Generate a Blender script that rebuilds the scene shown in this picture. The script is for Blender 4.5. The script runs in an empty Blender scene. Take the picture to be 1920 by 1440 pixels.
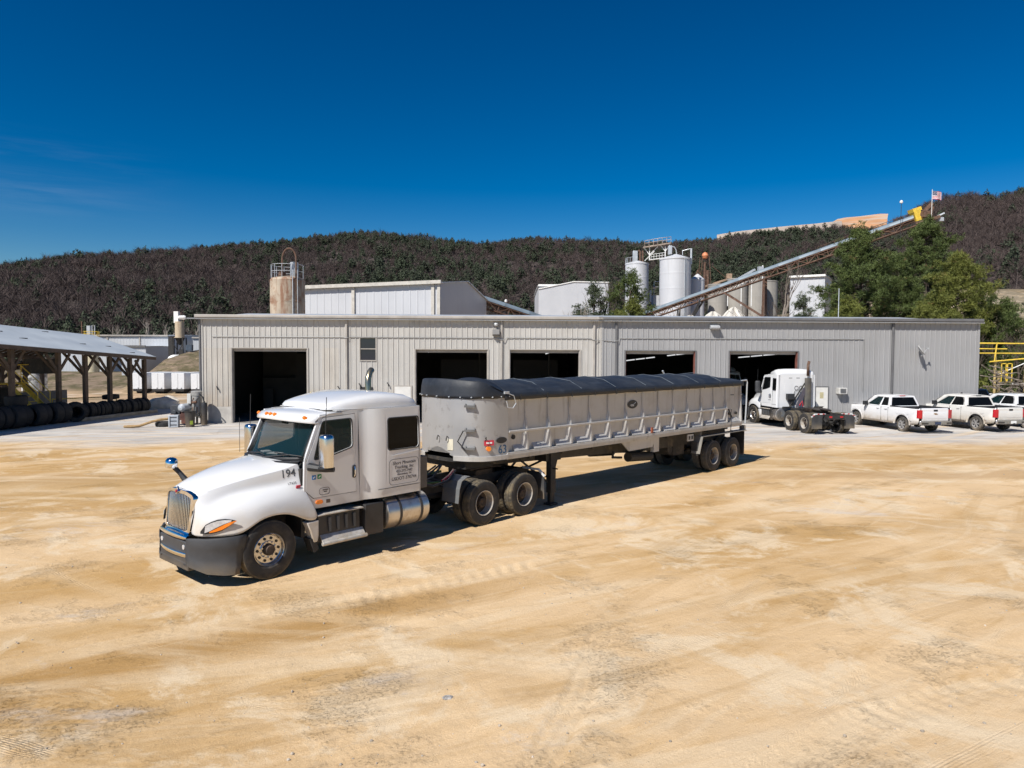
import bpy, bmesh, math, random
import numpy as np
from mathutils import Vector, Matrix, noise
R = math.radians
rng = random.Random(7)
SC = bpy.context.scene
COL = SC.collection

# ------------------------------------------------------------------ helpers
def tag(o, label=None, cat=None, group=None, kind=None):
    if label: o['label'] = label
    if cat: o['category'] = cat
    if group: o['group'] = group
    if kind: o['kind'] = kind
    return o

def thing(name, label, cat, loc=(0, 0, 0), rz=0, group=None):
    o = bpy.data.objects.new(name, None)
    o.empty_display_size = .3
    COL.objects.link(o)
    o.location = loc
    o.rotation_euler = (0, 0, rz)
    return tag(o, label, cat, group)

def copy_tree(o, parent=None):
    c = o.copy()
    COL.objects.link(c)
    c.parent = parent
    for ch in list(o.children):
        copy_tree(ch, c)
    return c

def unit(v):
    v = Vector(v)
    return v.normalized() if v.length > 1e-9 else Vector((0, 0, 1))

def frame_of(d):
    d = unit(d)
    a = Vector((0, 0, 1)) if abs(d.z) < .9 else Vector((1, 0, 0))
    u = d.cross(a).normalized()
    return u, d.cross(u).normalized()

class MB:
    def __init__(s):
        s.v = []; s.f = []; s.m = []; s.mi = 0
    def add(s, vs, fs):
        n = len(s.v)
        s.v += [tuple(p) for p in vs]
        for f in fs:
            s.f.append(tuple(i + n for i in f)); s.m.append(s.mi)
        return s
    def box(s, c, d, M=None, rz=0):
        x, y, z = d[0] / 2, d[1] / 2, d[2] / 2
        vs = [Vector((sx * x, sy * y, sz * z)) for sx in (-1, 1) for sy in (-1, 1) for sz in (-1, 1)]
        if rz: M = Matrix.Rotation(rz, 3, 'Z')
        if M is not None: vs = [M @ p for p in vs]
        vs = [p + Vector(c) for p in vs]
        return s.add(vs, [(0, 1, 3, 2), (4, 6, 7, 5), (0, 4, 5, 1), (2, 3, 7, 6), (0, 2, 6, 4), (1, 5, 7, 3)])
    def b2(s, a, b):
        return s.box([(a[i] + b[i]) / 2 for i in range(3)], [abs(b[i] - a[i]) for i in range(3)])
    def beam(s, p, q, w, h, up=(0, 0, 1)):
        p, q = Vector(p), Vector(q)
        d = (q - p); L = d.length; d.normalize()
        upv = Vector(up)
        if abs(d.dot(upv)) > .98: upv = Vector((1, 0, 0))
        y = upv.cross(d).normalized(); z = d.cross(y)
        M = Matrix((d, y, z)).transposed()
        return s.box((p + q) / 2, (L, w, h), M)
    def cyl(s, p, q, r0, r1=None, n=12, cap=True):
        r1 = r0 if r1 is None else r1
        p, q = Vector(p), Vector(q)
        u, w = frame_of(q - p)
        A = [p + (u * math.cos(2 * math.pi * i / n) + w * math.sin(2 * math.pi * i / n)) * r0 for i in range(n)]
        B = [q + (u * math.cos(2 * math.pi * i / n) + w * math.sin(2 * math.pi * i / n)) * r1 for i in range(n)]
        fs = [(i, (i + 1) % n, n + (i + 1) % n, n + i) for i in range(n)]
        if cap: fs += [tuple(range(n - 1, -1, -1)), tuple(range(n, 2 * n))]
        return s.add(A + B, fs)
    def tube(s, pts, r, n=6, cap=True):
        pts = [Vector(p) for p in pts]
        rs = r if isinstance(r, (list, tuple)) else [r] * len(pts)
        rings = []
        u = None
        for i, p in enumerate(pts):
            d = (pts[min(i + 1, len(pts) - 1)] - pts[max(i - 1, 0)])
            d = unit(d)
            if u is None: u, w = frame_of(d)
            else:
                u = (u - d * u.dot(d)); u = u.normalized() if u.length > 1e-6 else frame_of(d)[0]
                w = d.cross(u)
            rings.append([p + (u * math.cos(2 * math.pi * k / n) + w * math.sin(2 * math.pi * k / n)) * rs[i] for k in range(n)])
        return s.loft(rings, True, cap, cap)
    def loft(s, rings, closed=True, ca=False, cb=False):
        n = len(rings[0]); vs = [p for r in rings for p in r]; fs = []
        for i in range(len(rings) - 1):
            for k in range(n if closed else n - 1):
                k2 = (k + 1) % n
                fs.append((i * n + k, i * n + k2, (i + 1) * n + k2, (i + 1) * n + k))
        if ca: fs.append(tuple(range(n - 1, -1, -1)))
        if cb: fs.append(tuple(range((len(rings) - 1) * n, len(rings) * n)))
        return s.add(vs, fs)
    def prism(s, pts, vec):
        a = [Vector(p) for p in pts]; b = [p + Vector(vec) for p in a]
        return s.loft([a, b], True, True, True)
    def poly(s, pts):
        return s.add(pts, [tuple(range(len(pts)))])
    def lathe(s, prof, o=(0, 0, 0), ax=(0, 0, 1), n=24, mod=None):
        o, ax = Vector(o), unit(ax); u, w = frame_of(ax)
        rings = []
        for i in range(n):
            a = 2 * math.pi * i / n
            d = u * math.cos(a) + w * math.sin(a)
            rings.append([o + ax * t + d * (r + (mod(i, j) if mod else 0)) for j, (t, r) in enumerate(prof)])
        rings.append(rings[0])
        m = len(prof); vs = [p for r in rings[:-1] for p in r]; fs = []
        for i in range(n):
            i2 = (i + 1) % n
            for j in range(m - 1):
                fs.append((i * m + j, i2 * m + j, i2 * m + j + 1, i * m + j + 1))
        return s.add(vs, fs)
    def build(s, name, mat, parent=None, bevel=0, sub=0, smooth=None, ang=35, solid=0, seg=2, loc=None, weld=False, off=-1):
        me = bpy.data.meshes.new(name)
        me.from_pydata([tuple(p) for p in s.v], [], s.f)
        mats = mat if isinstance(mat, (list, tuple)) else [mat]
        for m in mats: me.materials.append(m)
        if len(mats) > 1: me.polygons.foreach_set('material_index', s.m)
        bm = bmesh.new(); bm.from_mesh(me)
        if weld: bmesh.ops.remove_doubles(bm, verts=bm.verts, dist=1e-4)
        bmesh.ops.recalc_face_normals(bm, faces=bm.faces)
        bm.to_mesh(me); bm.free()
        if smooth is None: smooth = bool(sub or bevel)
        if smooth:
            me.polygons.foreach_set('use_smooth', [True] * len(me.polygons))
            if not sub: me.set_sharp_from_angle(angle=R(ang))
        o = bpy.data.objects.new(name, me)
        COL.objects.link(o)
        if parent: o.parent = parent
        if loc: o.location = loc
        if sub:
            q = o.modifiers.new('sub', 'SUBSURF'); q.levels = sub; q.render_levels = sub
        if solid:
            q = o.modifiers.new('sol', 'SOLIDIFY'); q.thickness = solid; q.offset = off
        if bevel:
            q = o.modifiers.new('bev', 'BEVEL'); q.width = bevel; q.segments = seg; q.limit_method = 'ANGLE'; q.angle_limit = R(40)
        return o

def np_mesh(name, V, F, mat, parent=None, smooth=False, mi=None):
    """V (n,3) array, F (m,3 or 4) array -> object"""
    me = bpy.data.meshes.new(name)
    V = np.asarray(V, np.float32); F = np.asarray(F, np.int32); k = F.shape[1]
    me.vertices.add(len(V)); me.vertices.foreach_set('co', V.ravel())
    me.loops.add(F.size); me.loops.foreach_set('vertex_index', F.ravel())
    me.polygons.add(len(F)); me.polygons.foreach_set('loop_start', np.arange(0, F.size, k, dtype=np.int32))
    for m in (mat if isinstance(mat, (list, tuple)) else [mat]): me.materials.append(m)
    if mi is not None: me.polygons.foreach_set('material_index', np.asarray(mi, np.int32))
    me.polygons.foreach_set('use_smooth', np.full(len(F), smooth))
    me.update(calc_edges=True)
    o = bpy.data.objects.new(name, me); COL.objects.link(o)
    if parent: o.parent = parent
    return o

def fill(outer, holes=()):
    """2-D polygon with holes -> (points, triangles/quads)"""
    bm = bmesh.new(); es = []
    for loop in [outer] + list(holes):
        vs = [bm.verts.new((p[0], p[1], 0)) for p in loop]
        for i in range(len(vs)): es.append(bm.edges.new((vs[i], vs[(i + 1) % len(vs)])))
    bmesh.ops.triangle_fill(bm, use_beauty=True, use_dissolve=False, edges=es)
    bm.verts.index_update()
    P = [(v.co.x, v.co.y) for v in bm.verts]; F = [tuple(v.index for v in f.verts) for f in bm.faces]
    bm.free()
    return P, F

def rrect(x0, z0, x1, z1, r, n=5):
    out = []
    for cx, cz, a0 in ((x1 - r, z1 - r, 0), (x0 + r, z1 - r, 90), (x0 + r, z0 + r, 180), (x1 - r, z0 + r, 270)):
        for i in range(n + 1):
            a = R(a0 + 90 * i / n); out.append((cx + r * math.cos(a), cz + r * math.sin(a)))
    return out

def rpoly(pts, r, n=4):
    """round the corners of a 2-D polygon"""
    out = []; N = len(pts)
    for i in range(N):
        p = Vector(pts[i]); a = Vector(pts[i - 1]) - p; b = Vector(pts[(i + 1) % N]) - p
        rr = min(r, a.length * .45, b.length * .45)
        A = p + a.normalized() * rr; B = p + b.normalized() * rr
        for k in range(n + 1):
            t = k / n; q = A * (1 - t) ** 2 + p * 2 * t * (1 - t) + B * t * t
            out.append((q.x, q.y))
    return out

def lettering(name, txt, size, mat, parent, M, shear=0, bold=0, align='CENTER', depth=.002, sx=1):
    cu = bpy.data.curves.new(name, 'FONT'); cu.body = txt; cu.size = size; cu.align_x = align; cu.align_y = 'CENTER'
    cu.shear = shear; cu.offset = bold; cu.extrude = depth; cu.resolution_u = 3
    t = bpy.data.objects.new(name, cu); COL.objects.link(t)
    bpy.context.view_layer.update()
    me = bpy.data.meshes.new_from_object(t.evaluated_get(bpy.context.evaluated_depsgraph_get()))
    bpy.data.objects.remove(t)
    if sx != 1: me.transform(Matrix.Diagonal((sx, 1, 1, 1)))
    me.transform(M); me.name = name
    me.materials.clear(); me.materials.append(mat)
    o = bpy.data.objects.new(name, me); COL.objects.link(o); o.parent = parent
    return o

def side_matrix(x, y, z, flip=1):
    """text lying on a plane facing +y (flip=1) reading towards -x, or facing -y"""
    X = Vector((-flip, 0, 0)); Y = Vector((0, 0, 1)); Z = X.cross(Y)
    M = Matrix((X, Y, Z)).transposed().to_4x4(); M.translation = (x, y, z)
    return M

# ------------------------------------------------------------------ materials
MATS = {}
class NT:
    def __init__(s, m): s.t = m.node_tree; s.n = s.t.nodes; s.l = s.t.links
    def new(s, typ, **kw):
        n = s.n.new(typ)
        for k, v in kw.items(): setattr(n, k, v)
        return n
    def link(s, a, b): s.l.new(a, b)
    def val(s, sock, v):
        if hasattr(v, 'is_output') or isinstance(v, bpy.types.NodeSocket): s.l.new(v, sock)
        else: sock.default_value = v
    def math(s, op, a, b=0.0, c=0.0, clamp=False):
        n = s.new('ShaderNodeMath', operation=op); n.use_clamp = clamp
        s.val(n.inputs[0], a); s.val(n.inputs[1], b); s.val(n.inputs[2], c)
        return n.outputs[0]
    def noise(s, vec, scale, detail=4, rough=.55, dist=0):
        n = s.new('ShaderNodeTexNoise'); s.l.new(vec, n.inputs['Vector'])
        n.inputs['Scale'].default_value = scale; n.inputs['Detail'].default_value = detail
        n.inputs['Roughness'].default_value = rough; n.inputs['Distortion'].default_value = dist
        return n.outputs[0]
    def ramp(s, fac, a, b, ca=0.0, cb=1.0):
        n = s.new('ShaderNodeMapRange'); n.clamp = True; n.interpolation_type = 'SMOOTHSTEP'
        s.val(n.inputs[0], fac); n.inputs[1].default_value = a; n.inputs[2].default_value = b
        n.inputs[3].default_value = ca; n.inputs[4].default_value = cb
        return n.outputs[0]
    def mix(s, fac, a, b, mode='MIX'):
        n = s.new('ShaderNodeMix', data_type='RGBA', blend_type=mode)
        s.val(n.inputs[0], fac)
        s.val(n.inputs[6], a if not isinstance(a, tuple) else (*a[:3], 1)); s.val(n.inputs[7], b if not isinstance(b, tuple) else (*b[:3], 1))
        return n.outputs[2]
    def mapping(s, vec, sc=(1, 1, 1), rot=(0, 0, 0), loc=(0, 0, 0)):
        n = s.new('ShaderNodeMapping'); s.l.new(vec, n.inputs[0])
        n.inputs['Location'].default_value = loc; n.inputs['Rotation'].default_value = rot; n.inputs['Scale'].default_value = sc
        return n.outputs[0]

def newmat(name):
    m = bpy.data.materials.new(name); m.use_nodes = True
    t = NT(m); b = t.n['Principled BSDF']
    co = t.new('ShaderNodeTexCoord')
    return m, t, b, co.outputs['Object']

def PM(name, col, rough=.5, metal=0, var=.12, scale=3, bump=0, bscale=40, dirt=None, dscale=2, dlo=.5, dhi=.75, damt=.8,
       dust=None, dz=(0, 1), coat=0, panel=0, streak=None, spec=.5, trans=0, stz=(6, 6, .5), slo=.52, shi=.72):
    """generic weathered surface: tone variation, patches of dirt, dust on low parts, vertical streaks, fine bump"""
    if name in MATS: return MATS[name]
    m, t, b, oc = newmat(name)
    c = tuple(col)
    n1 = t.noise(oc, scale, 5)
    f = t.ramp(n1, .3, .7)
    base = t.mix(f, tuple(x * (1 - var) for x in c), tuple(min(1, x * (1 + var)) for x in c))
    if streak:
        ns = t.noise(t.mapping(oc, stz), 1.0, 5, .6)
        base = t.mix(t.math('MULTIPLY', t.ramp(ns, slo, shi), .8), base, tuple(streak))
    if panel:      # separate sheets differ a little in tone
        sx_ = t.new('ShaderNodeSeparateXYZ'); t.link(oc, sx_.inputs[0])
        wnz = t.new('ShaderNodeTexWhiteNoise', noise_dimensions='1D'); t.link(t.math('FLOOR', t.math('DIVIDE', t.math('ADD', sx_.outputs[0], .06), .9144)), wnz.inputs['W'])
        base = t.mix(t.math('MULTIPLY', wnz.outputs['Value'], panel), base, tuple(x * .72 for x in c))
    if dirt:
        nd = t.noise(oc, dscale, 7, .65)
        base = t.mix(t.math('MULTIPLY', t.ramp(nd, dlo, dhi), damt), base, tuple(dirt))
    if dust:
        sp = t.new('ShaderNodeSeparateXYZ'); t.link(oc, sp.inputs[0])
        g = t.ramp(sp.outputs[2], dz[0], dz[1], 1, 0)
        nn = t.noise(oc, 4, 6, .6)
        g = t.math('MULTIPLY', g, t.ramp(nn, .25, .7, .35, 1))
        base = t.mix(g, base, tuple(dust))
        rr = t.math('ADD', rough, t.math('MULTIPLY', g, .5), clamp=True)
        t.link(rr, b.inputs['Roughness'])
    else:
        t.val(b.inputs['Roughness'], t.ramp(n1, .2, .8, max(.02, rough * .8), min(1, rough * 1.2)))
    t.link(base, b.inputs['Base Color'])
    b.inputs['Metallic'].default_value = metal
    b.inputs['Coat Weight'].default_value = coat
    b.inputs['Coat Roughness'].default_value = .06
    b.inputs['Specular IOR Level'].default_value = spec
    if bump:
        bn = t.new('ShaderNodeBump'); bn.inputs['Strength'].default_value = bump; bn.inputs['Distance'].default_value = .02
        t.link(t.noise(oc, bscale, 4), bn.inputs['Height']); t.link(bn.outputs[0], b.inputs['Normal'])
    MATS[name] = m
    return m

def glass_mat(name, tint=(.02, .03, .03), alpha=.75, rough=.03, spec=.5):
    """vehicle or window glass: a dark tinted pane, partly see-through, that mirrors the sky"""
    if name in MATS: return MATS[name]
    m, t, b, oc = newmat(name)
    b.inputs['Base Color'].default_value = (*tint, 1); b.inputs['Roughness'].default_value = rough
    b.inputs['Alpha'].default_value = alpha; b.inputs['Specular IOR Level'].default_value = spec
    MATS[name] = m
    return m

DUST = (.42, .30, .17)
M_WHITE = PM('white_paint', (.63, .635, .645), .22, coat=.5, var=.03, scale=.8, dust=(.50, .42, .31), dz=(.75, 1.5))
M_WHITE_R = PM('white_paint_plain', (.66, .67, .685), .3, coat=.3, var=.03, scale=.8, dust=(.48, .40, .30), dz=(.35, .95))
M_BLACK = PM('black_plastic', (.022, .023, .026), .5, var=.3, dust=(.16, .12, .08), dz=(-.3, 1.2), bump=.15, bscale=90)
M_GREYPL = PM('grey_bumper_plastic', (.045, .047, .052), .55, var=.15, dust=(.20, .15, .09), dz=(.05, .55), bump=.1, bscale=120)
M_RUBBER = PM('tyre_rubber', (.022, .021, .021), .75, var=.25, scale=8, dirt=(.13, .10, .07), dscale=5, dlo=.45, dhi=.8, damt=.55, bump=.2, bscale=60)
M_RUBBER_MUD = PM('muddy_tread_rubber', (.06, .052, .042), .9, var=.3, scale=9, dirt=(.24, .185, .10), dscale=4, dlo=.38, dhi=.75, damt=.65, bump=.4, bscale=50)
M_RUBBER_OLD = PM('old_tyre_rubber', (.018, .018, .019), .8, var=.4, scale=4, dirt=(.07, .065, .06), dscale=3, dlo=.5, dhi=.8, damt=.6, bump=.2)
M_ALU = PM('polished_aluminium', (.62, .60, .57), .28, 1, var=.08, scale=6, dirt=(.36, .28, .18), dscale=6, dlo=.5, dhi=.8, damt=.6)
M_RIM = PM('pale_steel_rim', (.50, .47, .43), .5, .3, var=.12, scale=6, dirt=(.34, .25, .14), dscale=7, dlo=.42, dhi=.7, damt=.7)
M_HUB = PM('rusty_hub', (.06, .045, .035), .75, .2, var=.35, scale=12, dirt=(.16, .09, .05), dscale=9, damt=.7)
M_CHROME = PM('chrome', (.80, .81, .84), .06, 1, var=.03)
M_CHASSIS = PM('chassis_steel', (.028, .027, .027), .7, .2, var=.35, scale=5, dirt=(.12, .09, .06), dscale=4, damt=.6, bump=.15)
M_GLASS = glass_mat('windscreen_glass', (.008, .030, .034), .55, .02, .35)
M_GLASS_D = glass_mat('dark_window_glass', (.004, .005, .006), .97, .03, .14)
M_AMBER = PM('amber_lens', (.85, .22, .015), .2, var=.1, coat=.6)
M_RED = PM('red_lens', (.42, .012, .02), .22, var=.15, coat=.5)
M_LAMP = PM('clear_lamp', (.62, .65, .70), .10, .25, var=.15, scale=16, coat=1)
M_INT = PM('grey_cab_interior', (.055, .06, .06), .7, var=.2)
M_SEAT = PM('cab_seat_cloth', (.035, .036, .04), .9, var=.2)
M_PAPER = PM('paper', (.75, .75, .73), .8, var=.05)
M_INK = PM('black_ink', (.02, .02, .022), .5, var=.05)
M_INKBLUE = PM('blue_paint_digits', (.03, .10, .20), .5, var=.1)
M_GALV = PM('galvanised_sheet', (.50, .53, .56), .45, .35, var=.06, scale=1.2, dirt=(.36, .34, .31), dscale=.8, damt=.5)
M_RUST = PM('rusty_steel', (.12, .066, .044), .85, .1, var=.35, scale=3, dirt=(.26, .20, .16), dscale=2.5, damt=.7, bump=.2)
M_YELLOW = PM('yellow_paint', (.72, .50, .06), .5, var=.12, dirt=(.28, .20, .08), dscale=4, damt=.5)
M_CONC = PM('concrete', (.42, .40, .37), .85, var=.14, scale=2, bump=.15, streak=(.30, .28, .26))
M_WOOD = PM('weathered_timber', (.105, .075, .055), .9, var=.3, scale=2, bump=.3, streak=(.06, .045, .035), stz=(1, 9, 9))
M_BARK = PM('bark', (.085, .066, .05), .95, var=.35, scale=6, bump=.4)
M_BARK_PALE = PM('pale_bark', (.23, .195, .165), .95, var=.25, scale=6)

# ------------------------------------------------------------------ camera, sun, sky
cam = bpy.data.cameras.new('camera'); co = bpy.data.objects.new('camera', cam); COL.objects.link(co)
cam.sensor_width = 36; cam.sensor_fit = 'HORIZONTAL'; cam.lens = 36 * 1333 / 1920
cam.clip_start = .1; cam.clip_end = 6000
PITCH = math.atan(58 / 1333); ROLL = .0045
fw = Vector((0, math.cos(PITCH), -math.sin(PITCH))); rt = Vector((1, 0, 0)); up = rt.cross(fw)
r2 = rt * math.cos(ROLL) + up * math.sin(ROLL); u2 = up * math.cos(ROLL) - rt * math.sin(ROLL)
co.matrix_world = Matrix.Translation((0, 0, 4.1)) @ Matrix((r2, u2, -fw)).transposed().to_4x4()
SC.camera = co

SUN_EL, SUN_AZ = 48.0, 38.0            # azimuth: how far left of straight behind the camera the sun stands
sv = Vector((-math.sin(R(SUN_AZ)) * math.cos(R(SUN_EL)), -math.cos(R(SUN_AZ)) * math.cos(R(SUN_EL)), math.sin(R(SUN_EL))))
sl = bpy.data.lights.new('sun', 'SUN'); sl.energy = 4.6; sl.angle = R(.53); sl.color = (1, .955, .88)
so = bpy.data.objects.new('sun', sl); COL.objects.link(so)
so.rotation_euler = (-sv).to_track_quat('-Z', 'Y').to_euler(); so.location = (-20, -30, 40)

W = bpy.data.worlds.new('World'); SC.world = W; W.use_nodes = True
wt = NT(W); bg = wt.n['Background']
sky = wt.new('ShaderNodeTexSky', sky_type='NISHITA'); sky.sun_disc = False
sky.sun_elevation = R(SUN_EL)
sky.sun_rotation = math.atan2(sv.x, sv.y)
sky.altitude = 300; sky.air_density = 1.0; sky.dust_density = .5; sky.ozone_density = 3.0
hs = wt.new('ShaderNodeHueSaturation'); hs.inputs['Saturation'].default_value = 1.35; hs.inputs['Value'].default_value = .60
gm = wt.new('ShaderNodeGamma'); gm.inputs[1].default_value = 1.4
wt.link(sky.outputs[0], gm.inputs[0]); wt.link(gm.outputs[0], hs.inputs['Color']); wc = wt.new('ShaderNodeTexCoord'); wd = wc.outputs['Generated']; ws = wt.new('ShaderNodeSeparateXYZ'); wt.link(wd, ws.inputs[0])
wn_ = wt.noise(wt.mapping(wd, (3, 3, 34), (0, R(-6), 0)), 1.6, 6, .6, .4)
wm = wt.math('MULTIPLY', wt.ramp(wn_, .38, .75), wt.math('MULTIPLY', wt.ramp(ws.outputs[0], -.38, -.56), wt.math('MULTIPLY', wt.ramp(ws.outputs[2], .14, .18), wt.ramp(ws.outputs[2], .26, .20))))
wt.link(wt.mix(wt.math('MULTIPLY', wm, .07), hs.outputs[0], (9.0, 10.0, 12.0)), bg.inputs[0])
bg.inputs[1].default_value = .05
SC.view_settings.view_transform = 'Standard'; SC.view_settings.look = 'None'
SC.view_settings.exposure = .45; SC.view_settings.gamma = 1
# ------------------------------------------------------------------ ground
def sm(a, b, x):
    t = min(1, max(0, (x - a) / (b - a))); return t * t * (3 - 2 * t)

def land(x, y):
    """large shape of the terrain"""
    z = 0.0
    lf = sm(-17, -26, x)
    z += lf * (-4.3 * sm(49, 118, y) + 5.6 * sm(138, 156, y) * sm(-82, -74, x) + 3.4 * sm(140, 170, y))
    if x > 34 and y > 60:
        z += 12.5 * sm(46, 78, x) * sm(70, 125, y)
    z += 3 * sm(-10, 15, x) * sm(62, 90, y)
    return z

TRACKS = [  # ground polylines pressed by tyres: points, width, grooves, depth
    ([(1.42, 10.6), (1.15, 9.6), (.85, 8.5), (.45, 7.3), (.0, 6.0), (-.5, 4.8)], .42, 3, .03),
    ([(-7.5, 8.6), (-4.6, 10.2), (-2.0, 12.0), (.4, 13.6)], .5, 3, .03),
    ([(-8.2, 9.3), (-5.4, 11.0), (-2.6, 12.9)], .45, 3, .03),
    ([(2.2, 6.6), (3.6, 7.6), (5.6, 8.6), (8.4, 9.4)], .5, 4, .035),
    ([(3.6, 8.5), (5.2, 9.3), (7.4, 9.9)], .45, 3, .03),
    ([(-1.8, 15.0), (1.5, 18.4), (5.5, 22.2), (9.6, 26.0)], .9, 4, .02),
    ([(-3.9, 12.0), (-1.6, 14.5), (1.2, 17.3), (6.0, 21.9), (12.0, 27.0)], .5, 3, .03),
    ([(-9.5, 13.4), (-6.4, 11.8), (-3.6, 10.9), (-.8, 10.6)], .45, 4, .03),
    ([(5.2, 10.8), (7.5, 12.8), (9.0, 15.5), (14., 20.)], .6, 4, .03),
    ([(-16, 20.5), (-9.5, 21.0), (-3, 21.8)], .9, 2, .03),
    ([(-14, 16.0), (-9., 17.0), (-4, 18.5)], .7, 3, .03),
]
def track_at(x, y):
    h = 0.0; m = 0.0
    for pts, w, ng, dep in TRACKS:
        if not (min(p[0] for p in pts) - 1 < x < max(p[0] for p in pts) + 1 and min(p[1] for p in pts) - 1 < y < max(p[1] for p in pts) + 1): continue
        for (ax, ay), (bx, by) in zip(pts[:-1], pts[1:]):
            dx, dy = bx - ax, by - ay; L2 = dx * dx + dy * dy
            t = ((x - ax) * dx + (y - ay) * dy) / L2
            if -.02 <= t <= 1.02:
                L = math.sqrt(L2)
                d = ((x - ax) * dy - (y - ay) * dx) / L
                d += .07 * noise.noise((x * .8, y * .8, 3))
                if abs(d) < w / 2:
                    e = 1 - (2 * abs(d) / w) ** 6
                    k = noise.noise((x * .6, y * .6, w * 9)) * .5 + .65
                    g = math.cos(2 * math.pi * d / w * ng)
                    h = -dep * e * k * (.45 + .55 * g); m = max(m, e * min(1, max(0, k)))
                elif abs(d) < w / 2 + .12:
                    h += dep * .4 * (1 - (abs(d) - w / 2) / .12)
                break
    return h, m

def micro(x, y):
    d_axis = abs((x + 5.2) * .7 - (y - 13.45) * .714)
    on = -8 < (x + 5.2) * .714 + (y - 13.45) * .7 < 22
    k = 1 - .8 * sm(3.2, 1.6, d_axis) if on else 1
    k *= 1 - .85 * sm(26, 36, y)
    if abs(x) > 40 or y > 60: return 0, 0
    a = R(33); u = x * math.cos(a) + y * math.sin(a); v = -x * math.sin(a) + y * math.cos(a)
    h = .05 * noise.noise((x * .3, y * .3, 1)) + .018 * noise.noise((u * .35, v * 1.9, 2)) + .012 * noise.noise((x * 1.1, y * 1.4, 8))
    rough = sm(-.05, .35, noise.noise((u * .16, v * .45, 5)))
    h += rough * (.02 * noise.noise((u * 1.3, v * 5.5, 4)) + .035 * max(0, noise.noise((u * 1.6, v * 4.2, 6)) - .2) + .02 * max(0, noise.noise((x * 7, y * 7, 7)) - .15))
    t, m = track_at(x, y)
    return (h + t) * k, m

xs = [0.0]; d = .05
while xs[-1] < 2600:
    if xs[-1] > 5: d *= 1.035
    xs.append(xs[-1] + d)
xs = np.array([-q for q in xs[:0:-1]] + xs)
ys = [4.0]
while ys[-1] < 2600: ys.append(ys[-1] + max(.055, .0125 * ys[-1]) * (1 if ys[-1] < 50 else 1.6))
ys = np.array([-900, -400, -150, -60, -25, -10, -4, -1, 1, 2.2, 3.2] + ys)
nx, ny = len(xs), len(ys)
V = np.zeros((ny, nx, 3), np.float32); MK = np.zeros((ny, nx), np.float32)
V[:, :, 0] = xs[None, :]; V[:, :, 1] = ys[:, None]
for j, y in enumerate(ys):
    for i, x in enumerate(xs):
        z = land(x, y)
        if abs(x) < 40 and y < 60:
            m, k = micro(x, y); z += m; MK[j, i] = k
        V[j, i, 2] = z
idx = np.arange(nx * ny).reshape(ny, nx)
F = np.stack([idx[:-1, :-1], idx[:-1, 1:], idx[1:, 1:], idx[1:, :-1]], -1).reshape(-1, 4)

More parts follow.
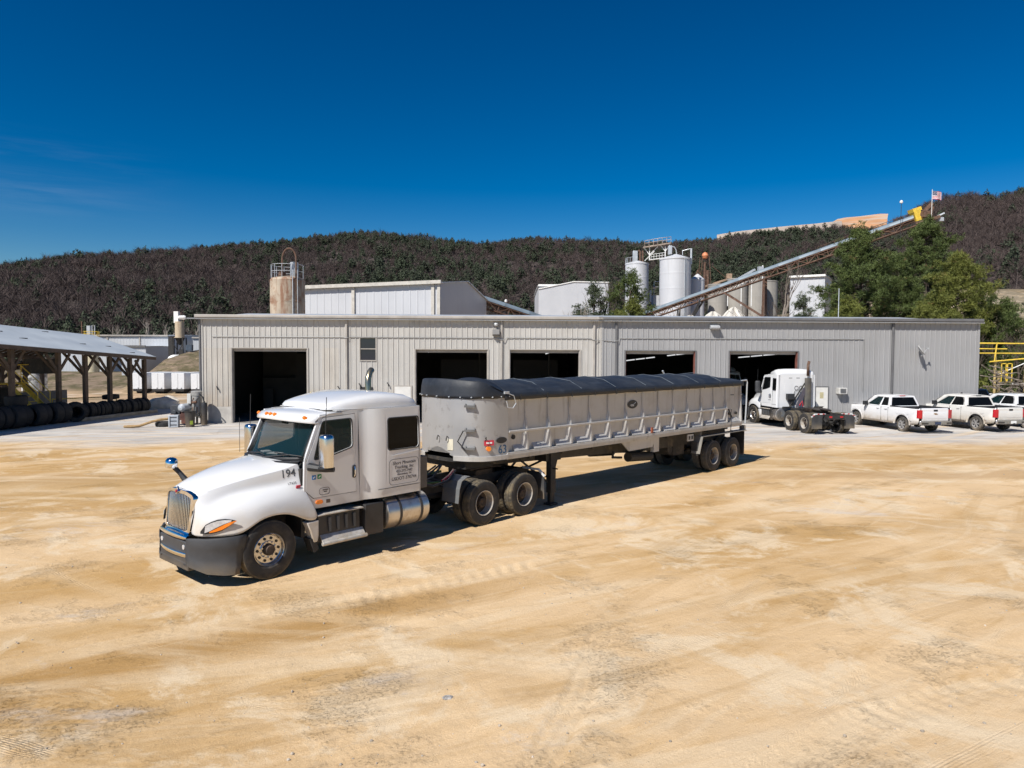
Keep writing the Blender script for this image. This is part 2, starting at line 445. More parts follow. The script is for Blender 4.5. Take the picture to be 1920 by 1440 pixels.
def ground_mat():
    m, t, b, oc = newmat('sandy_yard')
    sp = t.new('ShaderNodeSeparateXYZ'); t.link(oc, sp.inputs[0]); X, Y, Z = sp.outputs
    rot = t.mapping(oc, (1, 1, 1), (0, 0, R(-33)))
    def st(sx, sy, s, det=6, rough=.6, dist=0): return t.noise(t.mapping(rot, (sx, sy, 1)), s, det, rough, dist)
    A, B_, C_ = (.60, .428, .250), (.45, .282, .118), (.50, .465, .43)
    n_big = st(.35, 1, .32, 7, .62, .4)
    base = t.mix(t.ramp(t.math('ADD', n_big, t.ramp(X, 2, -9, 0, .07)), .43, .66), A, B_)
    n_mid = st(.3, 1, 1.1, 7, .68, .5)
    base = t.mix(t.math('MULTIPLY', t.ramp(n_mid, .52, .7), .68), base, (.40, .24, .09))
    n_or = t.noise(oc, .75, 6, .7)
    base = t.mix(t.math('MULTIPLY', t.ramp(n_or, .60, .72), .5), base, (.50, .285, .085))
    n_pale = t.noise(t.mapping(oc, (1, 1, 1), (0, 0, .4), (31, 7, 0)), .45, 8, .68, .6)
    base = t.mix(t.math('MULTIPLY', t.ramp(n_pale, .50, .60), .85), base, (.635, .505, .345))
    n_gr = t.noise(t.mapping(oc, (.8, 1.3, 1), (0, 0, .2), (5, 55, 0)), .33, 8, .7, .4)
    base = t.mix(t.math('MULTIPLY', t.ramp(n_gr, .59, .68), .5), base, C_)
    # two damp bands crossing the near ground
    def band(px, py, ang, half, amt, col):
        nonlocal base
        dist = t.math('ADD', t.math('MULTIPLY', t.math('SUBTRACT', X, px), -math.sin(R(ang))), t.math('MULTIPLY', t.math('SUBTRACT', Y, py), math.cos(R(ang))))
        wob = t.math('MULTIPLY', t.math('SUBTRACT', n_mid, .5), 1.9)
        dd = t.math('ABSOLUTE', t.math('ADD', dist, wob))
        base = t.mix(t.math('MULTIPLY', t.ramp(dd, half * .4, half, 1, 0), amt), base, col)
        return dist
    ln = t.math('SUBTRACT', 1, t.ramp(X, -2.0, 1.5))
    dist = t.math('ADD', t.math('MULTIPLY', t.math('ADD', X, 5.2), -math.sin(R(34))), t.math('MULTIPLY', t.math('SUBTRACT', Y, 9.0), math.cos(R(34))))
    dd = t.math('ABSOLUTE', t.math('ADD', dist, t.math('MULTIPLY', t.math('SUBTRACT', n_mid, .5), 1.6)))
    base = t.mix(t.math('MULTIPLY', t.math('MULTIPLY', t.ramp(dd, .25, .8, 1, 0), ln), .8), base, (.355, .205, .07))
    band(-12, 22.8, 3, 1.1, .65, (.40, .265, .14))
    band(10, 27, 14, 3.0, .6, (.42, .275, .125))
    # pale crushed stone in front of the buildings
    n_ap = st(.6, 1, .22, 6, .6)
    edge = t.math('ADD', Y, t.math('MULTIPLY', t.math('SUBTRACT', n_ap, .5), 9))
    edge = t.math('ADD', edge, t.math('MULTIPLY', t.ramp(X, -8, -26), 3.2))
    ap = t.ramp(edge, 31.2, 35.5)
    slab = t.mix(t.ramp(t.noise(t.mapping(oc, (.25, 1, 1)), .5, 6, .65), .35, .65), (.40, .385, .37), (.53, .505, .475))
    slab = t.mix(t.math('MULTIPLY', t.ramp(t.noise(t.mapping(oc, (.12, .6, 1), (0, 0, .1)), 1.3, 5), .52, .62), .6), slab, (.28, .275, .275))
    base = t.mix(ap, base, slab)
    # open land beyond the yard
    far = t.ramp(Y, 52, 66)
    earth = t.mix(t.ramp(t.noise(oc, .09, 8, .7), .42, .6), (.46, .32, .20), (.24, .18, .11))
    earth = t.mix(t.ramp(t.noise(t.mapping(oc, (1, 1, 1), (0, 0, 0), (9, 3, 0)), .05, 8, .7), .5, .6), earth, (.52, .43, .34))
    earth = t.mix(t.ramp(Y, 140, 150), earth, t.mix(t.ramp(t.noise(oc, .25, 7, .7), .4, .62), (.085, .075, .04), (.20, .15, .11)))
    scrub = t.math('MULTIPLY', t.ramp(X, 38, 46), t.ramp(t.noise(oc, .3, 7, .7), .36, .5))
    earth = t.mix(t.math('MULTIPLY', scrub, .85), earth, (.15, .125, .08))
    base = t.mix(far, base, earth)
    # sweeping tyre marks: bundles of fine parallel grooves lying in long narrow swaths
    tread = None
    for ang, off_, fq in ((33, 0, 7.2), (14, 21, 8.0), (50, 43, 7.6), (-20, 67, 8.4)):
        mp = t.mapping(oc, (1, 1, 1), (0, 0, R(-ang)), (off_, off_ * .7, 0))
        warp = t.noise(t.mapping(mp, (.06, .06, 1)), 1, 1)
        sw = t.new('ShaderNodeVectorMath', operation='ADD'); t.link(mp, sw.inputs[0])
        cx_ = t.new('ShaderNodeCombineXYZ'); t.link(t.math('MULTIPLY', warp, 5.0), cx_.inputs[1]); t.link(cx_.outputs[0], sw.inputs[1])
        mask = t.ramp(t.noise(t.mapping(sw.outputs[0], (.07, 1.5, 1)), 1, 3, .5), .58, .70)
        mask = t.math('MULTIPLY', mask, t.ramp(t.noise(t.mapping(sw.outputs[0], (.5, .5, 1), (0, 0, 0), (off_, 3, 0)), 1, 4, .6), .46, .58))
        wv = t.new('ShaderNodeTexWave', wave_type='BANDS', bands_direction='Y', wave_profile='SIN'); t.link(sw.outputs[0], wv.inputs['Vector'])
        wv.inputs['Scale'].default_value = fq; wv.inputs['Distortion'].default_value = 1.2; wv.inputs['Detail'].default_value = 3; wv.inputs['Detail Scale'].default_value = 2.5
        gro = t.math('MULTIPLY', wv.outputs['Fac'], mask)
        tread = gro if tread is None else t.math('MAXIMUM', tread, gro)
        base = t.mix(t.math('MULTIPLY', mask, .30), base, (.62, .475, .31))
    base = t.mix(t.math('MULTIPLY', t.ramp(tread, .45, .9), .10), base, (.30, .19, .085))
    # long soft wheel swaths sweeping across the yard
    for ang, off_, lite in ((38, 5, 1), (46, 90, 0), (12, 37, 1), (24, 140, 0), (-12, 71, 1)):
        mp = t.mapping(oc, (1, 1, 1), (0, 0, R(-ang)), (off_, off_ * 1.3, 0))
        cx_ = t.new('ShaderNodeCombineXYZ'); t.link(t.math('MULTIPLY', t.noise(t.mapping(mp, (.05, .05, 1)), 1, 1), 9.0), cx_.inputs[1])
        sw = t.new('ShaderNodeVectorMath', operation='ADD'); t.link(mp, sw.inputs[0]); t.link(cx_.outputs[0], sw.inputs[1])
        k = t.ramp(t.noise(t.mapping(sw.outputs[0], (.035, 1.1, 1)), 1, 5, .6), .54, .64)
        k = t.math('MULTIPLY', k, t.ramp(t.noise(t.mapping(oc, (1, 1, 1), (0, 0, 0), (off_, 0, 0)), .25, 5, .65), .38, .58))
        k = t.math('MULTIPLY', k, t.math('SUBTRACT', 1, far))
        base = t.mix(t.math('MULTIPLY', k, .5 if lite else .45), base, (.66, .52, .35) if lite else (.42, .265, .115))
    # grains and small stones
    vo = t.new('ShaderNodeTexVoronoi'); t.link(oc, vo.inputs['Vector']); vo.inputs['Scale'].default_value = 16
    dots = t.math('MULTIPLY', t.ramp(vo.outputs['Distance'], .10, .16, 1, 0), t.ramp(t.noise(oc, .8, 5, .7), .52, .64))
    base = t.mix(t.math('MULTIPLY', dots, .55), base, (.22, .17, .12))
    gr = t.noise(oc, 45, 5, .7)
    base = t.mix(.4, base, t.mix(gr, (.0, .0, .0), (1, 1, 1)), 'SOFT_LIGHT')
    at = t.new('ShaderNodeAttribute'); at.attribute_name = 'track'
    base = t.mix(t.math('MULTIPLY', at.outputs['Fac'], .45), base, (.60, .45, .28))
    t.link(base, b.inputs['Base Color'])
    b.inputs['Roughness'].default_value = .95; b.inputs['Specular IOR Level'].default_value = .15
    scm = t.ramp(t.noise(t.mapping(oc, (1, 1, 1), (0, 0, 0), (3, 17, 0)), .55, 5, .65), .50, .66)
    scuff = st(.8, 6, 3.0, 8, .75, .3)
    sc2 = t.math('MULTIPLY', scm, t.ramp(scuff, .54, .64))
    base = t.mix(t.math('MULTIPLY', sc2, .42), base, (.27, .165, .07))
    t.link(base, b.inputs['Base Color'])
    h = t.math('ADD', t.math('MULTIPLY', t.noise(oc, 5, 9, .78), .7), t.math('MULTIPLY', st(.5, 3.5, 3.2, 7, .72), .5))
    h = t.math('ADD', h, t.math('MULTIPLY', t.math('MULTIPLY', scm, scuff), 1.0))
    crumb = t.noise(oc, 22, 6, .75)
    h = t.math('ADD', h, t.math('MULTIPLY', t.math('MULTIPLY', t.ramp(crumb, .5, .7), scm), .5))
    h = t.math('ADD', h, t.math('MULTIPLY', t.noise(oc, 60, 3, .6), .10))
    h = t.math('ADD', h, t.math('MULTIPLY', tread, -.28))
    h = t.math('ADD', h, t.math('MULTIPLY', t.ramp(vo.outputs['Distance'], .05, .2, 1, 0), .05))
    bp = t.new('ShaderNodeBump'); bp.inputs['Strength'].default_value = .8; bp.inputs['Distance'].default_value = .045
    t.link(h, bp.inputs['Height']); t.link(bp.outputs[0], b.inputs['Normal'])
    return m
M_GROUND = ground_mat()
g_o = np_mesh('ground', V.reshape(-1, 3), F, M_GROUND, smooth=True)
at_ = g_o.data.attributes.new('track', 'FLOAT', 'POINT'); at_.data.foreach_set('value', MK.ravel())
tag(g_o, 'sandy tan yard with tyre tracks and a pale stone apron', None, None, 'structure')

# loose stones on the near ground
rs = np.random.RandomState(3)
ico = bmesh.new(); bmesh.ops.create_icosphere(ico, subdivisions=1, radius=1)
IV = np.array([v.co[:] for v in ico.verts]); IF = np.array([[v.index for v in f.verts] for f in ico.faces]); ico.free()
vs, fs = [], []
cl = [(-.3, 7.2), (1.4, 7.0), (-6.5, 9.5), (-2.4, 10.2), (4.6, 8.4), (-8.5, 13.5), (1.8, 6.2), (5.5, 7.0), (-3.0, 7.6), (0, 12)]
for i in range(450):
    if i % 3: c = cl[rs.randint(len(cl))]; x, y = c[0] + rs.normal() * 1.1, c[1] + rs.normal() * .55
    else: y = 5.2 + 22 * rs.rand() ** 1.7; x = rs.uniform(-.8, .8) * (y + 1)
    if y < 5: continue
    s = .004 + .011 * rs.rand() ** 3 + (.012 if rs.rand() < .01 else 0)
    z = land(x, y) + micro(x, y)[0]
    P = IV * (s * (1 + .5 * rs.rand(3))) * (1 + .25 * rs.rand(len(IV), 1)) + [x, y, z + s * .3]
    fs.append(IF + len(vs) * len(IV)); vs.append(P)
M_STONE = PM('loose_stone', (.36, .31, .25), .9, var=.45, scale=.9, bump=.3)
tag(np_mesh('gravel', np.concatenate(vs), np.concatenate(fs), M_STONE), 'loose small stones scattered over the sandy yard', None, None, 'stuff')
b = MB(); pts = []
gx, gy = -.74, 8.25
st_o = thing('flat_stone', 'flat pale grey stone lying alone on the sand in front', 'stone', (gx, gy, micro(gx, gy)[0]))
bm = bmesh.new(); bmesh.ops.create_icosphere(bm, subdivisions=3, radius=1)
for v in bm.verts:
    n = 1 + .35 * noise.noise(v.co * 1.7); v.co = Vector((v.co.x * .068 * n, v.co.y * .055 * n, v.co.z * .016 * n + .006))
b.add([v.co[:] for v in bm.verts], [tuple(v.index for v in f.verts) for f in bm.faces]); bm.free()
b.build('stone_body', PM('pale_stone', (.30, .28, .26), .9, var=.5, scale=30, bump=.6), st_o, smooth=True, ang=60)
# ------------------------------------------------------------------ truck wheels
def tyre_mb(w=.27, r=.535, n=96, lug=.014):
    h = w / 2
    prof = [(-h * .72, .285), (-h * .95, .33), (-h, .41), (-h * .98, .47), (-h * .9, .505), (-h * .78, r - .008), (-h * .4, r), (-h * .36, r - .012), (-h * .3, r - .012), (-h * .26, r),
            (h * .26, r), (h * .3, r - .012), (h * .36, r - .012), (h * .4, r), (h * .78, r - .008), (h * .9, .505), (h * .98, .47), (h, .41), (h * .95, .33), (h * .72, .285)]
    tread = {4, 5, 6, 13, 14, 15}
    m = MB().lathe(prof, (0, 0, 0), (0, 1, 0), n, (lambda i, j: -lug if j in tread and i % 3 == 0 else 0) if lug else None)
    k = len(prof) - 1
    for q in range(len(m.f)):
        if 4 <= q % k <= 14: m.m[q] = 1
    return m

def ring_of(mb, n, rad, y0, y1, r, k=8, ph=0):
    for i in range(n):
        a = 2 * math.pi * i / n + ph
        c = (math.cos(a) * rad, 0, math.sin(a) * rad)
        mb.cyl((c[0], y0, c[2]), (c[0], y1, c[2]), r, n=k)

M_RUBBER_GREY = PM('dusty_tread_rubber', (.085, .08, .072), .9, var=.25, scale=9, dirt=(.2, .16, .11), dscale=6, damt=.5)
WMESH = {}
def wheel_meshes():
    t = tyre_mb(.29, .535, 60, .003).build('tyre', [M_RUBBER, M_RUBBER_MUD], None, smooth=True, ang=28); WMESH['steer_tyre'] = t
    t = tyre_mb(.27, .54, 108, .010).build('tyre', [M_RUBBER, M_RUBBER_MUD], None, smooth=True, ang=28); WMESH['drive_tyre'] = t
    t = tyre_mb(.27, .54, 60, .002).build('tyre', [M_RUBBER, M_RUBBER_GREY], None, smooth=True, ang=28); WMESH['trailer_tyre'] = t
    m = MB().lathe([(-.1, .285), (.07, .288), (.115, .30), (.12, .292), (.10, .275), (.06, .262), (.05, .25), (.055, .16), (.07, .145), (.07, .0)], (0, 0, 0), (0, 1, 0), 40)
    WMESH['steer_rim'] = m.build('rim', M_ALU, None, smooth=True, ang=30)
    m = MB(); ring_of(m, 10, .205, .045, .0545, .026, 12)
    WMESH['steer_holes'] = m.build('hand_hole', M_INK, None)
    m = MB().lathe([(.06, .11), (.12, .105), (.125, .085), (.16, .08), (.165, .0)], (0, 0, 0), (0, 1, 0), 20)
    WMESH['steer_hub'] = m.build('hub_cap', M_HUB, None, smooth=True)
    m = MB(); ring_of(m, 10, .142, .065, .098, .017, 6, .3)
    WMESH['nuts'] = m.build('wheel_nuts', M_ALU, None)
    m = MB().lathe([(-.14, .285), (.105, .285), (.125, .302), (.13, .296), (.118, .278), (.03, .268), (-.055, .262), (-.07, .24)], (0, 0, 0), (0, 1, 0), 40)
    WMESH['drive_rim'] = m.build('rim', M_RIM, None, smooth=True, ang=40)
    m = MB().lathe([(-.06, .262), (-.05, .16), (-.04, .13), (.05, .115), (.065, .10), (.065, .0)], (0, 0, 0), (0, 1, 0), 24)
    ring_of(m, 8, .205, -.06, -.045, .028, 10); ring_of(m, 10, .145, -.05, -.01, .016, 6); ring_of(m, 8, .06, .07, .085, .01, 6)
    WMESH['drive_hub'] = m.build('hub', M_HUB, None, smooth=True, ang=30)
    for o in list(WMESH.values()): COL.objects.unlink(o)
wheel_meshes()

def put(key, parent, loc=(0, 0, 0), rz=0):
    o = WMESH[key].copy(); COL.objects.link(o); o.parent = parent; o.location = loc; o.rotation_euler = (0, 0, rz); return o

def truck_wheel(parent, x, y, kind, turn=0):
    """y = centre of the outer tyre; dual wheels get a second tyre inboard"""
    w = bpy.data.objects.new('wheel', None); COL.objects.link(w); w.parent = parent
    w.location = (x, y, .535); w.rotation_euler = (0, 0, turn + (0 if y > 0 else math.pi))
    if kind == 'steer':
        put('steer_tyre', w); put('steer_rim', w); put('steer_holes', w, (0, .012, 0)); put('steer_hub', w); put('nuts', w)
    else:
        k = 'drive_tyre' if kind == 'drive' else 'trailer_tyre'
        put(k, w); put(k, w, (0, -.33, 0)); put('drive_rim', w); put('drive_hub', w)
    return w

# ------------------------------------------------------------------ conventional tractor unit
HG = [
 [(1.05, 0, 1.66), (1.05, .28, 1.65), (1.02, .50, 1.585), (1.06, .54, 1.42), (1.08, .545, 1.26), (1.11, .545, 1.1), (1.13, .54, 1.0), (1.14, .535, .90)],
 [(.94, 0, 1.755), (.94, .30, 1.735), (.90, .545, 1.63), (.95, .66, 1.42), (.98, .745, 1.27), (1.02, .80, 1.14), (1.04, .80, 1.02), (1.05, .79, .90)],
 [(.70, 0, 1.86), (.70, .33, 1.835), (.67, .62, 1.69), (.70, .665, 1.49), (.72, .90, 1.375), (.78, 1.0, 1.235), (.80, 1.02, 1.06), (.80, 1.02, .90)],
 [(.42, 0, 1.94), (.42, .38, 1.915), (.42, .70, 1.755), (.42, .715, 1.56), (.42, .97, 1.455), (.44, 1.12, 1.32), (.46, 1.16, 1.10), (.49, 1.165, .91)],
 [(.15, 0, 2.0), (.15, .44, 1.975), (.15, .79, 1.815), (.15, .795, 1.60), (.15, 1.005, 1.505), (.17, 1.145, 1.39), (.20, 1.19, 1.25), (.23, 1.20, 1.125)],
 [(-.15, 0, 2.04), (-.15, .50, 2.015), (-.15, .865, 1.87), (-.15, .865, 1.63), (-.15, 1.025, 1.535), (-.15, 1.15, 1.43), (-.15, 1.19, 1.30), (-.13, 1.20, 1.175)],
 [(-.40, 0, 2.06), (-.43, .55, 2.04), (-.45, .935, 1.92), (-.45, .935, 1.66), (-.45, 1.035, 1.56), (-.45, 1.14, 1.43), (-.46, 1.19, 1.29), (-.46, 1.205, 1.12)],
 [(-.46, 0, 2.065), (-.52, .60, 2.055), (-.70, .95, 2.00), (-.73, .99, 1.80), (-.73, 1.045, 1.60), (-.77, 1.125, 1.42), (-.86, 1.19, 1.19), (-.74, 1.205, .93)],
 [(-.47, 0, 2.05), (-.53, .60, 2.04), (-.715, .94, 1.99), (-.745, .985, 1.80), (-.745, 1.04, 1.60), (-.80, 1.12, 1.40), (-.93, 1.185, 1.15), (-.985, 1.205, .92)],
]
def hood_pt(s, c, off=.02):
    i = min(int(s), len(HG) - 2); j = min(int(c), 6); fs, fc = s - i, c - j
    P = lambda a, b: Vector(HG[a][b])
    p = P(i, j) * (1 - fs) * (1 - fc) + P(i + 1, j) * fs * (1 - fc) + P(i, j + 1) * (1 - fs) * fc + P(i + 1, j + 1) * fs * fc
    du = (P(i + 1, j) - P(i, j)) * (1 - fc) + (P(i + 1, j + 1) - P(i, j + 1)) * fc
    dv = (P(i, j + 1) - P(i, j)) * (1 - fs) + (P(i + 1, j + 1) - P(i + 1, j)) * fs
    n = du.cross(dv)
    n = n.normalized() if n.length > 1e-9 else Vector((0, 1, 0))
    if n.y < 0: n = -n
    return p + n * off

def plate_on(mb, outer, holes, fn, t):
    """flat outline with holes mapped by fn(u,v,depth) and given a thickness"""
    P, F = fill(outer, holes)
    n = len(P)
    mb.add([fn(u, v, 0) for u, v in P] + [fn(u, v, t) for u, v in P], F + [tuple(i + n for i in reversed(f)) for f in F])
    for loop in [outer] + list(holes):
        k = len(loop)
        mb.loft([[fn(u, v, 0) for u, v in loop], [fn(u, v, t) for u, v in loop]], True)

def make_tractor(name, label, loc, rz, paint, full=True, second_window=False, number=None, steer=0):
    T = thing(name, label, 'truck', loc, rz, None)
    # --- hood with fenders
    cols = len(HG[0]); rows = []
    for st in HG:
        rows.append([(x, -y, z) for x, y, z in reversed(st[1:])] + list(st))
    h = MB().loft(rows, False)
    hood = h.build('hood', paint, T, sub=2, solid=.012)
    ca = hood.data.attributes.new('crease_edge', 'FLOAT', 'EDGE'); cn = len(rows[0]); cv = []
    for e in hood.data.edges:
        a_, b_ = e.vertices; ca_, cb_ = a_ % cn, b_ % cn
        k_ = abs(ca_ - 7)
        cv.append({2: .95, 3: .35, 4: .3}.get(k_, 0) if ca_ == cb_ else 0)
    ca.data.foreach_set('value', cv)
    for e in hood.data.edges:
        a_, b_ = e.vertices
        if abs(a_ % cn - 7) == 2 and a_ % cn == b_ % cn and min(a_, b_) // cn >= 1: e.use_edge_sharp = True
    for s in (1, -1):
        b = MB(); b.prism([(-.72, s * 1.205, .905), (-.99, s * 1.205, .915), (-.985, s * 1.205, .62), (-.96, s * 1.205, .50), (-.88, s * 1.205, .50), (-.80, s * 1.205, .74)], (0, -s * .22, 0))
        b.build('fender_flare', paint, T, bevel=.02)
        b = MB(); b.prism([(-.80, s * 1.19, .58), (-.92, s * 1.19, .58), (-.99, s * 1.19, .36), (-.90, s * 1.19, .30)], (0, -s * .25, 0))
        b.build('splash_flap', M_CHASSIS, T)
    # wheel wells and engine bay
    b = MB()
    b.b2((1.0, -.5, .55), (-.75, .5, 1.45)); b.b2((.6, -.95, .95), (.35, .95, 1.1))
    b.b2((-.70, -1.05, .6), (-.78, 1.05, 1.9)); b.b2((.5, -1.0, 1.22), (-.72, 1.0, 1.27))
    b.cyl((0, -1.0, .53), (0, 1.0, .53), .07)
    b.build('engine_bay', M_CHASSIS, T)
    # --- grille
    gp = lambda y, z: (1.145 - .085 * (z - .9) - .18 * y * y, y, z)
    b = MB()
    def gframe(y0, z0, y1, z1, r, d):
        return rrect(y0, z0, y1, z1, r)
    out = rpoly([(-.54, 1.58), (-.50, .93), (-.36, .885), (.36, .885), (.50, .93), (.54, 1.58), (.30, 1.645), (-.30, 1.645)], .08)
    inn = rpoly([(-.475, 1.535), (-.435, .985), (-.34, .955), (.34, .955), (.435, .985), (.475, 1.535), (.27, 1.585), (-.27, 1.585)], .06)
    plate_on(b, out, [inn], lambda u, v, t: (gp(u, v)[0] + .05 - t, u, v), .09)
    gf = b.build('grille', M_CHROME, T, bevel=.012)
    b = MB()
    for i in range(-8, 9):
        y = i * .054; top = 1.585 if abs(y) < .27 else 1.58 - .05 * (abs(y) - .27) / .2
        lo = .96 if abs(y) < .34 else .98
        p0, p1 = gp(y, lo), gp(y, top)
        b.beam((p0[0] + .015, y, lo), (p1[0] + .015, y, top), .026, .034, up=(1, 0, 0))
    b.build('grille_bar', PM('brushed_bar', (.58, .56, .52), .25, .9, var=.1), gf, bevel=.008)
    b = MB().b2((1.03, -.47, .95), (1.05, .47, 1.58)); b.build('grille_screen', M_INK, gf)
    b = MB()
    b.prism([(1.125, 0, 1.56), (1.125, .055, 1.61), (1.11, .035, 1.66), (1.11, 0, 1.70), (1.11, -.035, 1.66), (1.125, -.055, 1.61)], (.03, 0, 0))
    b.build('badge', M_CHROME, gf, bevel=.006)
    b = MB().prism([(1.16, 0, 1.585), (1.16, .03, 1.612), (1.15, .015, 1.64), (1.15, -.015, 1.64), (1.16, -.03, 1.612)], (.006, 0, 0)); b.build('badge_centre', M_RED, gf)
    # --- bumper: dark wings, bright centre
    for s in (1, -1):
        b = MB(); top = [(1.24, .56, .855), (1.19, .63, .865), (1.03, .91, .875), (.78, 1.10, .885), (.60, 1.165, .892), (.44, 1.175, .90)]
        low = [(1.25, .56, .40), (1.20, .63, .36), (1.04, .91, .27), (.82, 1.10, .24), (.68, 1.165, .235), (.59, 1.175, .235)]
        rings = []
        for t_, l_ in zip(top, low):
            P = lambda k, ins=0: (t_[0] + (l_[0] - t_[0]) * k, s * (t_[1] + (l_[1] - t_[1]) * k - ins), t_[2] + (l_[2] - t_[2]) * k)
            o = .02
            rings.append([P(0, .10), P(0, .012), (P(.04)[0], P(.04)[1], P(.04)[2]), P(.30), P(.36, .018), P(.72, .018), P(.80), P(1), P(1, .10)])
        b.loft(rings, False)
        b.build('bumper', M_GREYPL, T, smooth=True, ang=30, solid=.02)
    b = MB(); rings = []
    for y in [i * .11 for i in range(-5, 6)] :
        x = 1.285 - .17 * y * y
        rings.append([(x - .10, y, .93 - .08 * y * y), (x - .02, y, .93 - .08 * y * y), (x, y, .905 - .08 * y * y), (x, y, .855), (x - .015, y, .835), (x - .10, y, .83)])
    b.loft(rings, False, False, False)
    rings = []
    for y in [i * .11 for i in range(-5, 6)]:
        x = 1.285 - .17 * y * y
        rings.append([(x - .10, y, .60), (x - .01, y, .60), (x + .0, y, .585), (x - .005, y, .535), (x - .02, y, .52), (x - .10, y, .515)])
    b.loft(rings, False)
    pass
    b.build('bumper_centre', M_CHROME, T, smooth=True, ang=40)
    b = MB().b2((1.16, -.55, .36), (1.23, .55, .80)); b.b2((1.1, -.6, .30), (1.235, .6, .44)); b.build('bumper_insert', M_GREYPL, T, bevel=.02)
    for s in (1, -1):
        b = MB(); b.cyl((1.215, s * .45, .70), (1.242, s * .45, .70), .042, n=14)
        b.build('fog_lamp', M_LAMP, T, smooth=True)
    # --- headlights
    for s in (1, -1):
        topc = [(1.072, .755, 1.00), (1.02, .84, 1.115), (.95, .905, 1.165), (.86, .965, 1.198), (.76, 1.03, 1.205), (.67, 1.09, 1.19), (.605, 1.122, 1.17)]
        botc = [(1.075, .755, .965), (1.03, .82, .962), (.97, .87, .966), (.89, .935, .982), (.80, 1.0, 1.015), (.70, 1.075, 1.09), (.60, 1.127, 1.165)]
        def strip(f0, f1, off, k0=0, k1=7):
            A = []; 
            for t_, l_ in list(zip(topc, botc))[k0:k1]:
                d = Vector((.55, .83, 0)) * off
                q0 = Vector(t_).lerp(Vector(l_), f0) + d; q1 = Vector(t_).lerp(Vector(l_), f1) + d
                A.append([(q0.x, s * q0.y, q0.z), (q1.x, s * q1.y, q1.z)])
            return A
        b = MB(); b.loft(strip(-.04, 1.04, .015), False); hl = b.build('headlight', M_INK, T)
        b = MB(); A = strip(.07, .93, .0, 0, 6); A = []
        for k in range(1, 6):
            t_, l_ = Vector(topc[k]), Vector(botc[k]); d = Vector((.55, .83, .1)) * .028
            fe = [.9, .8, .62, .45, .3][k - 1]
            q0 = t_.lerp(l_, .08) + d; q1 = t_.lerp(l_, fe) + d
            A.append([(q0.x, s * q0.y, q0.z), (q1.x, s * q1.y, q1.z)])
        b.loft(A, False); b.build('lamp_glass', M_LAMP, hl, solid=.01)
        A = []; b = MB()
        for k in range(2, 7):
            t_, l_ = Vector(topc[k]), Vector(botc[k]); d = Vector((.55, .83, .1)) * .03
            fe = [.86, .7, .52, .36, .05][k - 2]
            q0 = t_.lerp(l_, fe) + d; q1 = t_.lerp(l_, .95) + d
            A.append([(q0.x, s * q0.y, q0.z), (q1.x, s * q1.y, q1.z)])
        b.loft(A, False); b.build('turn_signal', M_AMBER, hl, solid=.012)
    # --- cab shell
    DOORP = [(-.765, 1.47), (-.93, 1.315), (-1.925, 1.315), (-1.925, 2.885), (-1.17, 2.845), (-.80, 2.06)]
    WIN = rpoly([(-.955, 2.055), (-1.165, 2.765), (-1.835, 2.785), (-1.835, 2.235), (-1.33, 2.11)], .07)
    for s in (1, -1):
        ins = lambda z: .06 * max(0, z - 2.05) ** 1.5
        fy = lambda y0: (lambda u, v, t: (u, s * (y0 - t - ins(v)), v))
        b = MB(); plate_on(b, [(-.735, 1.45), (-.93, 1.12), (-2.0, 1.12), (-2.0, 2.955), (-1.12, 2.90), (-.755, 2.07)], [DOORP], fy(1.095), .05)
        b.build('cab_side', paint, T, smooth=True, ang=25)
        b = MB(); g_ = .009
        cx, cz = -1.4, 2.0
        shr = [(u + (g_ if u < cx else -g_), v + (g_ if v < cz else -g_)) for u, v in DOORP]
        plate_on(b, rpoly(shr, .03), [WIN], fy(1.10), .045)
        dr = b.build('door', paint, T, smooth=True, ang=25)
        b = MB(); P, F = fill(WIN); b.add([fy(1.085)(u, v, 0) for u, v in P], F); b.build('door_window', M_GLASS if not second_window else M_GLASS_D, dr)
        b = MB(); WO = rpoly([(-.935, 2.035), (-1.155, 2.785), (-1.855, 2.805), (-1.855, 2.215), (-1.33, 2.085)], .08)
        plate_on(b, WO, [WIN], fy(1.106), .012); b.build('window_seal', M_BLACK, dr)
        b = MB(); b.prism([(u, s * 1.095, v) for u, v in rrect(-1.91, 1.60, -1.82, 1.86, .042)], (0, s * .02, 0)); hd = b.build('handle_recess', M_BLACK, dr, bevel=.006)
        b = MB().tube([(-1.865, s * 1.115, 1.63), (-1.865, s * 1.135, 1.68), (-1.865, s * 1.135, 1.78), (-1.865, s * 1.115, 1.83)], .014, 6); b.build('door_handle', M_CHROME, dr, smooth=True)
        # recess between cab and sleeper, then the sleeper side
        b = MB(); prof = [(-2.0, 1.095), (-2.06, 1.088), (-2.13, 1.090), (-2.22, 1.112), (-2.32, 1.145), (-2.42, 1.168), (-2.52, 1.178), (-2.60, 1.18)]
        zs = [1.12, 1.35, 1.8, 2.2, 2.5, 2.75, 2.955]
        b.loft([[(x, s * (y - ins(z) * (1 - .4 * sm(-2.05, -2.55, x))), z) for z in zs] for x, y in prof], False)
        b.build('side_fairing', paint, T, smooth=True, ang=60)
        SW = rrect(-3.475, 2.085, -2.665, 2.735, .07)
        fs_ = lambda y0: (lambda u, v, t: (u, s * (y0 - t - .6 * ins(v)), v))
        b = MB(); plate_on(b, [(-2.60, 1.12), (-2.60, 2.955), (-3.50, 2.955), (-3.50, 1.12)], [SW] if not second_window else [], fs_(1.18), .05)
        if second_window:
            SW = rrect(-3.40, 2.10, -2.62, 2.74, .06)
        b.build('sleeper_side', paint, T, smooth=True, ang=25)
        b = MB(); P, F = fill(SW); y0 = 1.165 if not second_window else 1.188
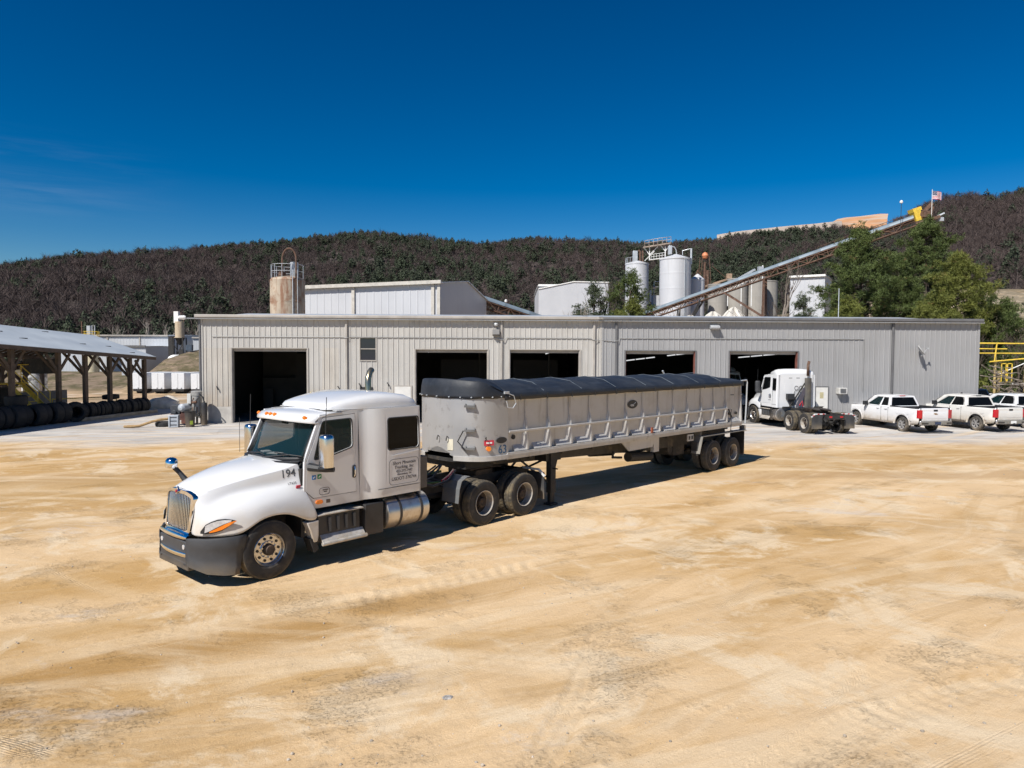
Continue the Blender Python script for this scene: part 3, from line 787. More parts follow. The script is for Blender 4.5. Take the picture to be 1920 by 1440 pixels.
        b.add([fs_(y0)(u, v, 0) for u, v in P], F); sw = b.build('sleeper_window', M_GLASS_D, T)
        b = MB(); cx = sum(p[0] for p in SW) / len(SW); cz = sum(p[1] for p in SW) / len(SW)
        WO = [(u + (.02 if u > cx else -.02), v + (.02 if v > cz else -.02)) for u, v in SW]
        plate_on(b, WO, [SW], fs_(1.19), .012); b.build('window_seal', M_BLACK, sw)
        b = MB(); b.loft([[(x, s * (y - (.6 * ins(z))), z) for z in (1.12, 2.05, 2.955)] for x, y in [(-3.50, 1.18), (-3.53, 1.172), (-3.555, 1.15), (-3.565, 1.12), (-3.565, 1.0)]], False)
        b.build('rear_corner', paint, T, smooth=True, ang=60)
        b = MB(); b.b2((-2.4, s * 1.187, 1.285), (-3.5, s * 1.1805, 1.295)); b.build('seam', M_INK, T)
        # crease on the sleeper and slot in the fairing
        if full:
            b = MB(); b.prism([(-2.72, s * 1.183, 1.955), (-3.48, s * 1.183, 2.035), (-3.48, s * 1.183, 2.00), (-3.1, s * 1.183, 1.955)], (0, s * .008, 0)); b.build('swage', paint, T, bevel=.006)
    b = MB(); b.b2((-3.565, -1.05, 1.12), (-3.52, 1.05, 2.955)); b.build('back_wall', paint, T)
    # floor, firewall, lining
    b = MB(); b.b2((-.80, -1.04, 1.10), (-3.5, 1.04, 1.16)); b.b2((-2.28, -1.02, 1.16), (-2.32, 1.02, 2.9)); b.b2((-.80, -1.0, 1.16), (-.86, 1.0, 1.99))
    b.build('cab_floor', M_INT, T)
    b = MB(); b.loft([[(-.62 - .30 * (y / .95) ** 2, y, 2.02), (-1.02 - .14 * y * y, y, 2.045), (-1.14 - .1 * y * y, y, 1.90), (-1.16, y, 1.6)] for y in (-.97, -.6, -.3, 0, .3, .6, .97)], False)
    b.build('dashboard', M_INT, T, smooth=True, solid=.02)
    b = MB(); b.box((-.92, -.25, 2.06), (.20, .28, .012), rz=.3); b.box((-.88, -.55, 2.075), (.16, .22, .02), rz=-.2); b.build('papers', M_PAPER, T)
    b = MB()
    pts = [(-1.30 - .22 * .42 * math.sin(a), .50 + .22 * math.cos(a), 2.04 + .22 * .9 * math.sin(a)) for a in [2 * math.pi * i / 20 for i in range(21)]]
    b.tube(pts, .017, 6); b.tube([(-1.30, .5, 2.04), (-1.08, .5, 1.92)], .03); b.beam((-1.30, .29, 2.04), (-1.30, .71, 2.04), .03, .02)
    b.build('steering_wheel', M_INK, T, smooth=True)
    for y in (.52, -.52):
        b = MB(); b.b2((-1.45, y - .26, 1.55), (-1.98, y + .26, 1.70)); b.prism([(-1.92, y - .25, 1.66), (-2.04, y - .25, 1.66), (-2.16, y - .25, 2.36), (-2.06, y - .25, 2.38)], (0, .5, 0))
        b.prism([(-2.06, y - .13, 2.40), (-2.15, y - .13, 2.40), (-2.17, y - .13, 2.58), (-2.09, y - .13, 2.58)], (0, .26, 0)); b.build('seat', M_SEAT, T, bevel=.03)
    b = MB().box((-1.0, .0, 2.70), (.03, .2, .06)); b.tube([(-.95, 0, 2.76), (-1.0, 0, 2.70)], .01); b.build('rear_view_mirror', M_INK, T)
    # windscreen
    gb = lambda y: Vector((-.455 - .36 * abs(y / .98) ** 2.4, y, 2.045 + .02 * y * y))
    gt = lambda y: Vector((-.945 - .19 * abs(y / .93) ** 2.2, y * .965, 2.835))
    ysn = [-.98, -.85, -.65, -.4, -.15, .15, .4, .65, .85, .98]
    b = MB(); b.loft([[gb(y).lerp(gt(y), k) + Vector((.02 * math.sin(math.pi * k), 0, 0)) for k in (.06, .25, .5, .75, .96)] for y in [v * .965 for v in ysn]], False)
    b.build('windscreen', M_GLASS, T, smooth=True, ang=60)
    b = MB()
    b.loft([[gb(y).lerp(gt(y), k) + Vector((-.012, 0, 0)) for k in (-.02, .085)] for y in ysn], False)
    b.loft([[gb(y).lerp(gt(y), k) + Vector((-.012, 0, 0)) for k in (.93, 1.0)] for y in ysn], False)
    for s in (1, -1):
        b.loft([[gb(y * s).lerp(gt(y * s), k) + Vector((-.01, s * .005 * (y > .95), 0)) for k in (0, .25, .5, .75, 1)] for y in (.90, .95, 1.0)], False)
    b.build('windscreen_seal', M_BLACK, T, smooth=True, ang=60, solid=.006)
    for s in (1, -1):
        b = MB(); A = [(-.735, 1.06, 2.05), (-.865, 1.04, 2.3), (-1.0, 1.01, 2.6), (-1.10, .985, 2.86)]; B_ = [(-.80, .975, 2.05), (-.91, .96, 2.3), (-1.035, .94, 2.6), (-1.13, .915, 2.86)]; D = [(-.78, 1.088, 2.05), (-.905, 1.075, 2.3), (-1.04, 1.05, 2.6), (-1.15, 1.015, 2.86)]
        b.loft([[(p[0], s * p[1], p[2]) for p in tr] for tr in zip(B_, A, D)], False); b.build('windscreen_pillar', M_BLACK, T, smooth=True, ang=60, solid=.02)
    if full:
        for y0, y1 in ((.15, .75), (-.65, -.05)):
            b = MB(); p = gb(y0) + Vector((.04, 0, .03)); q = gb(y1).lerp(gt(y1), .12) + Vector((.05, 0, 0)); b.tube([p, q], .012, 5)
            q2 = gb(y1 - .35).lerp(gt(y1 - .35), .16) + Vector((.035, 0, 0)); q3 = gb(y1 + .2).lerp(gt(y1 + .2), .08) + Vector((.035, 0, 0)); b.tube([q2, q, q3], .009, 4)
            b.build('wiper', M_INK, T)
    b = MB(); b.loft([[gb(y) + Vector((.0, 0, -.03)), gb(y) + Vector((.08, 0, -.012)), gb(y) + Vector((.13, 0, -.035))] for y in ysn], False); b.build('cowl', M_BLACK, T, solid=.01)
    # brow over the windscreen with marker lamps
    b = MB(); rings = []
    for y in [v * 1.06 for v in (-1, -.9, -.7, -.45, -.2, 0, .2, .45, .7, .9, 1)]:
        a = abs(y); fx = -.64 - .33 * (a / 1.02) ** 2.4; zt = 2.955 - .05 * a ** 2
        rings.append([(fx - .16, y, zt - .15), (fx - .015, y, zt - .17), (fx, y, zt - .14), (fx - .015, y, zt - .105), (fx - .11, y, zt - .035), (fx - .28, y, zt), (-1.30, y, zt + .02), (-1.62, y, zt + .03)])
    b.loft(rings, False); br = b.build('roof_brow', paint, T, smooth=True, ang=50, solid=.03)
    for y in (-.88, -.15, 0, .15, .86) if full else (-.15, 0, .15):
        b = MB(); a = abs(y); fx = -.64 - .33 * (a / 1.02) ** 2.4; zt = 2.955 - .05 * a * a
        c = Vector((fx - .045, y, zt - .072)); b.cyl(c - Vector((.03, 0, .03)), c + Vector((.022, 0, .016)), .052, .030, 12)
        b.build('marker_lamp', M_AMBER, T, smooth=True)
    # raised roof cap
    b = MB(); rings = []
    for x, hw, ze, zc in ((-1.38, .66, 2.965, 2.975), (-1.40, .80, 2.965, 3.04), (-1.5, .90, 2.965, 3.10), (-1.75, .99, 2.965, 3.17), (-2.1, 1.04, 2.96, 3.245), (-2.5, 1.085, 2.96, 3.29), (-2.95, 1.095, 2.96, 3.275), (-3.3, 1.09, 2.96, 3.225), (-3.48, 1.06, 2.96, 3.14), (-3.56, 1.0, 2.955, 3.02), (-3.565, .95, 2.95, 2.96)):
        d = zc - ze; hw2 = hw
        half = [(hw2, ze), (hw2, ze + d * .30), (hw2 * .985, ze + d * .56), (hw2 * .94, ze + d * .76), (hw2 * .80, ze + d * .90), (hw2 * .45, ze + d * .98), (0, zc)]
        rings.append([(x, -y, z) for y, z in half] + [(x, y, z) for y, z in reversed(half[:-1])])
    b.loft(rings, False); b.build('roof_cap', paint, T, smooth=True, ang=60)
    for s in (1, -1):
        b = MB(); b.loft([[(x, s * y, 2.955), (x, s * (y - .13), 2.958)] for x, y in ((-1.5, 1.045), (-1.9, 1.045), (-2.13, 1.045), (-2.35, 1.10), (-2.55, 1.14), (-3.5, 1.145), (-3.565, 1.08))], False)
        b.build('roof_gutter', paint, T, solid=.012)
    # mirrors
    for s in (1, -1):
        b = MB(); b.tube([(-.86, s * 1.09, 1.93), (-.92, s * 1.22, 1.92), (-1.02, s * 1.38, 1.90), (-1.12, s * 1.52, 1.90)], [.085, .075, .06, .05], 8)
        b.cyl((-1.0, s * 1.40, 1.92), (-1.0, s * 1.40, 1.945), .13, n=18); mr = b.build('door_mirror', M_BLACK, T, smooth=True)
        b = MB(); rings = []
        for z, k in ((1.945, .96), (1.97, 1), (2.30, 1), (2.48, 1), (2.53, .92), (2.555, .72), (2.562, .4)):
            rings.append([(-1.02 + .115 * k * math.copysign(abs(math.cos(a)) ** .6, math.cos(a)), s * (1.42 + .135 * k * math.copysign(abs(math.sin(a)) ** .6, math.sin(a))), z) for a in [2 * math.pi * i / 20 for i in range(20)]])
        b.loft(rings, True, True, True); b.build('mirror_head', PM('mirror_shell', (.70, .70, .70), .2, 1, var=.05) if full else M_GREYPL, mr, smooth=True, ang=60)
    b = MB(); b.tube([(.66, -.78, 1.66), (.72, -.86, 1.78), (.80, -.93, 1.90)], [.06, .045, .05], 8)
    hm = b.build('hood_mirror', M_BLACK, T, smooth=True)
    b = MB(); rings = []
    for z, k in ((1.88, .6), (1.90, 1.0), (1.97, 1.05), (2.03, .95), (2.07, .7), (2.085, .3)):
        rings.append([(.84 + .11 * k * math.cos(a), -.95 + .125 * k * math.sin(a), z) for a in [2 * math.pi * i / 16 for i in range(16)]])
    b.loft(rings, True, True, True); b.build('mirror_head', M_CHROME, hm, smooth=True, ang=70)
    # antennas
    for p_, q_, r_ in (((-1.0, 1.42, 2.5), (-1.03, 1.42, 3.26), .007), ((-1.0, -1.42, 2.5), (-1.02, -1.42, 3.2), .007), ((-.55, -1.0, 2.05), (-.56, -1.02, 2.75), .005)):
        MB().tube([p_, q_], r_, 5).build('antenna', M_INK, T)
    # --- chassis
    b = MB()
    for s in (1, -1):
        b.b2((1.0, s * .38, .82), (-7.95, s * .47, 1.06))
    for x in (-1.5, -3.2, -4.4, -5.1, -6.3, -7.6): b.b2((x - .06, -.42, .84), (x + .06, .42, 1.0))
    b.b2((-3.6, -.6, 1.04), (-4.6, .6, 1.085)); b.cyl((-.8, 0, .72), (-5.5, 0, .62), .07, n=10)
    for x in (-5.55, -7.0):
        b.cyl((x, -.85, .535), (x, .85, .535), .08, n=10); b.lathe([(-.17, .05), (-.1, .2), (.1, .2), (.17, .05)], (x, 0, .55), (1, 0, 0), 14)
        for s in (1, -1): b.cyl((x - .28, s * .42, .62), (x - .28, s * .42, .84), .12, n=12); b.b2((x - .5, s * .36, .50), (x + .35, s * .46, .60))
    b.build('frame_rail', M_CHASSIS, T)
    b = MB(); b.prism([(-5.75, -.46, 1.19), (-6.55, -.46, 1.19), (-6.95, -.40, 1.15), (-6.95, -.20, 1.14), (-6.40, 0, 1.19), (-6.95, .20, 1.14), (-6.95, .40, 1.15), (-6.55, .46, 1.19), (-5.75, .46, 1.19)], (0, 0, .05))
    b.b2((-5.9, -.5, 1.06), (-6.5, .5, 1.19)); b.build('fifth_wheel', PM('greasy_steel', (.045, .035, .03), .5, .5, var=.4, scale=6, dirt=(.12, .08, .05), dscale=5), T, bevel=.01)
    # tanks, steps, boxes on both sides
    for s in (1, -1):
        b = MB(); b.lathe([(-2.62, .0), (-2.62, .30), (-2.64, .335), (-2.70, .35), (-3.68, .35), (-3.74, .335), (-3.76, .30), (-3.76, 0)], (0, s * .90, .735), (1, 0, 0), 36)
        tk = b.build('fuel_tank', PM('dusty_aluminium_tank', (.58, .55, .52), .32, .9, var=.1, scale=2, dirt=(.30, .22, .13), dscale=3, dlo=.5, dhi=.7, damt=.6, dust=(.38, .28, .17), dz=(.35, .72)), T, smooth=True, ang=40)
        b = MB()
        for x in (-2.95, -3.52): b.lathe([(x - .03, .351), (x - .03, .36), (x + .03, .36), (x + .03, .351)], (0, s * .90, .735), (1, 0, 0), 30)
        b.build('tank_strap', M_BLACK, tk)
        b = MB(); b.b2((-1.0, s * .70, .46), (-1.98, s * 1.13, .98)); bx = b.build('step_box', M_BLACK, T, bevel=.02)
        b = MB(); b.b2((-.97, s * .72, .98), (-2.02, s * 1.2, 1.005)); b.prism([(-1.05, s * 1.13, .60), (-2.04, s * 1.13, .60), (-2.04, s * 1.25, .455), (-1.05, s * 1.25, .455)], (0, 0, -.035))
        b.tube([(-1.03, s * 1.25, .445), (-2.06, s * 1.25, .445)], .04, 8); b.build('step', M_RIM, bx, bevel=.006)
        b = MB()
        for k in range(4):
            x = -1.22 - .19 * k; b.prism([(x, s * 1.132, .92), (x - .07, s * 1.132, .92), (x - .07, s * 1.132, .64), (x - .02, s * 1.132, .64)], (0, s * .035, 0))
        b.build('step_rib', PM('grey_rib', (.07, .075, .08), .5), bx, bevel=.008)
        b = MB(); b.b2((-2.08, s * .68, .40), (-2.54, s * 1.17, 1.03)); b.cyl((-2.2, s * 1.0, 1.03), (-2.2, s * 1.0, 1.06), .05)
        b.build('battery_box', M_BLACK, T, bevel=.035)
        # plate before the drive axle, flap behind it
        b = MB(); b.loft([[(-4.62, y, .66), (-4.66, y, .98), (-4.73, y, 1.16), (-4.90, y, 1.24), (-5.0, y, 1.245)] for y in (s * .66, s * 1.22)], False)
        b.build('quarter_fender', PM('grey_fender_plate', (.12, .125, .13), .6, var=.15, dirt=(.22, .17, .11), dscale=4), T, solid=.012)
        b = MB(); b.tube([(-4.70, s * .3, .98), (-4.72, s * 1.02, .96)], .03, 7); b.build('fender_bracket', M_BLACK, T)
        b = MB(); b.b2((-7.72, s * .62, .30), (-7.735, s * 1.2, 1.0)); fl = b.build('mud_flap', PM('rubber_flap', (.04, .04, .042), .7, var=.3, dust=(.2, .16, .11), dz=(.2, .7)), T)
        b = MB(); b.beam((-7.72, s * .45, 1.06), (-7.72, s * 1.02, 1.06), .05, .05); b.beam((-7.72, s * 1.02, 1.06), (-7.72, s * 1.22, .90), .05, .05); b.build('flap_hanger', M_WHITE_R, fl)
        b = MB()
        for t0 in (.50, .78): b.box((-7.75, s * (t0 + .06), 1.06), (.012, .11, .045))
        b.box((-7.752, s * 1.12, .98), (.012, .09, .045)); b.build('reflector', M_RED, fl)
        b = MB(); b.box((-7.97, s * .30, .92), (.03, .16, .09)); b.build('tail_lamp', M_RED, T, bevel=.01)
    b = MB(); b.b2((-7.93, -.45, .80), (-7.96, .45, 1.0)); b.build('rear_crossmember', M_CHASSIS, T)
    # wheels
    for s in (1, -1):
        truck_wheel(T, 0, s * 1.03, 'steer', steer)
        for x in (-5.52, -6.98): truck_wheel(T, x, s * 1.06, 'drive')
    # exhaust
    return T

tr1 = make_tractor('semi_truck', 'white conventional sleeper semi truck numbered 194 parked on the sand in front', (-5.21, 13.45, 0), R(228), M_WHITE, steer=R(0))
# lettering and decals of the front truck
def hood_text(name, txt, x, z, y, size, mat, lean, tilt, bold):
    X = Vector((-1, lean, .06)).normalized(); Y = Vector((0, -tilt, 1)); Z = X.cross(Y).normalized(); Y = Z.cross(X)
    M = Matrix((X, Y, Z)).transposed().to_4x4(); M.translation = (x, y, z)
    o = lettering(name, txt, size, mat, tr1, M, bold=bold, depth=0, sx=.95)
    hd = [c for c in tr1.children if c.name.startswith('hood')][0].evaluated_get(bpy.context.evaluated_depsgraph_get())
    for v in o.data.vertices:
        ok, hit, nn_, fi = hd.ray_cast(v.co + Z * .4, -Z)
        if ok: v.co = hit + Z * .006
    return o
hood_text('fleet_number', '194', -.50, 1.835, .955, .20, PM('grey_ink', (.05, .055, .065), .4), .18, .42, .001)
hood_text('fender_script', 'LT625', -.55, 1.655, 1.022, .065, M_INK, .08, .22, 0)
dec = {'blue': (.02, .16, .45), 'green': (.01, .22, .09), 'red': (.45, .02, .06)}
for nm, x, z in (('blue', -.95, 1.72), ('green', -1.07, 1.725)):
    b = MB().box((x, 1.104, z), (.085, .006, .085)); q = b.build('sticker', PM(nm + '_sticker', dec[nm], .4), tr1)
    b = MB().beam((x + .02, 1.108, z - .015), (x - .02, 1.108, z + .015), .004, .02); b.build('sticker_mark', M_PAPER, q)
b = MB(); b.box((-.64, 1.055, 1.57), (.085, .02, .085), Matrix.Rotation(R(-18), 3, 'X')); b.build('sticker', PM('red_sticker', dec['red'], .4), tr1)
b = MB(); b.prism([(u, 1.098, v) for u, v in rrect(-1.14, 1.195, -.98, 1.275, .04)], (0, .02, 0)); b.build('side_lamp', M_AMBER, tr1, bevel=.008)
b = MB(); b.b2((-1.22, 1.094, 1.19), (-1.31, 1.10, 1.26)); b.build('side_badge', PM('brown_badge', (.10, .07, .05), .5), tr1)
b = MB(); plate_on(b, rrect(-1.30, 1.36, -1.06, 1.50, .06), [rrect(-1.292, 1.368, -1.068, 1.492, .055)], lambda u, v, t: (u, 1.102 + .003 - t, v), .004)
for k in range(2): b.box((-1.2, 1.104, 1.455 - .035 * k), (.12 - .05 * k, .003, .018))
b.build('door_emblem', PM('brown_ink', (.10, .08, .07), .5), tr1)
YS = 1.182
b = MB(); plate_on(b, rrect(-3.475, 1.335, -2.68, 1.875, .09), [rrect(-3.468, 1.342, -2.687, 1.868, .084)], lambda u, v, t: (u, YS + .004 - t, v), .004); b.build('sign_border', PM('sign_ink', (.05, .045, .05), .5), tr1)
SI = MATS['sign_ink']
for txt, z, size, sh, bo in (('Short Mountain', 1.785, .098, .25, .0), ('Trucking, Inc.', 1.695, .098, .25, .0), ('423-272-7442', 1.61, .078, .1, 0), ('Mooresburg, TN', 1.545, .055, .2, 0), ('USDOT-370744', 1.455, .10, 0, .0)):
    lettering('door_sign', txt, size, SI, tr1, side_matrix(-3.08, YS + .001, z), sh, bo)
# upright exhaust on the far side and coiled air lines behind the cab
b = MB(); b.cyl((-3.75, -.95, 1.0), (-3.75, -.95, 2.2), .12, n=16); b.build('muffler', M_ALU, tr1, smooth=True)
b = MB(); b.tube([(-3.75, -.95, 2.2), (-3.75, -.95, 2.95), (-3.75, -.97, 3.35), (-3.78, -1.0, 3.50), (-3.86, -1.05, 3.62), (-3.95, -1.1, 3.68)], .075, 12, cap=False)
b.build('exhaust_stack', PM('tan_chrome', (.42, .36, .24), .25, .9, var=.1), tr1, smooth=True, ang=60, solid=.006)
b = MB(); b.b2((-3.57, .72, 1.15), (-3.78, 1.12, 1.85)); b.build('side_extender', PM('dusty_extender', (.10, .09, .08), .8, var=.25), tr1, bevel=.02)
b = MB()
b.tube([(-3.62, .70, 1.65), (-3.75, .75, 1.35), (-3.95, .7, 1.18), (-4.4, .6, 1.22), (-4.75, .5, 1.45)], .028, 7)
b.tube([(-3.62, .45, 1.55), (-3.95, .4, 1.2), (-4.4, .42, 1.25), (-4.78, .4, 1.44)], .022, 6)
b.tube([(-3.7, .62, 1.22), (-4.1, .95, 1.10), (-4.6, .90, 1.16), (-5.0, .72, 1.33)], .03, 7)
b.tube([(-3.62, .2, 1.6), (-3.9, .25, 1.25), (-4.4, .2, 1.2), (-4.85, .2, 1.4)], .02, 6)
b.build('air_hose', M_BLACK, tr1, smooth=True)
b = MB().tube([(-4.45, .86, 1.16), (-4.75, .80, 1.26), (-4.95, .70, 1.34)], .032, 7); b.build('hose_grip', M_RED, tr1, smooth=True)
b = MB().tube([(-3.8, .5, 1.12), (-4.3, .75, 1.14), (-4.6, .86, 1.14)], .018, 5); b.tube([(-3.9, 0, 1.12), (-4.6, -.1, 1.16), (-5.2, 0, 1.2)], .03, 6); b.build('air_line', PM('green_line', (.05, .12, .04), .5), tr1)
# ------------------------------------------------------------------ dump trailer
def make_trailer():
    T = thing('dump_trailer', 'ribbed aluminium dump trailer numbered 63 under a dark blue tarp behind the front truck', 'trailer', (7.21, 26.62, 0), R(225.3))
    M_AL = PM('dull_aluminium', (.50, .49, .475), .55, .35, var=.06, scale=1.2, dirt=(.38, .35, .31), dscale=1.6, dlo=.47, dhi=.68, damt=.5, streak=(.33, .305, .275), stz=(7, 7, .5), slo=.55, shi=.75, bump=.05, bscale=14)
    M_NOSE = PM('nose_aluminium', (.40, .40, .405), .48, .4, var=.05, scale=1.0, dirt=(.22, .205, .19), dscale=4.2, dlo=.58, dhi=.68, damt=.6, streak=(.31, .30, .285), stz=(7, 7, .5), slo=.6, shi=.8, bump=.05, bscale=10)
    M_TARP = PM('dark_blue_tarp', (.016, .020, .028), .6, var=.25, scale=1.5, dirt=(.045, .052, .064), dscale=1.6, dlo=.5, dhi=.8, damt=.45, bump=.35, bscale=7, streak=(.028, .036, .05), stz=(1.2, 4, 4))
    ZB, ZR, ZT, X0, X1 = 1.47, 1.64, 3.0, -.55, 11.62
    ribs = [.52 + .8655 * i for i in range(13)]
    for s in (1, -1):
        b = MB()
        # side sheet, slightly inboard of the ribs
        b.b2((X0, s * 1.10, 1.60), (X1, s * 1.13, ZT))
        for x in ribs:
            w, f = .045, .10
            # upper rib: shallow wedge, widening to a gusset towards the lower rail
            b.prism([(x - w * .5, s * 1.13, ZT), (x - w * .5, s * 1.13, 1.66), (x - w * .5, s * 1.245, 1.66), (x - w * .5, s * 1.225, 2.12), (x - w * .5, s * 1.165, 2.45), (x - w * .5, s * 1.16, ZT)], (w * 1.3, 0, 0))
            b.loft([[(x + .02, s * 1.132, 2.50), (x + .02, s * 1.165, 2.48)], [(x + .13, s * 1.132, 2.0), (x + .02, s * 1.225, 2.05)], [(x + .20, s * 1.132, 1.66), (x + .02, s * 1.245, 1.66)]], False)
            # sloping shed plate at the foot of each bay
        for a, c in zip([X0 + .1] + ribs, ribs + [X1]):
            if c - a > .5: b.prism([(a + .03, s * 1.131, 1.80), (a + .03, s * 1.24, 1.655), (a + .03, s * 1.131, 1.655)], (c - a - .28, 0, 0))
        b.prism([(X0 - .02, s * 1.13, ZT), (X0 - .02, s * 1.13, 1.6), (X0 - .02, s * 1.25, 1.6), (X0 - .02, s * 1.20, 2.6), (X0 - .02, s * 1.18, ZT)], (.07, 0, 0))
        sd = b.build('side_wall', M_AL, T)
        b = MB(); b.b2((X0, s * 1.10, ZB + .05), (X1 + .05, s * 1.26, ZR)); b.b2((X0, s * 1.08, ZB), (X1 + .05, s * 1.235, ZB + .05))
        b.b2((X0, s * 1.262, ZB + .10), (X1, s * 1.268, ZB + .13))
        b.build('bottom_rail', M_AL, T, bevel=.008)
        b = MB(); b.b2((.52, s * 1.215, 2.12), (X1 - .02, s * 1.255, 2.18)); b.build('mid_rail', M_AL, T, bevel=.012)
        b = MB(); b.b2((X0, s * 1.09, ZT - .06), (X1, s * 1.19, ZT)); b.build('top_rail', M_AL, T, bevel=.008)
        b = MB()
        for x in (.25, -.25): b.cyl((x, s * 1.135, 1.95), (x, s * 1.19, 1.95), .05, n=10)
        b.beam((.30, s * 1.16, 2.12), (.05, s * 1.16, 1.80), .03, .02); b.tube([(.1, s * 1.17, 2.1), (.2, s * 1.18, 1.85), (.3, s * 1.26, 1.6), (.35, s * 1.275, 1.3)], .014, 5)
        b.build('gate_linkage', M_CHASSIS, T)
        b = MB().box((5.35, s * 1.262, 1.74), (.10, .03, .16)); b.build('marker_plate', PM('amber_marker', (.36, .10, .05), .5, var=.3), T)
    # rounded nose
    half = [(11.62, 1.235), (11.95, 1.235), (12.25, 1.215), (12.55, 1.13), (12.80, .96), (12.97, .72), (13.08, .42), (13.12, 0)]
    half = [(11.62 + (x - 11.62) * .82, y) for x, y in half]
    fine = []
    for i in range(len(half) - 1):
        for k in range(3):
            t = k / 3; P0 = Vector(half[max(i - 1, 0)]); P1 = Vector(half[i]); P2 = Vector(half[i + 1]); P3 = Vector(half[min(i + 2, len(half) - 1)])
            q = .5 * ((2 * P1) + (P2 - P0) * t + (2 * P0 - 5 * P1 + 4 * P2 - P3) * t * t + (3 * P1 - P0 - 3 * P2 + P3) * t ** 3)
            fine.append((q.x, q.y))
    fine.append(half[-1])
    prof = fine + [(x, -y) for x, y in reversed(fine[:-1])]
    def low(x, y): return 1.59 + .20 * max(0, 1 - (y / .45) ** 2) * (1 if x > 12.3 else 0)
    b = MB(); b.loft([[(x, y, low(x, y)), (x, y, 1.66), (x, y, 2.2), (x, y, ZT + .02)] for x, y in prof], False)
    b.add([(X1, s * 1.235, z) for s in (1, -1) for z in (1.45, ZT)], [(0, 1, 3, 2)])
    nose = b.build('nose_panel', M_NOSE, T, smooth=True, ang=60)
    b = MB(); b.loft([[(x - .0, y * 1.0, low(x, y) - .10), (x + .025 * (x > 12), y * 1.03, low(x, y) - .10), (x + .025 * (x > 12), y * 1.03, low(x, y) + .01), (x, y, low(x, y) + .012)] for x, y in prof if not (abs(y) < .47)][:18], False)
    b.loft([[(x, y, low(x, y) - .10), (x + .025 * (x > 12), y * 1.03, low(x, y) - .10), (x + .025 * (x > 12), y * 1.03, low(x, y) + .01), (x, y, low(x, y) + .012)] for x, y in prof if y < -.47], False)
    b.build('nose_lip', M_AL, T)
    b = MB(); b.prism([(x - .06, y * .97, 1.44) for x, y in prof], (0, 0, .08)); b.b2((11.7, -.75, 1.27), (12.6, .75, 1.44)); b.build('kingpin_plate', M_CHASSIS, T)
    b = MB(); b.b2((X0, -1.10, 1.50), (X1, 1.10, 1.56)); b.b2((X0, -1.10, 1.56), (X0 + .05, 1.10, ZT)); b.build('floor_and_gate', M_AL, T)
    # ladder steps, hooks and plates on the nose
    def nose_at(f, out=.0):
        i = min(int(f), len(fine) - 2); p = Vector(fine[i]).lerp(Vector(fine[i + 1]), f - i); d = (Vector(fine[i + 1]) - Vector(fine[i])).normalized()
        n = Vector((d.y, -d.x)); n = n if n.x > 0 or n.y > 0 else -n
        if n.x < 0: n = -n
        return Vector((p.x, p.y, 0)) + Vector((n.x, n.y, 0)) * out, Vector((d.x, d.y, 0)), Vector((n.x, n.y, 0))
    M_STEP = PM('step_grey', (.12, .12, .12), .6, var=.2)
    for z in (2.82, 2.24, 1.80):
        b = MB(); p, d, n = nose_at(12.4, .0); p2 = p + n * .07
        b.beam(p2 - d * .13 + Vector((0, 0, z)), p2 + d * .13 + Vector((0, 0, z)), .06, .05)
        for q in (-.11, .11): b.beam(p + d * q + Vector((0, 0, z + .05)), p2 + d * q + Vector((0, 0, z)), .03, .04)
        b.build('ladder_step', M_STEP, T)
    p, d, n = nose_at(12.7, .10)
    b = MB().tube([p + Vector((0, 0, 2.24)) + d * .12, p + d * .26 + Vector((0, 0, 1.98)), p + d * .06 + Vector((0, 0, 1.76))], .016, 6); b.build('step_chain', M_CHASSIS, T)
    for f in (20.3, 18.2, 8.3):
        p, d, n = nose_at(f, .02); z = 2.04
        b = MB().tube([p + Vector((0, 0, z)), p + n * .05 + Vector((0, 0, z + .04)), p + n * .07 + Vector((0, 0, z + .0)), p + n * .05 + d * .03 + Vector((0, 0, z - .07))], .013, 5); b.build('tie_hook', M_CHASSIS, T)
    def plate(name, f, z, w, h, mat, out=.008):
        p, d, n = nose_at(f, out); b = MB(); Mx = Matrix((d, n, Vector((0, 0, 1)))).transposed()
        b.box(p + Vector((0, 0, z)), (w, .008, h), Mx); return b.build(name, mat, T)
    pl = plate('warning_label', 7.2, 1.93, .26, .13, PM('red_label', (.50, .03, .06), .5, var=.2), .010)
    p, d, n = nose_at(7.2, .018); b = MB(); b.box(p + Vector((0, 0, 1.93)), (.15, .006, .04), Matrix((d, n, Vector((0, 0, 1)))).transposed()); b.build('label_mark', M_PAPER, pl)
    plate('worn_label', 17.8, 1.87, .17, .27, PM('pale_label', (.55, .52, .42), .7, var=.15))
    p, d, n = nose_at(7.4, .0); b = MB().cyl(p + Vector((0, 0, 1.79)), p + n * .05 + Vector((0, 0, 1.79)), .06, n=14); b.build('side_lamp', M_AMBER, T, smooth=True)
    for s in (1, -1):
        b = MB().lathe([(0, .0), (0, .85), (.012, .9), (.012, 0)], (0, 0, 0), (0, 1, 0), 24)
        b.v = [(11.86 + v[0] * .20, s * (1.237 + v[1]), 1.97 + v[2] * .085) for v in b.v]; b.build('maker_badge', M_INK, T)
        b = MB().lathe([(0, .0), (0, .9), (.014, .95), (.014, 0)], (0, 0, 0), (0, 1, 0), 28)
        b.v = [(6.23 + v[0] * .27, s * (1.131 + v[1]), 2.575 + v[2] * .135) for v in b.v]; bd = b.build('oval_badge', M_INK, T)
        b = MB(); b.tube([(6.35, s * 1.147, 2.55), (6.27, s * 1.147, 2.57), (6.18, s * 1.147, 2.57), (6.12, s * 1.147, 2.60), (6.08, s * 1.147, 2.63)], .010, 4); b.box((6.24, s * 1.147, 2.53), (.16, .004, .02)); b.build('badge_mark', M_PAPER, bd)
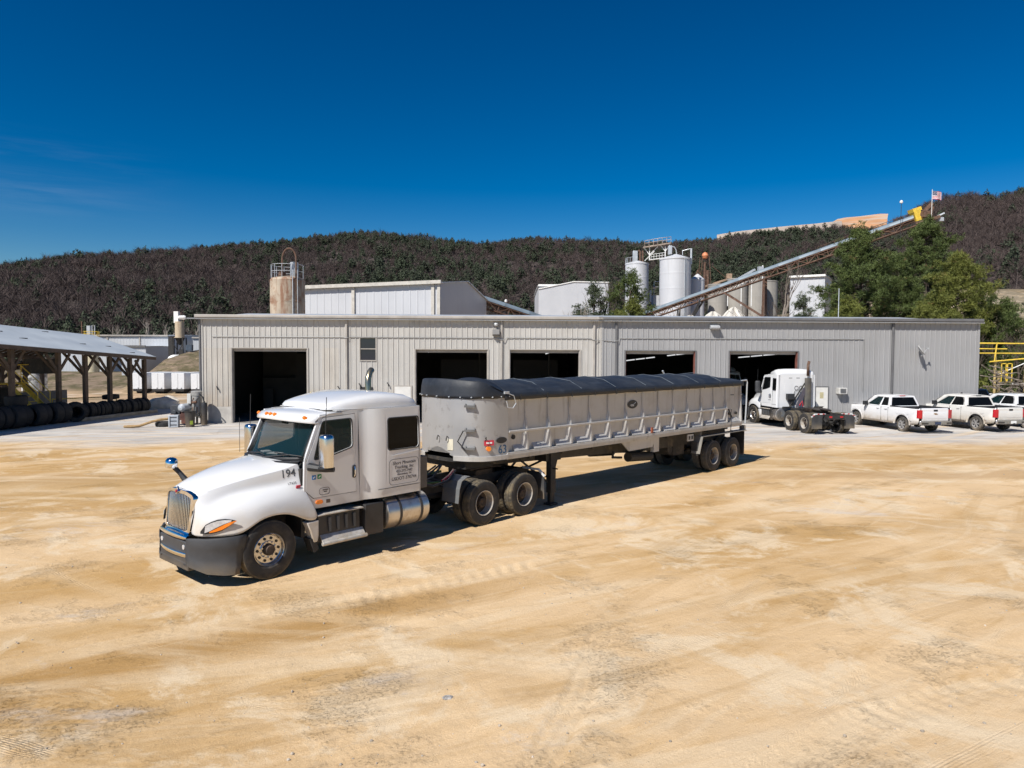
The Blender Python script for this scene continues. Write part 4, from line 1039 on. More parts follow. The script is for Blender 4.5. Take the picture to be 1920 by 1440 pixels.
        b = MB(); b.cyl((11.35, s * 1.13, 2.0), (11.35, s * 1.16, 2.0), .06, n=12); b.build('inspection_port', M_CHASSIS, T)
        lettering('trailer_number', '63', .30, M_INKBLUE, T, side_matrix(11.82, s * 1.238, 1.735, s), 0, .002, depth=.003, sx=1.0)
    b = MB(); [b.box((x, 1.134, 2.62), (w, .004, .03)) for x, w in ((.10, .07), (.02, .05), (-.07, .08))]; b.build('faded_mark', M_INK, T)
    # --- tarp
    xs_ = list(np.arange(-.62, 11.75, .2)) + [11.75]
    bow = lambda x: abs(math.sin(math.pi * (x - .1) / 1.55))
    b = MB(); rings = []
    for x in xs_:
        k = bow(x); e = sm(-.7, 1.2, x); f = sm(11.75, 10.6, x)
        ring = []
        for j in range(-9, 10):
            y = j / 9 * 1.235; a = abs(y) / 1.235
            z = 3.12 + .27 * (1 - a ** 2.2) * (.35 + .65 * e) - .03 * (1 - k) ** 2 * (1 - a ** 2) * e + .015 * noise.noise((x * 1.3, y * 2, 1))
            z += .05 * (1 - f) * (1 - a ** 2)
            ring.append((x, y, z))
        drop = 2.945 + .012 * noise.noise((x * 2, 0, 5))
        lft = [(x, -1.262, drop), (x, -1.268, 3.03), (x, -1.258, 3.10)]; rgt = [(x, 1.258, 3.10), (x, 1.268, 3.03), (x, 1.262, drop)]
        rings.append(lft + ring + rgt)
    b.loft(rings, False); tp = b.build('tarp', M_TARP, T, smooth=True, ang=70, solid=.012)
    b = MB(); rings = []
    nn = len(prof)
    for i, (x, y) in enumerate(prof):
        c = Vector((11.7, 0)); q = Vector((x, y))
        e = 1 - abs(y) / 1.235
        g_ = 1 + .018
        px = x + .02 * (x > 12)
        topz = 3.12 + .31 * (1 - (abs(y) / 1.235) ** 2.6)
        a = abs(y) / 1.235
        top = 3.13 + .34 * sm(11.62, 12.55, x) * (1 - .18 * a ** 2)
        sl = lambda k: (px + (11.70 - px) * k, y * (g_ + (1 - g_) * k), top + (3.12 + .35 * (1 - a ** 2.2) - top) * k - .10 * math.sin(math.pi * k) * (1 - a ** 2) )
        rings.append([(px, y * g_, 3.0 + .006 * math.sin(i * .9)), (px, y * g_, 3.07), (px - .015 * (x > 12), y * g_ * .997, (3.07 + top) / 2), (px - .04 * (x > 12), y * .995, top - .02), (px - .07 * (x > 12), y * .985, top), sl(.2), sl(.45), sl(.7), sl(1)])
    b.loft(rings, False); b.build('tarp_nose', M_TARP, T, smooth=True, ang=70, solid=.01)
    b = MB(); b.add([(-.625, -1.26, 2.94), (-.625, 1.26, 2.94), (-.625, 1.24, 3.12), (-.625, .6, 3.20), (-.625, 0, 3.215), (-.625, -.6, 3.2), (-.625, -1.24, 3.12)], [tuple(range(7))]); b.build('tarp_end', M_TARP, T)
    b = MB()
    for i in range(0, nn, 3):
        x, y = prof[i]; b.cyl((x, y * 1.01, 3.035), (x + .05 * (x > 12.1), y * 1.035, 3.035), .016, n=8)
    b.build('tarp_rivets', M_GALV, T); T.children[-1]['kind'] = 'stuff'
    b = MB()
    for x in np.arange(.9, 11.5, 1.55): b.tube([(x + .1, -1.22, 3.135), (x, -.7, 3.33), (x, 0, 3.41), (x, .7, 3.33), (x + .1, 1.22, 3.135)], .008, 4)
    b.build('tarp_seam', PM('tarp_seam_grey', (.10, .12, .145), .5), tp)
    b = MB()
    for x in np.arange(.2, 11.5, 1.0): b.b2((x, 1.262, 2.93), (x + .03, 1.280, 3.08))
    b.build('tarp_strap', M_INK, tp)
    b = MB(); b.box((11.72, 1.25, 3.13), (.16, .08, .06)); b.tube([(11.7, 1.27, 3.12), (11.5, 1.30, 3.05), (11.42, 1.3, 2.86), (11.52, 1.29, 2.74), (11.68, 1.28, 2.76), (11.72, 1.27, 2.92)], .012, 5); b.build('tarp_latch', M_GALV, T)
    for s in (1, -1):
        b = MB(); b.tube([(-.5, s * 1.22, 3.12), (-.85, s * 1.25, 3.14), (-.88, s * 1.26, 3.05), (-.80, s * 1.28, 2.2), (-.72, s * 1.29, 1.55)], .028, 6); b.build('tarp_arm', M_GALV, T, smooth=True)
    b = MB(); b.tube([(.9, -1.15, 3.1), (.85, -1.2, 3.32), (.95, -1.22, 3.46)], .035, 6); b.build('tarp_crank', M_GALV, T)
    # --- frame, suspension and legs
    b = MB()
    for s in (1, -1):
        b.prism([(12.3, s * .45, 1.36), (12.3, s * .45, 1.28), (6.4, s * .45, 1.05), (5.2, s * .45, .95), (-.6, s * .45, .95), (-.6, s * .45, 1.5), (12.3, s * .45, 1.5)], (0, s * .10, 0))
    for x in np.arange(.2, 12, 1.3): b.b2((x, -1.08, 1.38), (x + .08, 1.08, 1.499))
    for x in (0, 1.38):
        b.cyl((x, -.9, .54), (x, .9, .54), .075, n=12)
        for s in (1, -1): b.b2((x - .5, s * .42, .62), (x + .5, s * .52, .74)); b.b2((x - .06, s * .40, .74), (x + .06, s * .54, .97)); b.lathe([(-.1, .17), (.1, .17)], (x, s * .6, .54), (0, 1, 0), 14)
    b.b2((2.2, -.5, .62), (2.9, .5, .98)); b.cyl((3.1, -.5, .85), (3.1, .5, .85), .15)
    b.build('trailer_frame', PM('dusty_frame', (.055, .05, .045), .8, .1, var=.35, scale=3, dirt=(.20, .16, .11), dscale=2, damt=.7), T)
    for s in (1, -1):
        b = MB(); b.prism([(6.75, s * 1.08, 1.47), (4.9, s * 1.08, 1.47), (5.1, s * 1.08, 1.18), (6.35, s * 1.08, 1.16)], (0, s * .04, 0)); b.b2((4.7, s * .98, 1.0), (5.0, s * 1.1, 1.46)); b.build('skirt_plate', M_AL, T)
        b = MB(); b.cyl((5.9, s * .75, .90), (4.7, s * .75, .82), .15, n=16); b.tube([(6.7, s * .8, 1.15), (6.75, s * .8, .98), (6.3, s * .8, .93)], .04, 6); b.build('air_tank', M_CHASSIS, T, smooth=True)
        b = MB(); b.beam((2.35, s * 1.15, 1.28), (-.85, s * 1.15, 1.28), .30, .02); b.beam((2.35, s * 1.15, 1.28), (2.55, s * 1.15, .72), .34, .02)
        b.prism([(2.30, s * .95, 1.27), (2.30, s * 1.20, 1.27), (2.3, s * 1.20, 1.50), (2.3, s * .95, 1.50)], (-.04, 0, 0)); b.build('fender_plate', PM('fender_pale', (.20, .19, .175), .6, .2, var=.15, dirt=(.2, .17, .13), dscale=3), T)
        b = MB(); b.b2((-.80, s * .65, .36), (-.82, s * 1.22, 1.24)); b.build('mud_flap', M_BLACK, T)
        b = MB(); b.b2((2.50, s * .98, .66), (2.53, s * 1.22, 1.12)); b.build('front_flap', MATS['rubber_flap'], T)
        b = MB(); b.box((-.86, s * 1.12, 1.36), (.05, .24, .20)); b.build('tail_lamp_box', PM('worn_box', (.22, .19, .16), .7, var=.3), T, bevel=.01)
        b = MB(); b.b2((9.56, s * .83, .34), (9.76, s * 1.0, 1.48)); b.b2((9.58, s * .86, .06), (9.74, s * .97, .36)); b.box((9.66, s * .91, .03), (.28, .26, .05))
        b.beam((9.66, s * .9, .55), (9.0, s * .6, 1.36), .05, .05); b.beam((9.66, s * .9, .55), (10.6, s * .5, 1.36), .05, .05); b.build('landing_leg', M_CHASSIS, T)
    b = MB(); b.cyl((9.66, -.9, .75), (9.66, .9, .75), .03); b.beam((9.66, -.85, .5), (9.66, .85, 1.3), .05, .05); b.beam((9.66, .9, 1.0), (9.66, 1.15, 1.0), .03, .03); b.b2((9.3, .5, 1.2), (9.9, .95, 1.5)); b.build('leg_brace', M_CHASSIS, T)
    b = MB(); b.box((2.95, 1.18, 1.30), (.36, .04, .22)); mp = b.build('lamp_panel', PM('white_panel', (.5, .49, .46), .6), T)
    b = MB(); b.box((2.86, 1.202, 1.30), (.1, .006, .12)); b.box((3.04, 1.202, 1.30), (.1, .006, .12)); b.build('panel_mark', M_INK, mp)
    for s in (1, -1):
        for x in (0, 1.38): truck_wheel(T, x, s * 1.085, 'trailer')
    return T
trailer = make_trailer()
# ------------------------------------------------------------------ workshop buildings
BA = math.atan(.029); BO = Vector((-17.8, 40.78, 0))
def bw(u, off, z):
    return Vector((BO.x + math.cos(BA) * u - math.sin(BA) * off, BO.y + math.sin(BA) * u + math.cos(BA) * off, z))
M_WALL_L = PM('cream_wall_sheet', (.455, .44, .415), .5, .05, var=.035, scale=.7, streak=(.35, .315, .27), stz=(3.3, 3.3, .22), slo=.56, shi=.8, dirt=(.36, .34, .31), dscale=.35, dlo=.5, dhi=.62, damt=.5, dust=(.40, .33, .24), dz=(-.6, 2.6), panel=.22)
M_WALL_R = PM('grey_wall_sheet', (.315, .315, .32), .45, .1, var=.03, scale=.5, streak=(.26, .255, .255), stz=(3.3, 3.3, .2), slo=.55, shi=.8, dirt=(.28, .28, .275), dscale=.3, damt=.4, panel=.2)
M_WALL_W = PM('white_wall_sheet', (.50, .51, .535), .5, .05, var=.03, scale=.3, streak=(.43, .43, .45), stz=(1.2, 1.2, .1), slo=.55, shi=.8)
M_TRIM_L = PM('beige_trim', (.36, .335, .305), .55, var=.1, scale=1.5, dirt=(.26, .22, .18), dscale=1.2, damt=.5)
M_TRIM_R = PM('dark_grey_trim', (.125, .125, .13), .5, var=.1)
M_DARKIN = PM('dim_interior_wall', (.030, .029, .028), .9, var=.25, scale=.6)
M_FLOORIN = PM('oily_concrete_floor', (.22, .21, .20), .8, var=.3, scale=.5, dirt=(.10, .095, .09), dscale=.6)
M_REDOX = PM('red_oxide_steel', (.17, .06, .045), .7, var=.25)

def sheet(mb, u0, u1, z0, z1, ph=0.0, pitch=.3048, h=.034, y=0.0):
    """ribbed wall sheet in the x-z plane facing -y"""
    pts = [(u0, y)]
    k = math.ceil((u0 - ph) / pitch)
    while True:
        c = ph + k * pitch
        if c > u1: break
        for du, dy in ((-.038, 0), (-.016, h), (.016, h), (.038, 0)):
            if u0 < c + du < u1: pts.append((c + du, y - dy))
        for m_ in (.10, .2):      # two shallow stiffening ribs between
            for du, dy in ((-.018, 0), (0, .006), (.018, 0)):
                if u0 < c + m_ + du < u1: pts.append((c + m_ + du, y - dy))
        k += 1
    pts.append((u1, y))
    mb.loft([[(u, v, z0) for u, v in pts], [(u, v, z1) for u, v in pts]], False)

def workshop(name, label, u0, u1, doors, wins, mat, trim, pipes, depth, extra=None):
    T = thing(name, label, 'building', bw(u0, 0, 0), BA)
    w = u1 - u0; ZT = 6.0
    b = MB(); edges = [0]
    ops = sorted(doors + wins)
    x = 0
    for a, c, z0, z1 in ops:
        sheet(b, x, a - u0, 0 if not (extra and x == 0) else .95, ZT, ph=.25)
        sheet(b, a - u0, c - u0, z1, ZT, ph=.25)
        if z0 > 0: sheet(b, a - u0, c - u0, 0, z0, ph=.25)
        x = c - u0
    sheet(b, x, w, 0, ZT, ph=.25)
    b.build('front_wall', mat, T)
    b = MB(); b.b2((.0, .02, 0), (.06, depth, ZT - .05)); b.b2((w - .06, .02, 0), (w, depth, ZT - .05)); b.b2((0, depth - .06, 0), (w, depth, ZT - .05)); b.build('side_wall', mat, T)
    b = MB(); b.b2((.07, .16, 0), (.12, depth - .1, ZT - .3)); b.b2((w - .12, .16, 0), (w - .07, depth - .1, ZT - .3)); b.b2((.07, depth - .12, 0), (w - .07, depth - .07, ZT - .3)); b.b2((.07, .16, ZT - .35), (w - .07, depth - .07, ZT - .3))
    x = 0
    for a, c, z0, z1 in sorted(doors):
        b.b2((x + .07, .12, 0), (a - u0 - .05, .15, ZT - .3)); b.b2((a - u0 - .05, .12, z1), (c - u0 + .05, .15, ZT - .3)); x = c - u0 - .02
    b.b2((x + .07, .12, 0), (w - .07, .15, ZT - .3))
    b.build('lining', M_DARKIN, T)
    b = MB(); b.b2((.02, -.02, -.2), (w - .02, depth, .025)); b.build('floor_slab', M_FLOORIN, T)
    b = MB(); b.add([(-.25, -.3, ZT + .02), (w + .12, -.3, ZT + .02), (w + .12, depth / 2, ZT + .75), (-.25, depth / 2, ZT + .75), (w + .12, depth + .3, ZT), (-.25, depth + .3, ZT)], [(0, 1, 2, 3), (3, 2, 4, 5)]); b.build('roof', M_GALV, T, solid=.06)
    b = MB(); b.prism([(-.25, -.02, ZT - .01), (-.25, -.30, ZT + .03), (-.25, -.36, ZT + .06), (-.25, -.36, ZT + .19), (-.25, -.32, ZT + .22), (-.25, -.02, ZT + .22)], (w + .3, 0, 0)); b.build('eave_gutter', trim, T, bevel=.015)
    for a_, c_ in ((-.03, .09), (w - .09, w + .03)):
        b = MB(); b.b2((a_, -.045, 0), (c_, .0, ZT)); b.build('corner_trim', mat, T)
    for a, c, z0, z1 in doors:
        f = MB(); t = .075
        f.b2((a - u0 - t * .4, -.05, 0), (a - u0 + t * .6, .14, z1)); f.b2((c - u0 - t * .6, -.05, 0), (c - u0 + t * .4, .14, z1)); f.b2((a - u0 - t * .4, -.05, z1), (c - u0 + t * .4, .14, z1 + .05))
        fr = f.build('door_frame', trim, T)
        f = MB(); f.b2((a - u0 + .07, .18, z1 - .17), (c - u0 - .07, .30, z1 + .25)); f.build('rolled_shutter', M_TRIM_L, fr)
        f = MB(); f.b2((c - u0 - .085, .0, .02), (c - u0 - .047, .24, z1 - .01)); f.b2((a - u0 + .047, .0, .02), (a - u0 + .085, .24, z1 - .01)); f.build('door_jamb', M_REDOX if mat is M_WALL_R else trim, fr)
    for p in pipes:
        f = MB(); f.b2((p - u0 - .055, -.13, .1), (p - u0 + .055, -.036, ZT + .02)); f.build('downpipe', trim, T, bevel=.012)
    return T
D1 = (1.68, 6.05, 0, 4.3); D2 = (12.18, 16.43, 0, 4.28); D3 = (17.63, 21.78, 0, 4.28)
D4 = (24.38, 28.56, 0, 4.25); D5 = (30.51, 34.62, 0, 4.25)
W1 = (9.02, 9.96, 3.65, 4.95)
shop_l = workshop('workshop_building', 'long cream ribbed metal workshop with three open bays and a small window', 0, 23.0, [D1, D2, D3], [W1], M_WALL_L, M_TRIM_L, [8.26, 17.19, 22.57], 17, True)
shop_r = workshop('workshop_building', 'long grey ribbed metal workshop with two open bays joined to the cream workshop', 23.03, 45.4, [D4, D5], [], M_WALL_R, M_TRIM_R, [23.86, 40.19], 17)
# details on the cream workshop (local x = u)
b = MB(); b.b2((.09, -.03, 0), (1.64, .05, .95)); b.build('plinth', M_CONC, shop_l)
b = MB(); b.b2((9.0, -.05, 3.60), (9.98, .06, 3.66)); b.b2((9.0, -.05, 4.93), (9.98, .06, 4.98)); b.b2((9.0, -.05, 3.66), (9.05, .06, 4.93)); b.b2((9.93, -.05, 3.66), (9.98, .06, 4.93)); b.b2((9.05, -.03, 4.28), (9.93, .02, 4.33))
wn = b.build('window', M_TRIM_L, shop_l)
b = MB(); b.b2((9.05, .0, 3.66), (9.93, .015, 4.28)); b.b2((9.05, .0, 4.33), (9.93, .015, 4.93)); b.build('window_pane', glass_mat('blue_pane', (.012, .02, .035), 1, .05, .6), wn)
b = MB(); b.b2((9.02, -.06, 1.80), (9.75, .0, 2.10)); vt = b.build('wall_vent', M_BLACK, shop_l)
b = MB(); b.b2((10.95, -.045, .02), (12.03, .0, 2.2)); dr_ = b.build('person_door', M_TRIM_L, shop_l)
b = MB(); b.b2((11.02, -.06, .03), (11.95, -.03, 2.13)); b.build('door_leaf', PM('white_door', (.62, .61, .58), .5, var=.06), dr_)
M_PATCH = PM('patched_sheet', (.44, .415, .375), .55, .05, var=.06, scale=.8, streak=(.32, .27, .22), stz=(4, 4, .3), slo=.5, shi=.75, dust=(.36, .28, .2), dz=(-.3, 2.5))
b = MB(); sheet(b, 6.86, 7.82, .05, 4.34, ph=.25, y=-.004); b.build('patch_panel', M_PATCH, shop_l)
b = MB(); sheet(b, .1, 1.62, .96, 4.32, ph=.25, y=-.004); b.build('patch_panel', M_PATCH, shop_l)
def conduit(T, pts):
    b = MB(); b.tube(pts, .022, 6); b.build('conduit', PM('conduit_grey', (.28, .28, .28), .5), T, smooth=True)
conduit(shop_l, [(.62, -.05, 4.98), (8.1, -.05, 4.98), (8.2, -.15, 4.93), (8.34, -.15, 4.93), (8.45, -.05, 4.98), (16.9, -.05, 4.97), (17.05, -.15, 4.90), (17.3, -.15, 4.85), (17.5, -.05, 4.98), (22.4, -.05, 4.97), (22.5, -.15, 4.88), (22.65, -.15, 4.86), (22.9, -.05, 4.87)])
conduit(shop_r, [(-.03 + .0, -.05, 4.87), (.7, -.05, 4.82), (.76, -.15, 4.82), (.9, -.15, 4.82), (1.05, -.05, 4.99), (15.38, -.05, 5.01), (15.45, -.05, 4.98), (15.45, -.05, 1.92)])
for u, z in ((.85, 2.1), (8.98, 2.3), (10.6, 2.35)):
    b = MB(); b.tube([(u, -.05, z), (u + .05, -.12, z - .05), (u + .1, -.10, z - .2)], .035, 6); b.build('hose_hook', M_BLACK, shop_l)
b = MB(); b.tube([(7.75, -.06, 2.15), (7.85, -.08, 2.0), (7.9, -.08, 1.75)], .03, 6); b.build('hose_hook', M_BLACK, shop_l)
b = MB(); b.b2((6.15, -.055, 1.50), (6.56, -.04, 1.80)); sg = tag(b.build('notice_sign', PM('yellow_sign', (.75, .55, .04), .5, var=.05), None, loc=None), 'small yellow notice sign beside the leftmost open bay of the cream workshop', 'sign')
sg.location = BO; sg.rotation_euler = (0, 0, BA)
b = MB(); [b.b2((6.20, -.06, z), (6.50, -.055, z + h_)) for z, h_ in ((1.70, .06), (1.62, .025), (1.56, .025))]; b.build('sign_print', M_INK, sg)
# lamps, dish, cooler, door on the wall fronts
def wall_lamp(u, z, kind, label, big=False):
    T = thing('wall_lamp', label, 'lamp', bw(u, 0, z), BA)
    if kind == 'bulb':
        b = MB(); b.lathe([(-.10, .05), (-.06, .11), (.02, .13), (.08, .10), (.10, .0)], (0, -.16, 0), (0, 0, 1), 14); b.build('lamp_body', M_GALV, T, smooth=True)
        b = MB(); b.tube([(0, 0, .02), (0, -.16, .12)], .03); b.build('bracket', M_TRIM_L, T)
    elif kind == 'flood':
        b = MB(); b.box((0, -.18, -.05), (.42, .26, .34), Matrix.Rotation(R(-20), 3, 'X')); b.build('lamp_body', PM('lamp_grey', (.17, .165, .16), .6), T, bevel=.03)
        b = MB(); b.b2((-.05, -.1, .1), (.05, 0, .5)); b.build('bracket', M_TRIM_L, T)
    else:
        b = MB(); b.prism([(-.26, 0, .12), (-.26, -.42, .02), (-.26, -.42, -.10), (-.26, -.30, -.16), (-.26, 0, -.12)], (.52, 0, 0)); b.build('lamp_body', M_GALV, T, bevel=.02)
        b = MB(); b.add([(-.2, -.43, -.08), (.2, -.43, -.08), (.2, -.31, -.165), (-.2, -.31, -.165)], [(0, 1, 2, 3)]); b.build('lamp_glass', M_LAMP, T)
wall_lamp(16.87, 5.74, 'bulb', 'round grey wall lamp under the eave of the cream workshop')
wall_lamp(16.87, 5.32, 'flood', 'square grey floodlight below the round lamp on the cream workshop')
wall_lamp(29.58, 5.70, 'pack', 'boxy silver wall pack lamp under the eave of the grey workshop')
T = thing('corner_lamp', 'white lamp on a bent arm at the left corner of the cream workshop', 'lamp', bw(0, 0, 6.0), BA)
b = MB().tube([(0, -.1, .0), (-.25, -.3, -.01), (-.7, -.5, -.02)], .03); b.build('bracket', M_GALV, T, smooth=True)
b = MB().lathe([(-.22, .04), (-.16, .10), (.10, .13), (.2, .09), (.22, 0)], (-.85, -.55, .02), (1, .3, 0), 12); b.build('lamp_head', M_PAPER, T, smooth=True)
b = MB().b2((-.11, -.11, -6.0 + 1.05), (-.03, -.02, -.02)); b.build('wall_conduit', M_TRIM_R, T)
T = thing('satellite_dish', 'pale satellite dish facing left high on the grey workshop wall', 'satellite dish', bw(41.68, 0, 4.3), BA)
b = MB(); b.tube([(.25, 0, -.25), (.2, -.25, -.2), (.05, -.38, .0)], .03); b.tube([(.0, -.45, -.28), (.25, -.62, .16)], .018); b.box((.26, -.64, .18), (.09, .12, .09)); b.build('arm', M_GALV, T)
b = MB(); b.lathe([(0, 0.001), (-.015, .12), (-.05, .24), (-.10, .33), (-.115, .34), (-.085, .33), (-.03, .22), (.012, .001)], (-.06, -.40, .02), (-.72, .40, -.55), 22); b.build('dish', PM('dish_grey', (.50, .50, .49), .5, var=.06), T, smooth=True)
T = thing('window_cooler', 'small white air conditioner box projecting from the grey workshop wall', 'air conditioner', bw(37.15, 0, 1.97), BA)
b = MB(); b.b2((-.24, -.40, -.18), (.24, 0, .18)); b.build('case', PM('cooler_white', (.55, .54, .51), .5), T, bevel=.015)
b = MB(); [b.b2((-.17, -.415, z), (.17, -.40, z + .02)) for z in (-.12, -.08, -.04, 0, .04, .08, .12)]; b.build('grille', M_TRIM_R, T)
b = MB(); b.b2((35.63 - 23.03, -.05, .02), (36.47 - 23.03, .0, 2.23)); d2 = b.build('person_door', M_TRIM_R, shop_r)
b = MB(); b.b2((35.70 - 23.03, -.07, .04), (36.40 - 23.03, -.03, 2.16)); dl = b.build('door_leaf', MATS['white_door'], d2)
b = MB(); b.b2((35.92 - 23.03, -.076, 1.52), (36.14 - 23.03, -.07, 1.88)); b.build('door_notice', PM('faded_notice', (.45, .40, .24), .7, var=.2, scale=20), dl)
b = MB(); b.cyl((35.76 - 23.03, -.07, 1.0), (35.76 - 23.03, -.13, 1.0), .035); b.build('door_knob', M_CHROME, dl)
# dim strip lamps and fittings inside the bays
M_TUBE = bpy.data.materials.new('strip_lamp'); M_TUBE.use_nodes = True
q = M_TUBE.node_tree.nodes['Principled BSDF']; q.inputs['Base Color'].default_value = (.8, .8, .8, 1); q.inputs['Emission Color'].default_value = (.95, .97, 1, 1); q.inputs['Emission Strength'].default_value = .55
def strip(p0, p1, n, label):
    p0, p1 = Vector(p0), Vector(p1)
    T = thing('strip_light', label, 'strip light', p0)
    for k in range(n):
        a, c = (p1 - p0) * (k + .06) / n, (p1 - p0) * (k + .94) / n
        MB().beam(a, c, .06, .07).build('tube', M_TUBE, T)
strip((7.95, 50, 3.60), (10.1, 50.2, 3.86), 3, 'row of white strip lamps left in the fourth bay')
strip((10.9, 50.2, 3.96), (12.9, 50.4, 4.19), 3, 'row of white strip lamps right in the fourth bay')
strip((15.85, 50, 3.86), (19.45, 50.2, 4.18), 4, 'row of white strip lamps in the fifth bay')
strip((2.2, 47.5, 4.05), (2.62, 47.5, 4.20), 1, 'short white strip lamp inside the third bay')
strip((-5.5, 45, 4.25), (-5.25, 45, 4.12), 1, 'short white strip lamp inside the second bay')
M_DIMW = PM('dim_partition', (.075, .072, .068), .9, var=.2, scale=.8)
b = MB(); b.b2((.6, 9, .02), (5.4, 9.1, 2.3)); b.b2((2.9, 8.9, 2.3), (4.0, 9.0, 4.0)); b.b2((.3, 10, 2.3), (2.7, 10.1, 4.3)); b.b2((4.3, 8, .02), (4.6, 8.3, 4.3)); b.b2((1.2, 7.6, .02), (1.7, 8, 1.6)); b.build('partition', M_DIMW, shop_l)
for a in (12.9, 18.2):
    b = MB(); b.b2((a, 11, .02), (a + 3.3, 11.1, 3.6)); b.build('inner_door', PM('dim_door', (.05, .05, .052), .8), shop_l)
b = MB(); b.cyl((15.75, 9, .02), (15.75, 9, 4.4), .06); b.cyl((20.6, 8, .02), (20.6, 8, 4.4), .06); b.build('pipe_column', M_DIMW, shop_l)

# ------------------------------------------------------------------ compressor corner left of the first bay
def small(name, label, cat, x, y, rz=0, group=None): return thing(name, label, cat, (x, y, 0), rz, group)
T = small('filter_column', 'tall grey filter cylinder with hoses standing by the workshop corner', 'filter', -17.75, 39.95)
b = MB(); b.lathe([(.5, 0), (.5, .27), (1.62, .27), (1.64, .30), (1.86, .30), (1.90, .24), (1.92, 0)], (0, 0, 0), (0, 0, 1), 22); b.build('cylinder', PM('filter_grey', (.33, .325, .31), .5, .4, var=.15, scale=3), T, smooth=True)
b = MB(); [b.cyl((.2 * math.cos(a), .2 * math.sin(a), 0), (.2 * math.cos(a), .2 * math.sin(a), .5), .03, n=6) for a in (.5, 2.1, 3.7, 5.3)]; b.box((0, 0, .48), (.5, .5, .04)); b.build('stand', M_CHASSIS, T)
b = MB(); b.tube([(.25, -.2, 1.6), (.05, -.34, 1.3), (.0, -.36, .8), (.12, -.36, .5), (.3, -.34, .42), (.4, -.33, .6), (.3, -.33, .75), (.15, -.34, .6)], .035, 6); b.build('hose', M_BLACK, T, smooth=True)
T = small('gas_bottle', 'tall slim black cylinder beside the grey filter column', 'gas bottle', -17.25, 39.75)
b = MB(); b.lathe([(0, 0), (0, .16), (1.12, .17), (1.24, .14), (1.27, .05), (1.34, .04), (1.34, 0)], (0, 0, 0), (0, 0, 1), 18); b.build('bottle', M_BLACK, T, smooth=True)
b = MB(); b.tube([(0, 0, 1.3), (-.06, 0, 1.55), (-.25, 0, 1.75)], .035, 6); b.build('valve_hose', M_BLACK, T, smooth=True)
T = small('plastic_crate', 'light grey slatted plastic crate standing on end by the compressor', 'crate', -18.25, 38.25, .25)
b = MB(); b.b2((-.28, .0, 0), (.22, .46, .66)); b.build('crate_body', PM('crate_grey', (.40, .43, .47), .6, var=.1), T, bevel=.02)
b = MB()
for z in (.12, .33, .53): b.b2((-.19, -.012, z), (.14, .004, z + .045))
b.b2((-.20, -.012, .06), (-.165, .004, .6)); b.build('crate_slot', PM('slot_dark', (.05, .055, .065), .8), T)
T = small('waste_bin', 'black bin with a green sticker beside the grey crate', 'bin', -17.55, 38.65)
b = MB(); b.lathe([(0, 0), (0, .22), (.82, .28), (.84, .31), (.87, .31), (.87, .26), (.1, .2), (.1, 0)], (0, 0, 0), (0, 0, 1), 18); b.build('bin_body', M_BLACK, T, smooth=True)
b = MB(); b.box((.17, -.22, .25), (.14, .03, .2), rz=.6); b.build('sticker', PM('lime_sticker', (.30, .38, .04), .6), T)
T = small('compressor', 'dusty air compressor with a round grey tank and dark motor', 'compressor', -18.6, 39.6)
b = MB(); b.lathe([(-.55, 0), (-.52, .13), (-.42, .22), (.5, .22), (.6, .12), (.62, 0)], (.35, .1, .98), (.15, 1, 0), 18); b.build('air_tank', M_GALV, T, smooth=True)
b = MB(); b.b2((-.35, -.25, .62), (.18, .3, 1.15)); b.cyl((-.1, -.3, .75), (-.1, -.36, .75), .12); b.build('motor', PM('motor_dark', (.04, .045, .055), .6), T, bevel=.05)
b = MB(); b.b2((-.38, -.27, .3), (.5, .35, .62)); b.b2((.25, -.3, .1), (.6, .3, .75)); b.build('engine_block', PM('engine_rust', (.10, .04, .03), .7, var=.4), T, bevel=.03)
b = MB(); b.b2((.42, .1, 1.2), (.62, .25, 1.75)); b.build('control_box', PM('box_white', (.55, .55, .53), .5), T)
b = MB(); b.tube([(.6, .2, 1.1), (.8, .1, 1.5), (1.0, .2, 1.45)], .04); b.b2((.7, .1, .7), (1.0, .4, 1.0)); b.cyl((.75, 0, 1.25), (1.0, 0, 1.3), .07); b.build('pipework', M_RUST, T)
T = small('worn_tyre', 'small worn tyre lying under the compressor hose', 'tyre', -19.1, 38.9)
b = MB(); b.lathe([(.04, .2), (0, .26), (.0, .38), (.06, .44), (.2, .44), (.26, .38), (.26, .26), (.22, .2), (.04, .2)], (0, 0, .0), (0, 0, 1), 26); b.build('tyre_ring', M_RUBBER_OLD, T, smooth=True)
T = small('hose', 'tan rubber hose running out over the pale stone from the compressor', 'hose', -19.0, 38.6)
b = MB(); b.tube([(.2, .2, .42), (-.1, -.1, .40), (-.5, -.25, .30), (-1.0, -.5, .10), (-1.35, -.7, .07), (-1.75, -.65, .07), (-1.7, -.5, .07), (-1.2, -.35, .07)], .07, 8); b.build('hose_tube', PM('tan_hose', (.34, .22, .10), .8, var=.25, scale=6), T, smooth=True)
T = small('boulder', 'pale limestone boulder lying on the ground beyond the compressor', 'boulder', -25.2, 51.5)
bm = bmesh.new(); bmesh.ops.create_icosphere(bm, subdivisions=3, radius=1); b = MB()
vs_ = []
for v in bm.verts:
    n = 1 + .35 * noise.noise(v.co * 1.3 + Vector((3, 0, 0))) + .12 * noise.noise(v.co * 4); vs_.append((v.co.x * 1.2 * n, v.co.y * .8 * n, v.co.z * .6 * n + .25))
b.add(vs_, [tuple(v.index for v in f.verts) for f in bm.faces]); bm.free(); b.build('rock', PM('limestone', (.58, .53, .46), .9, var=.2, scale=2, bump=.4), T, smooth=True, ang=50)
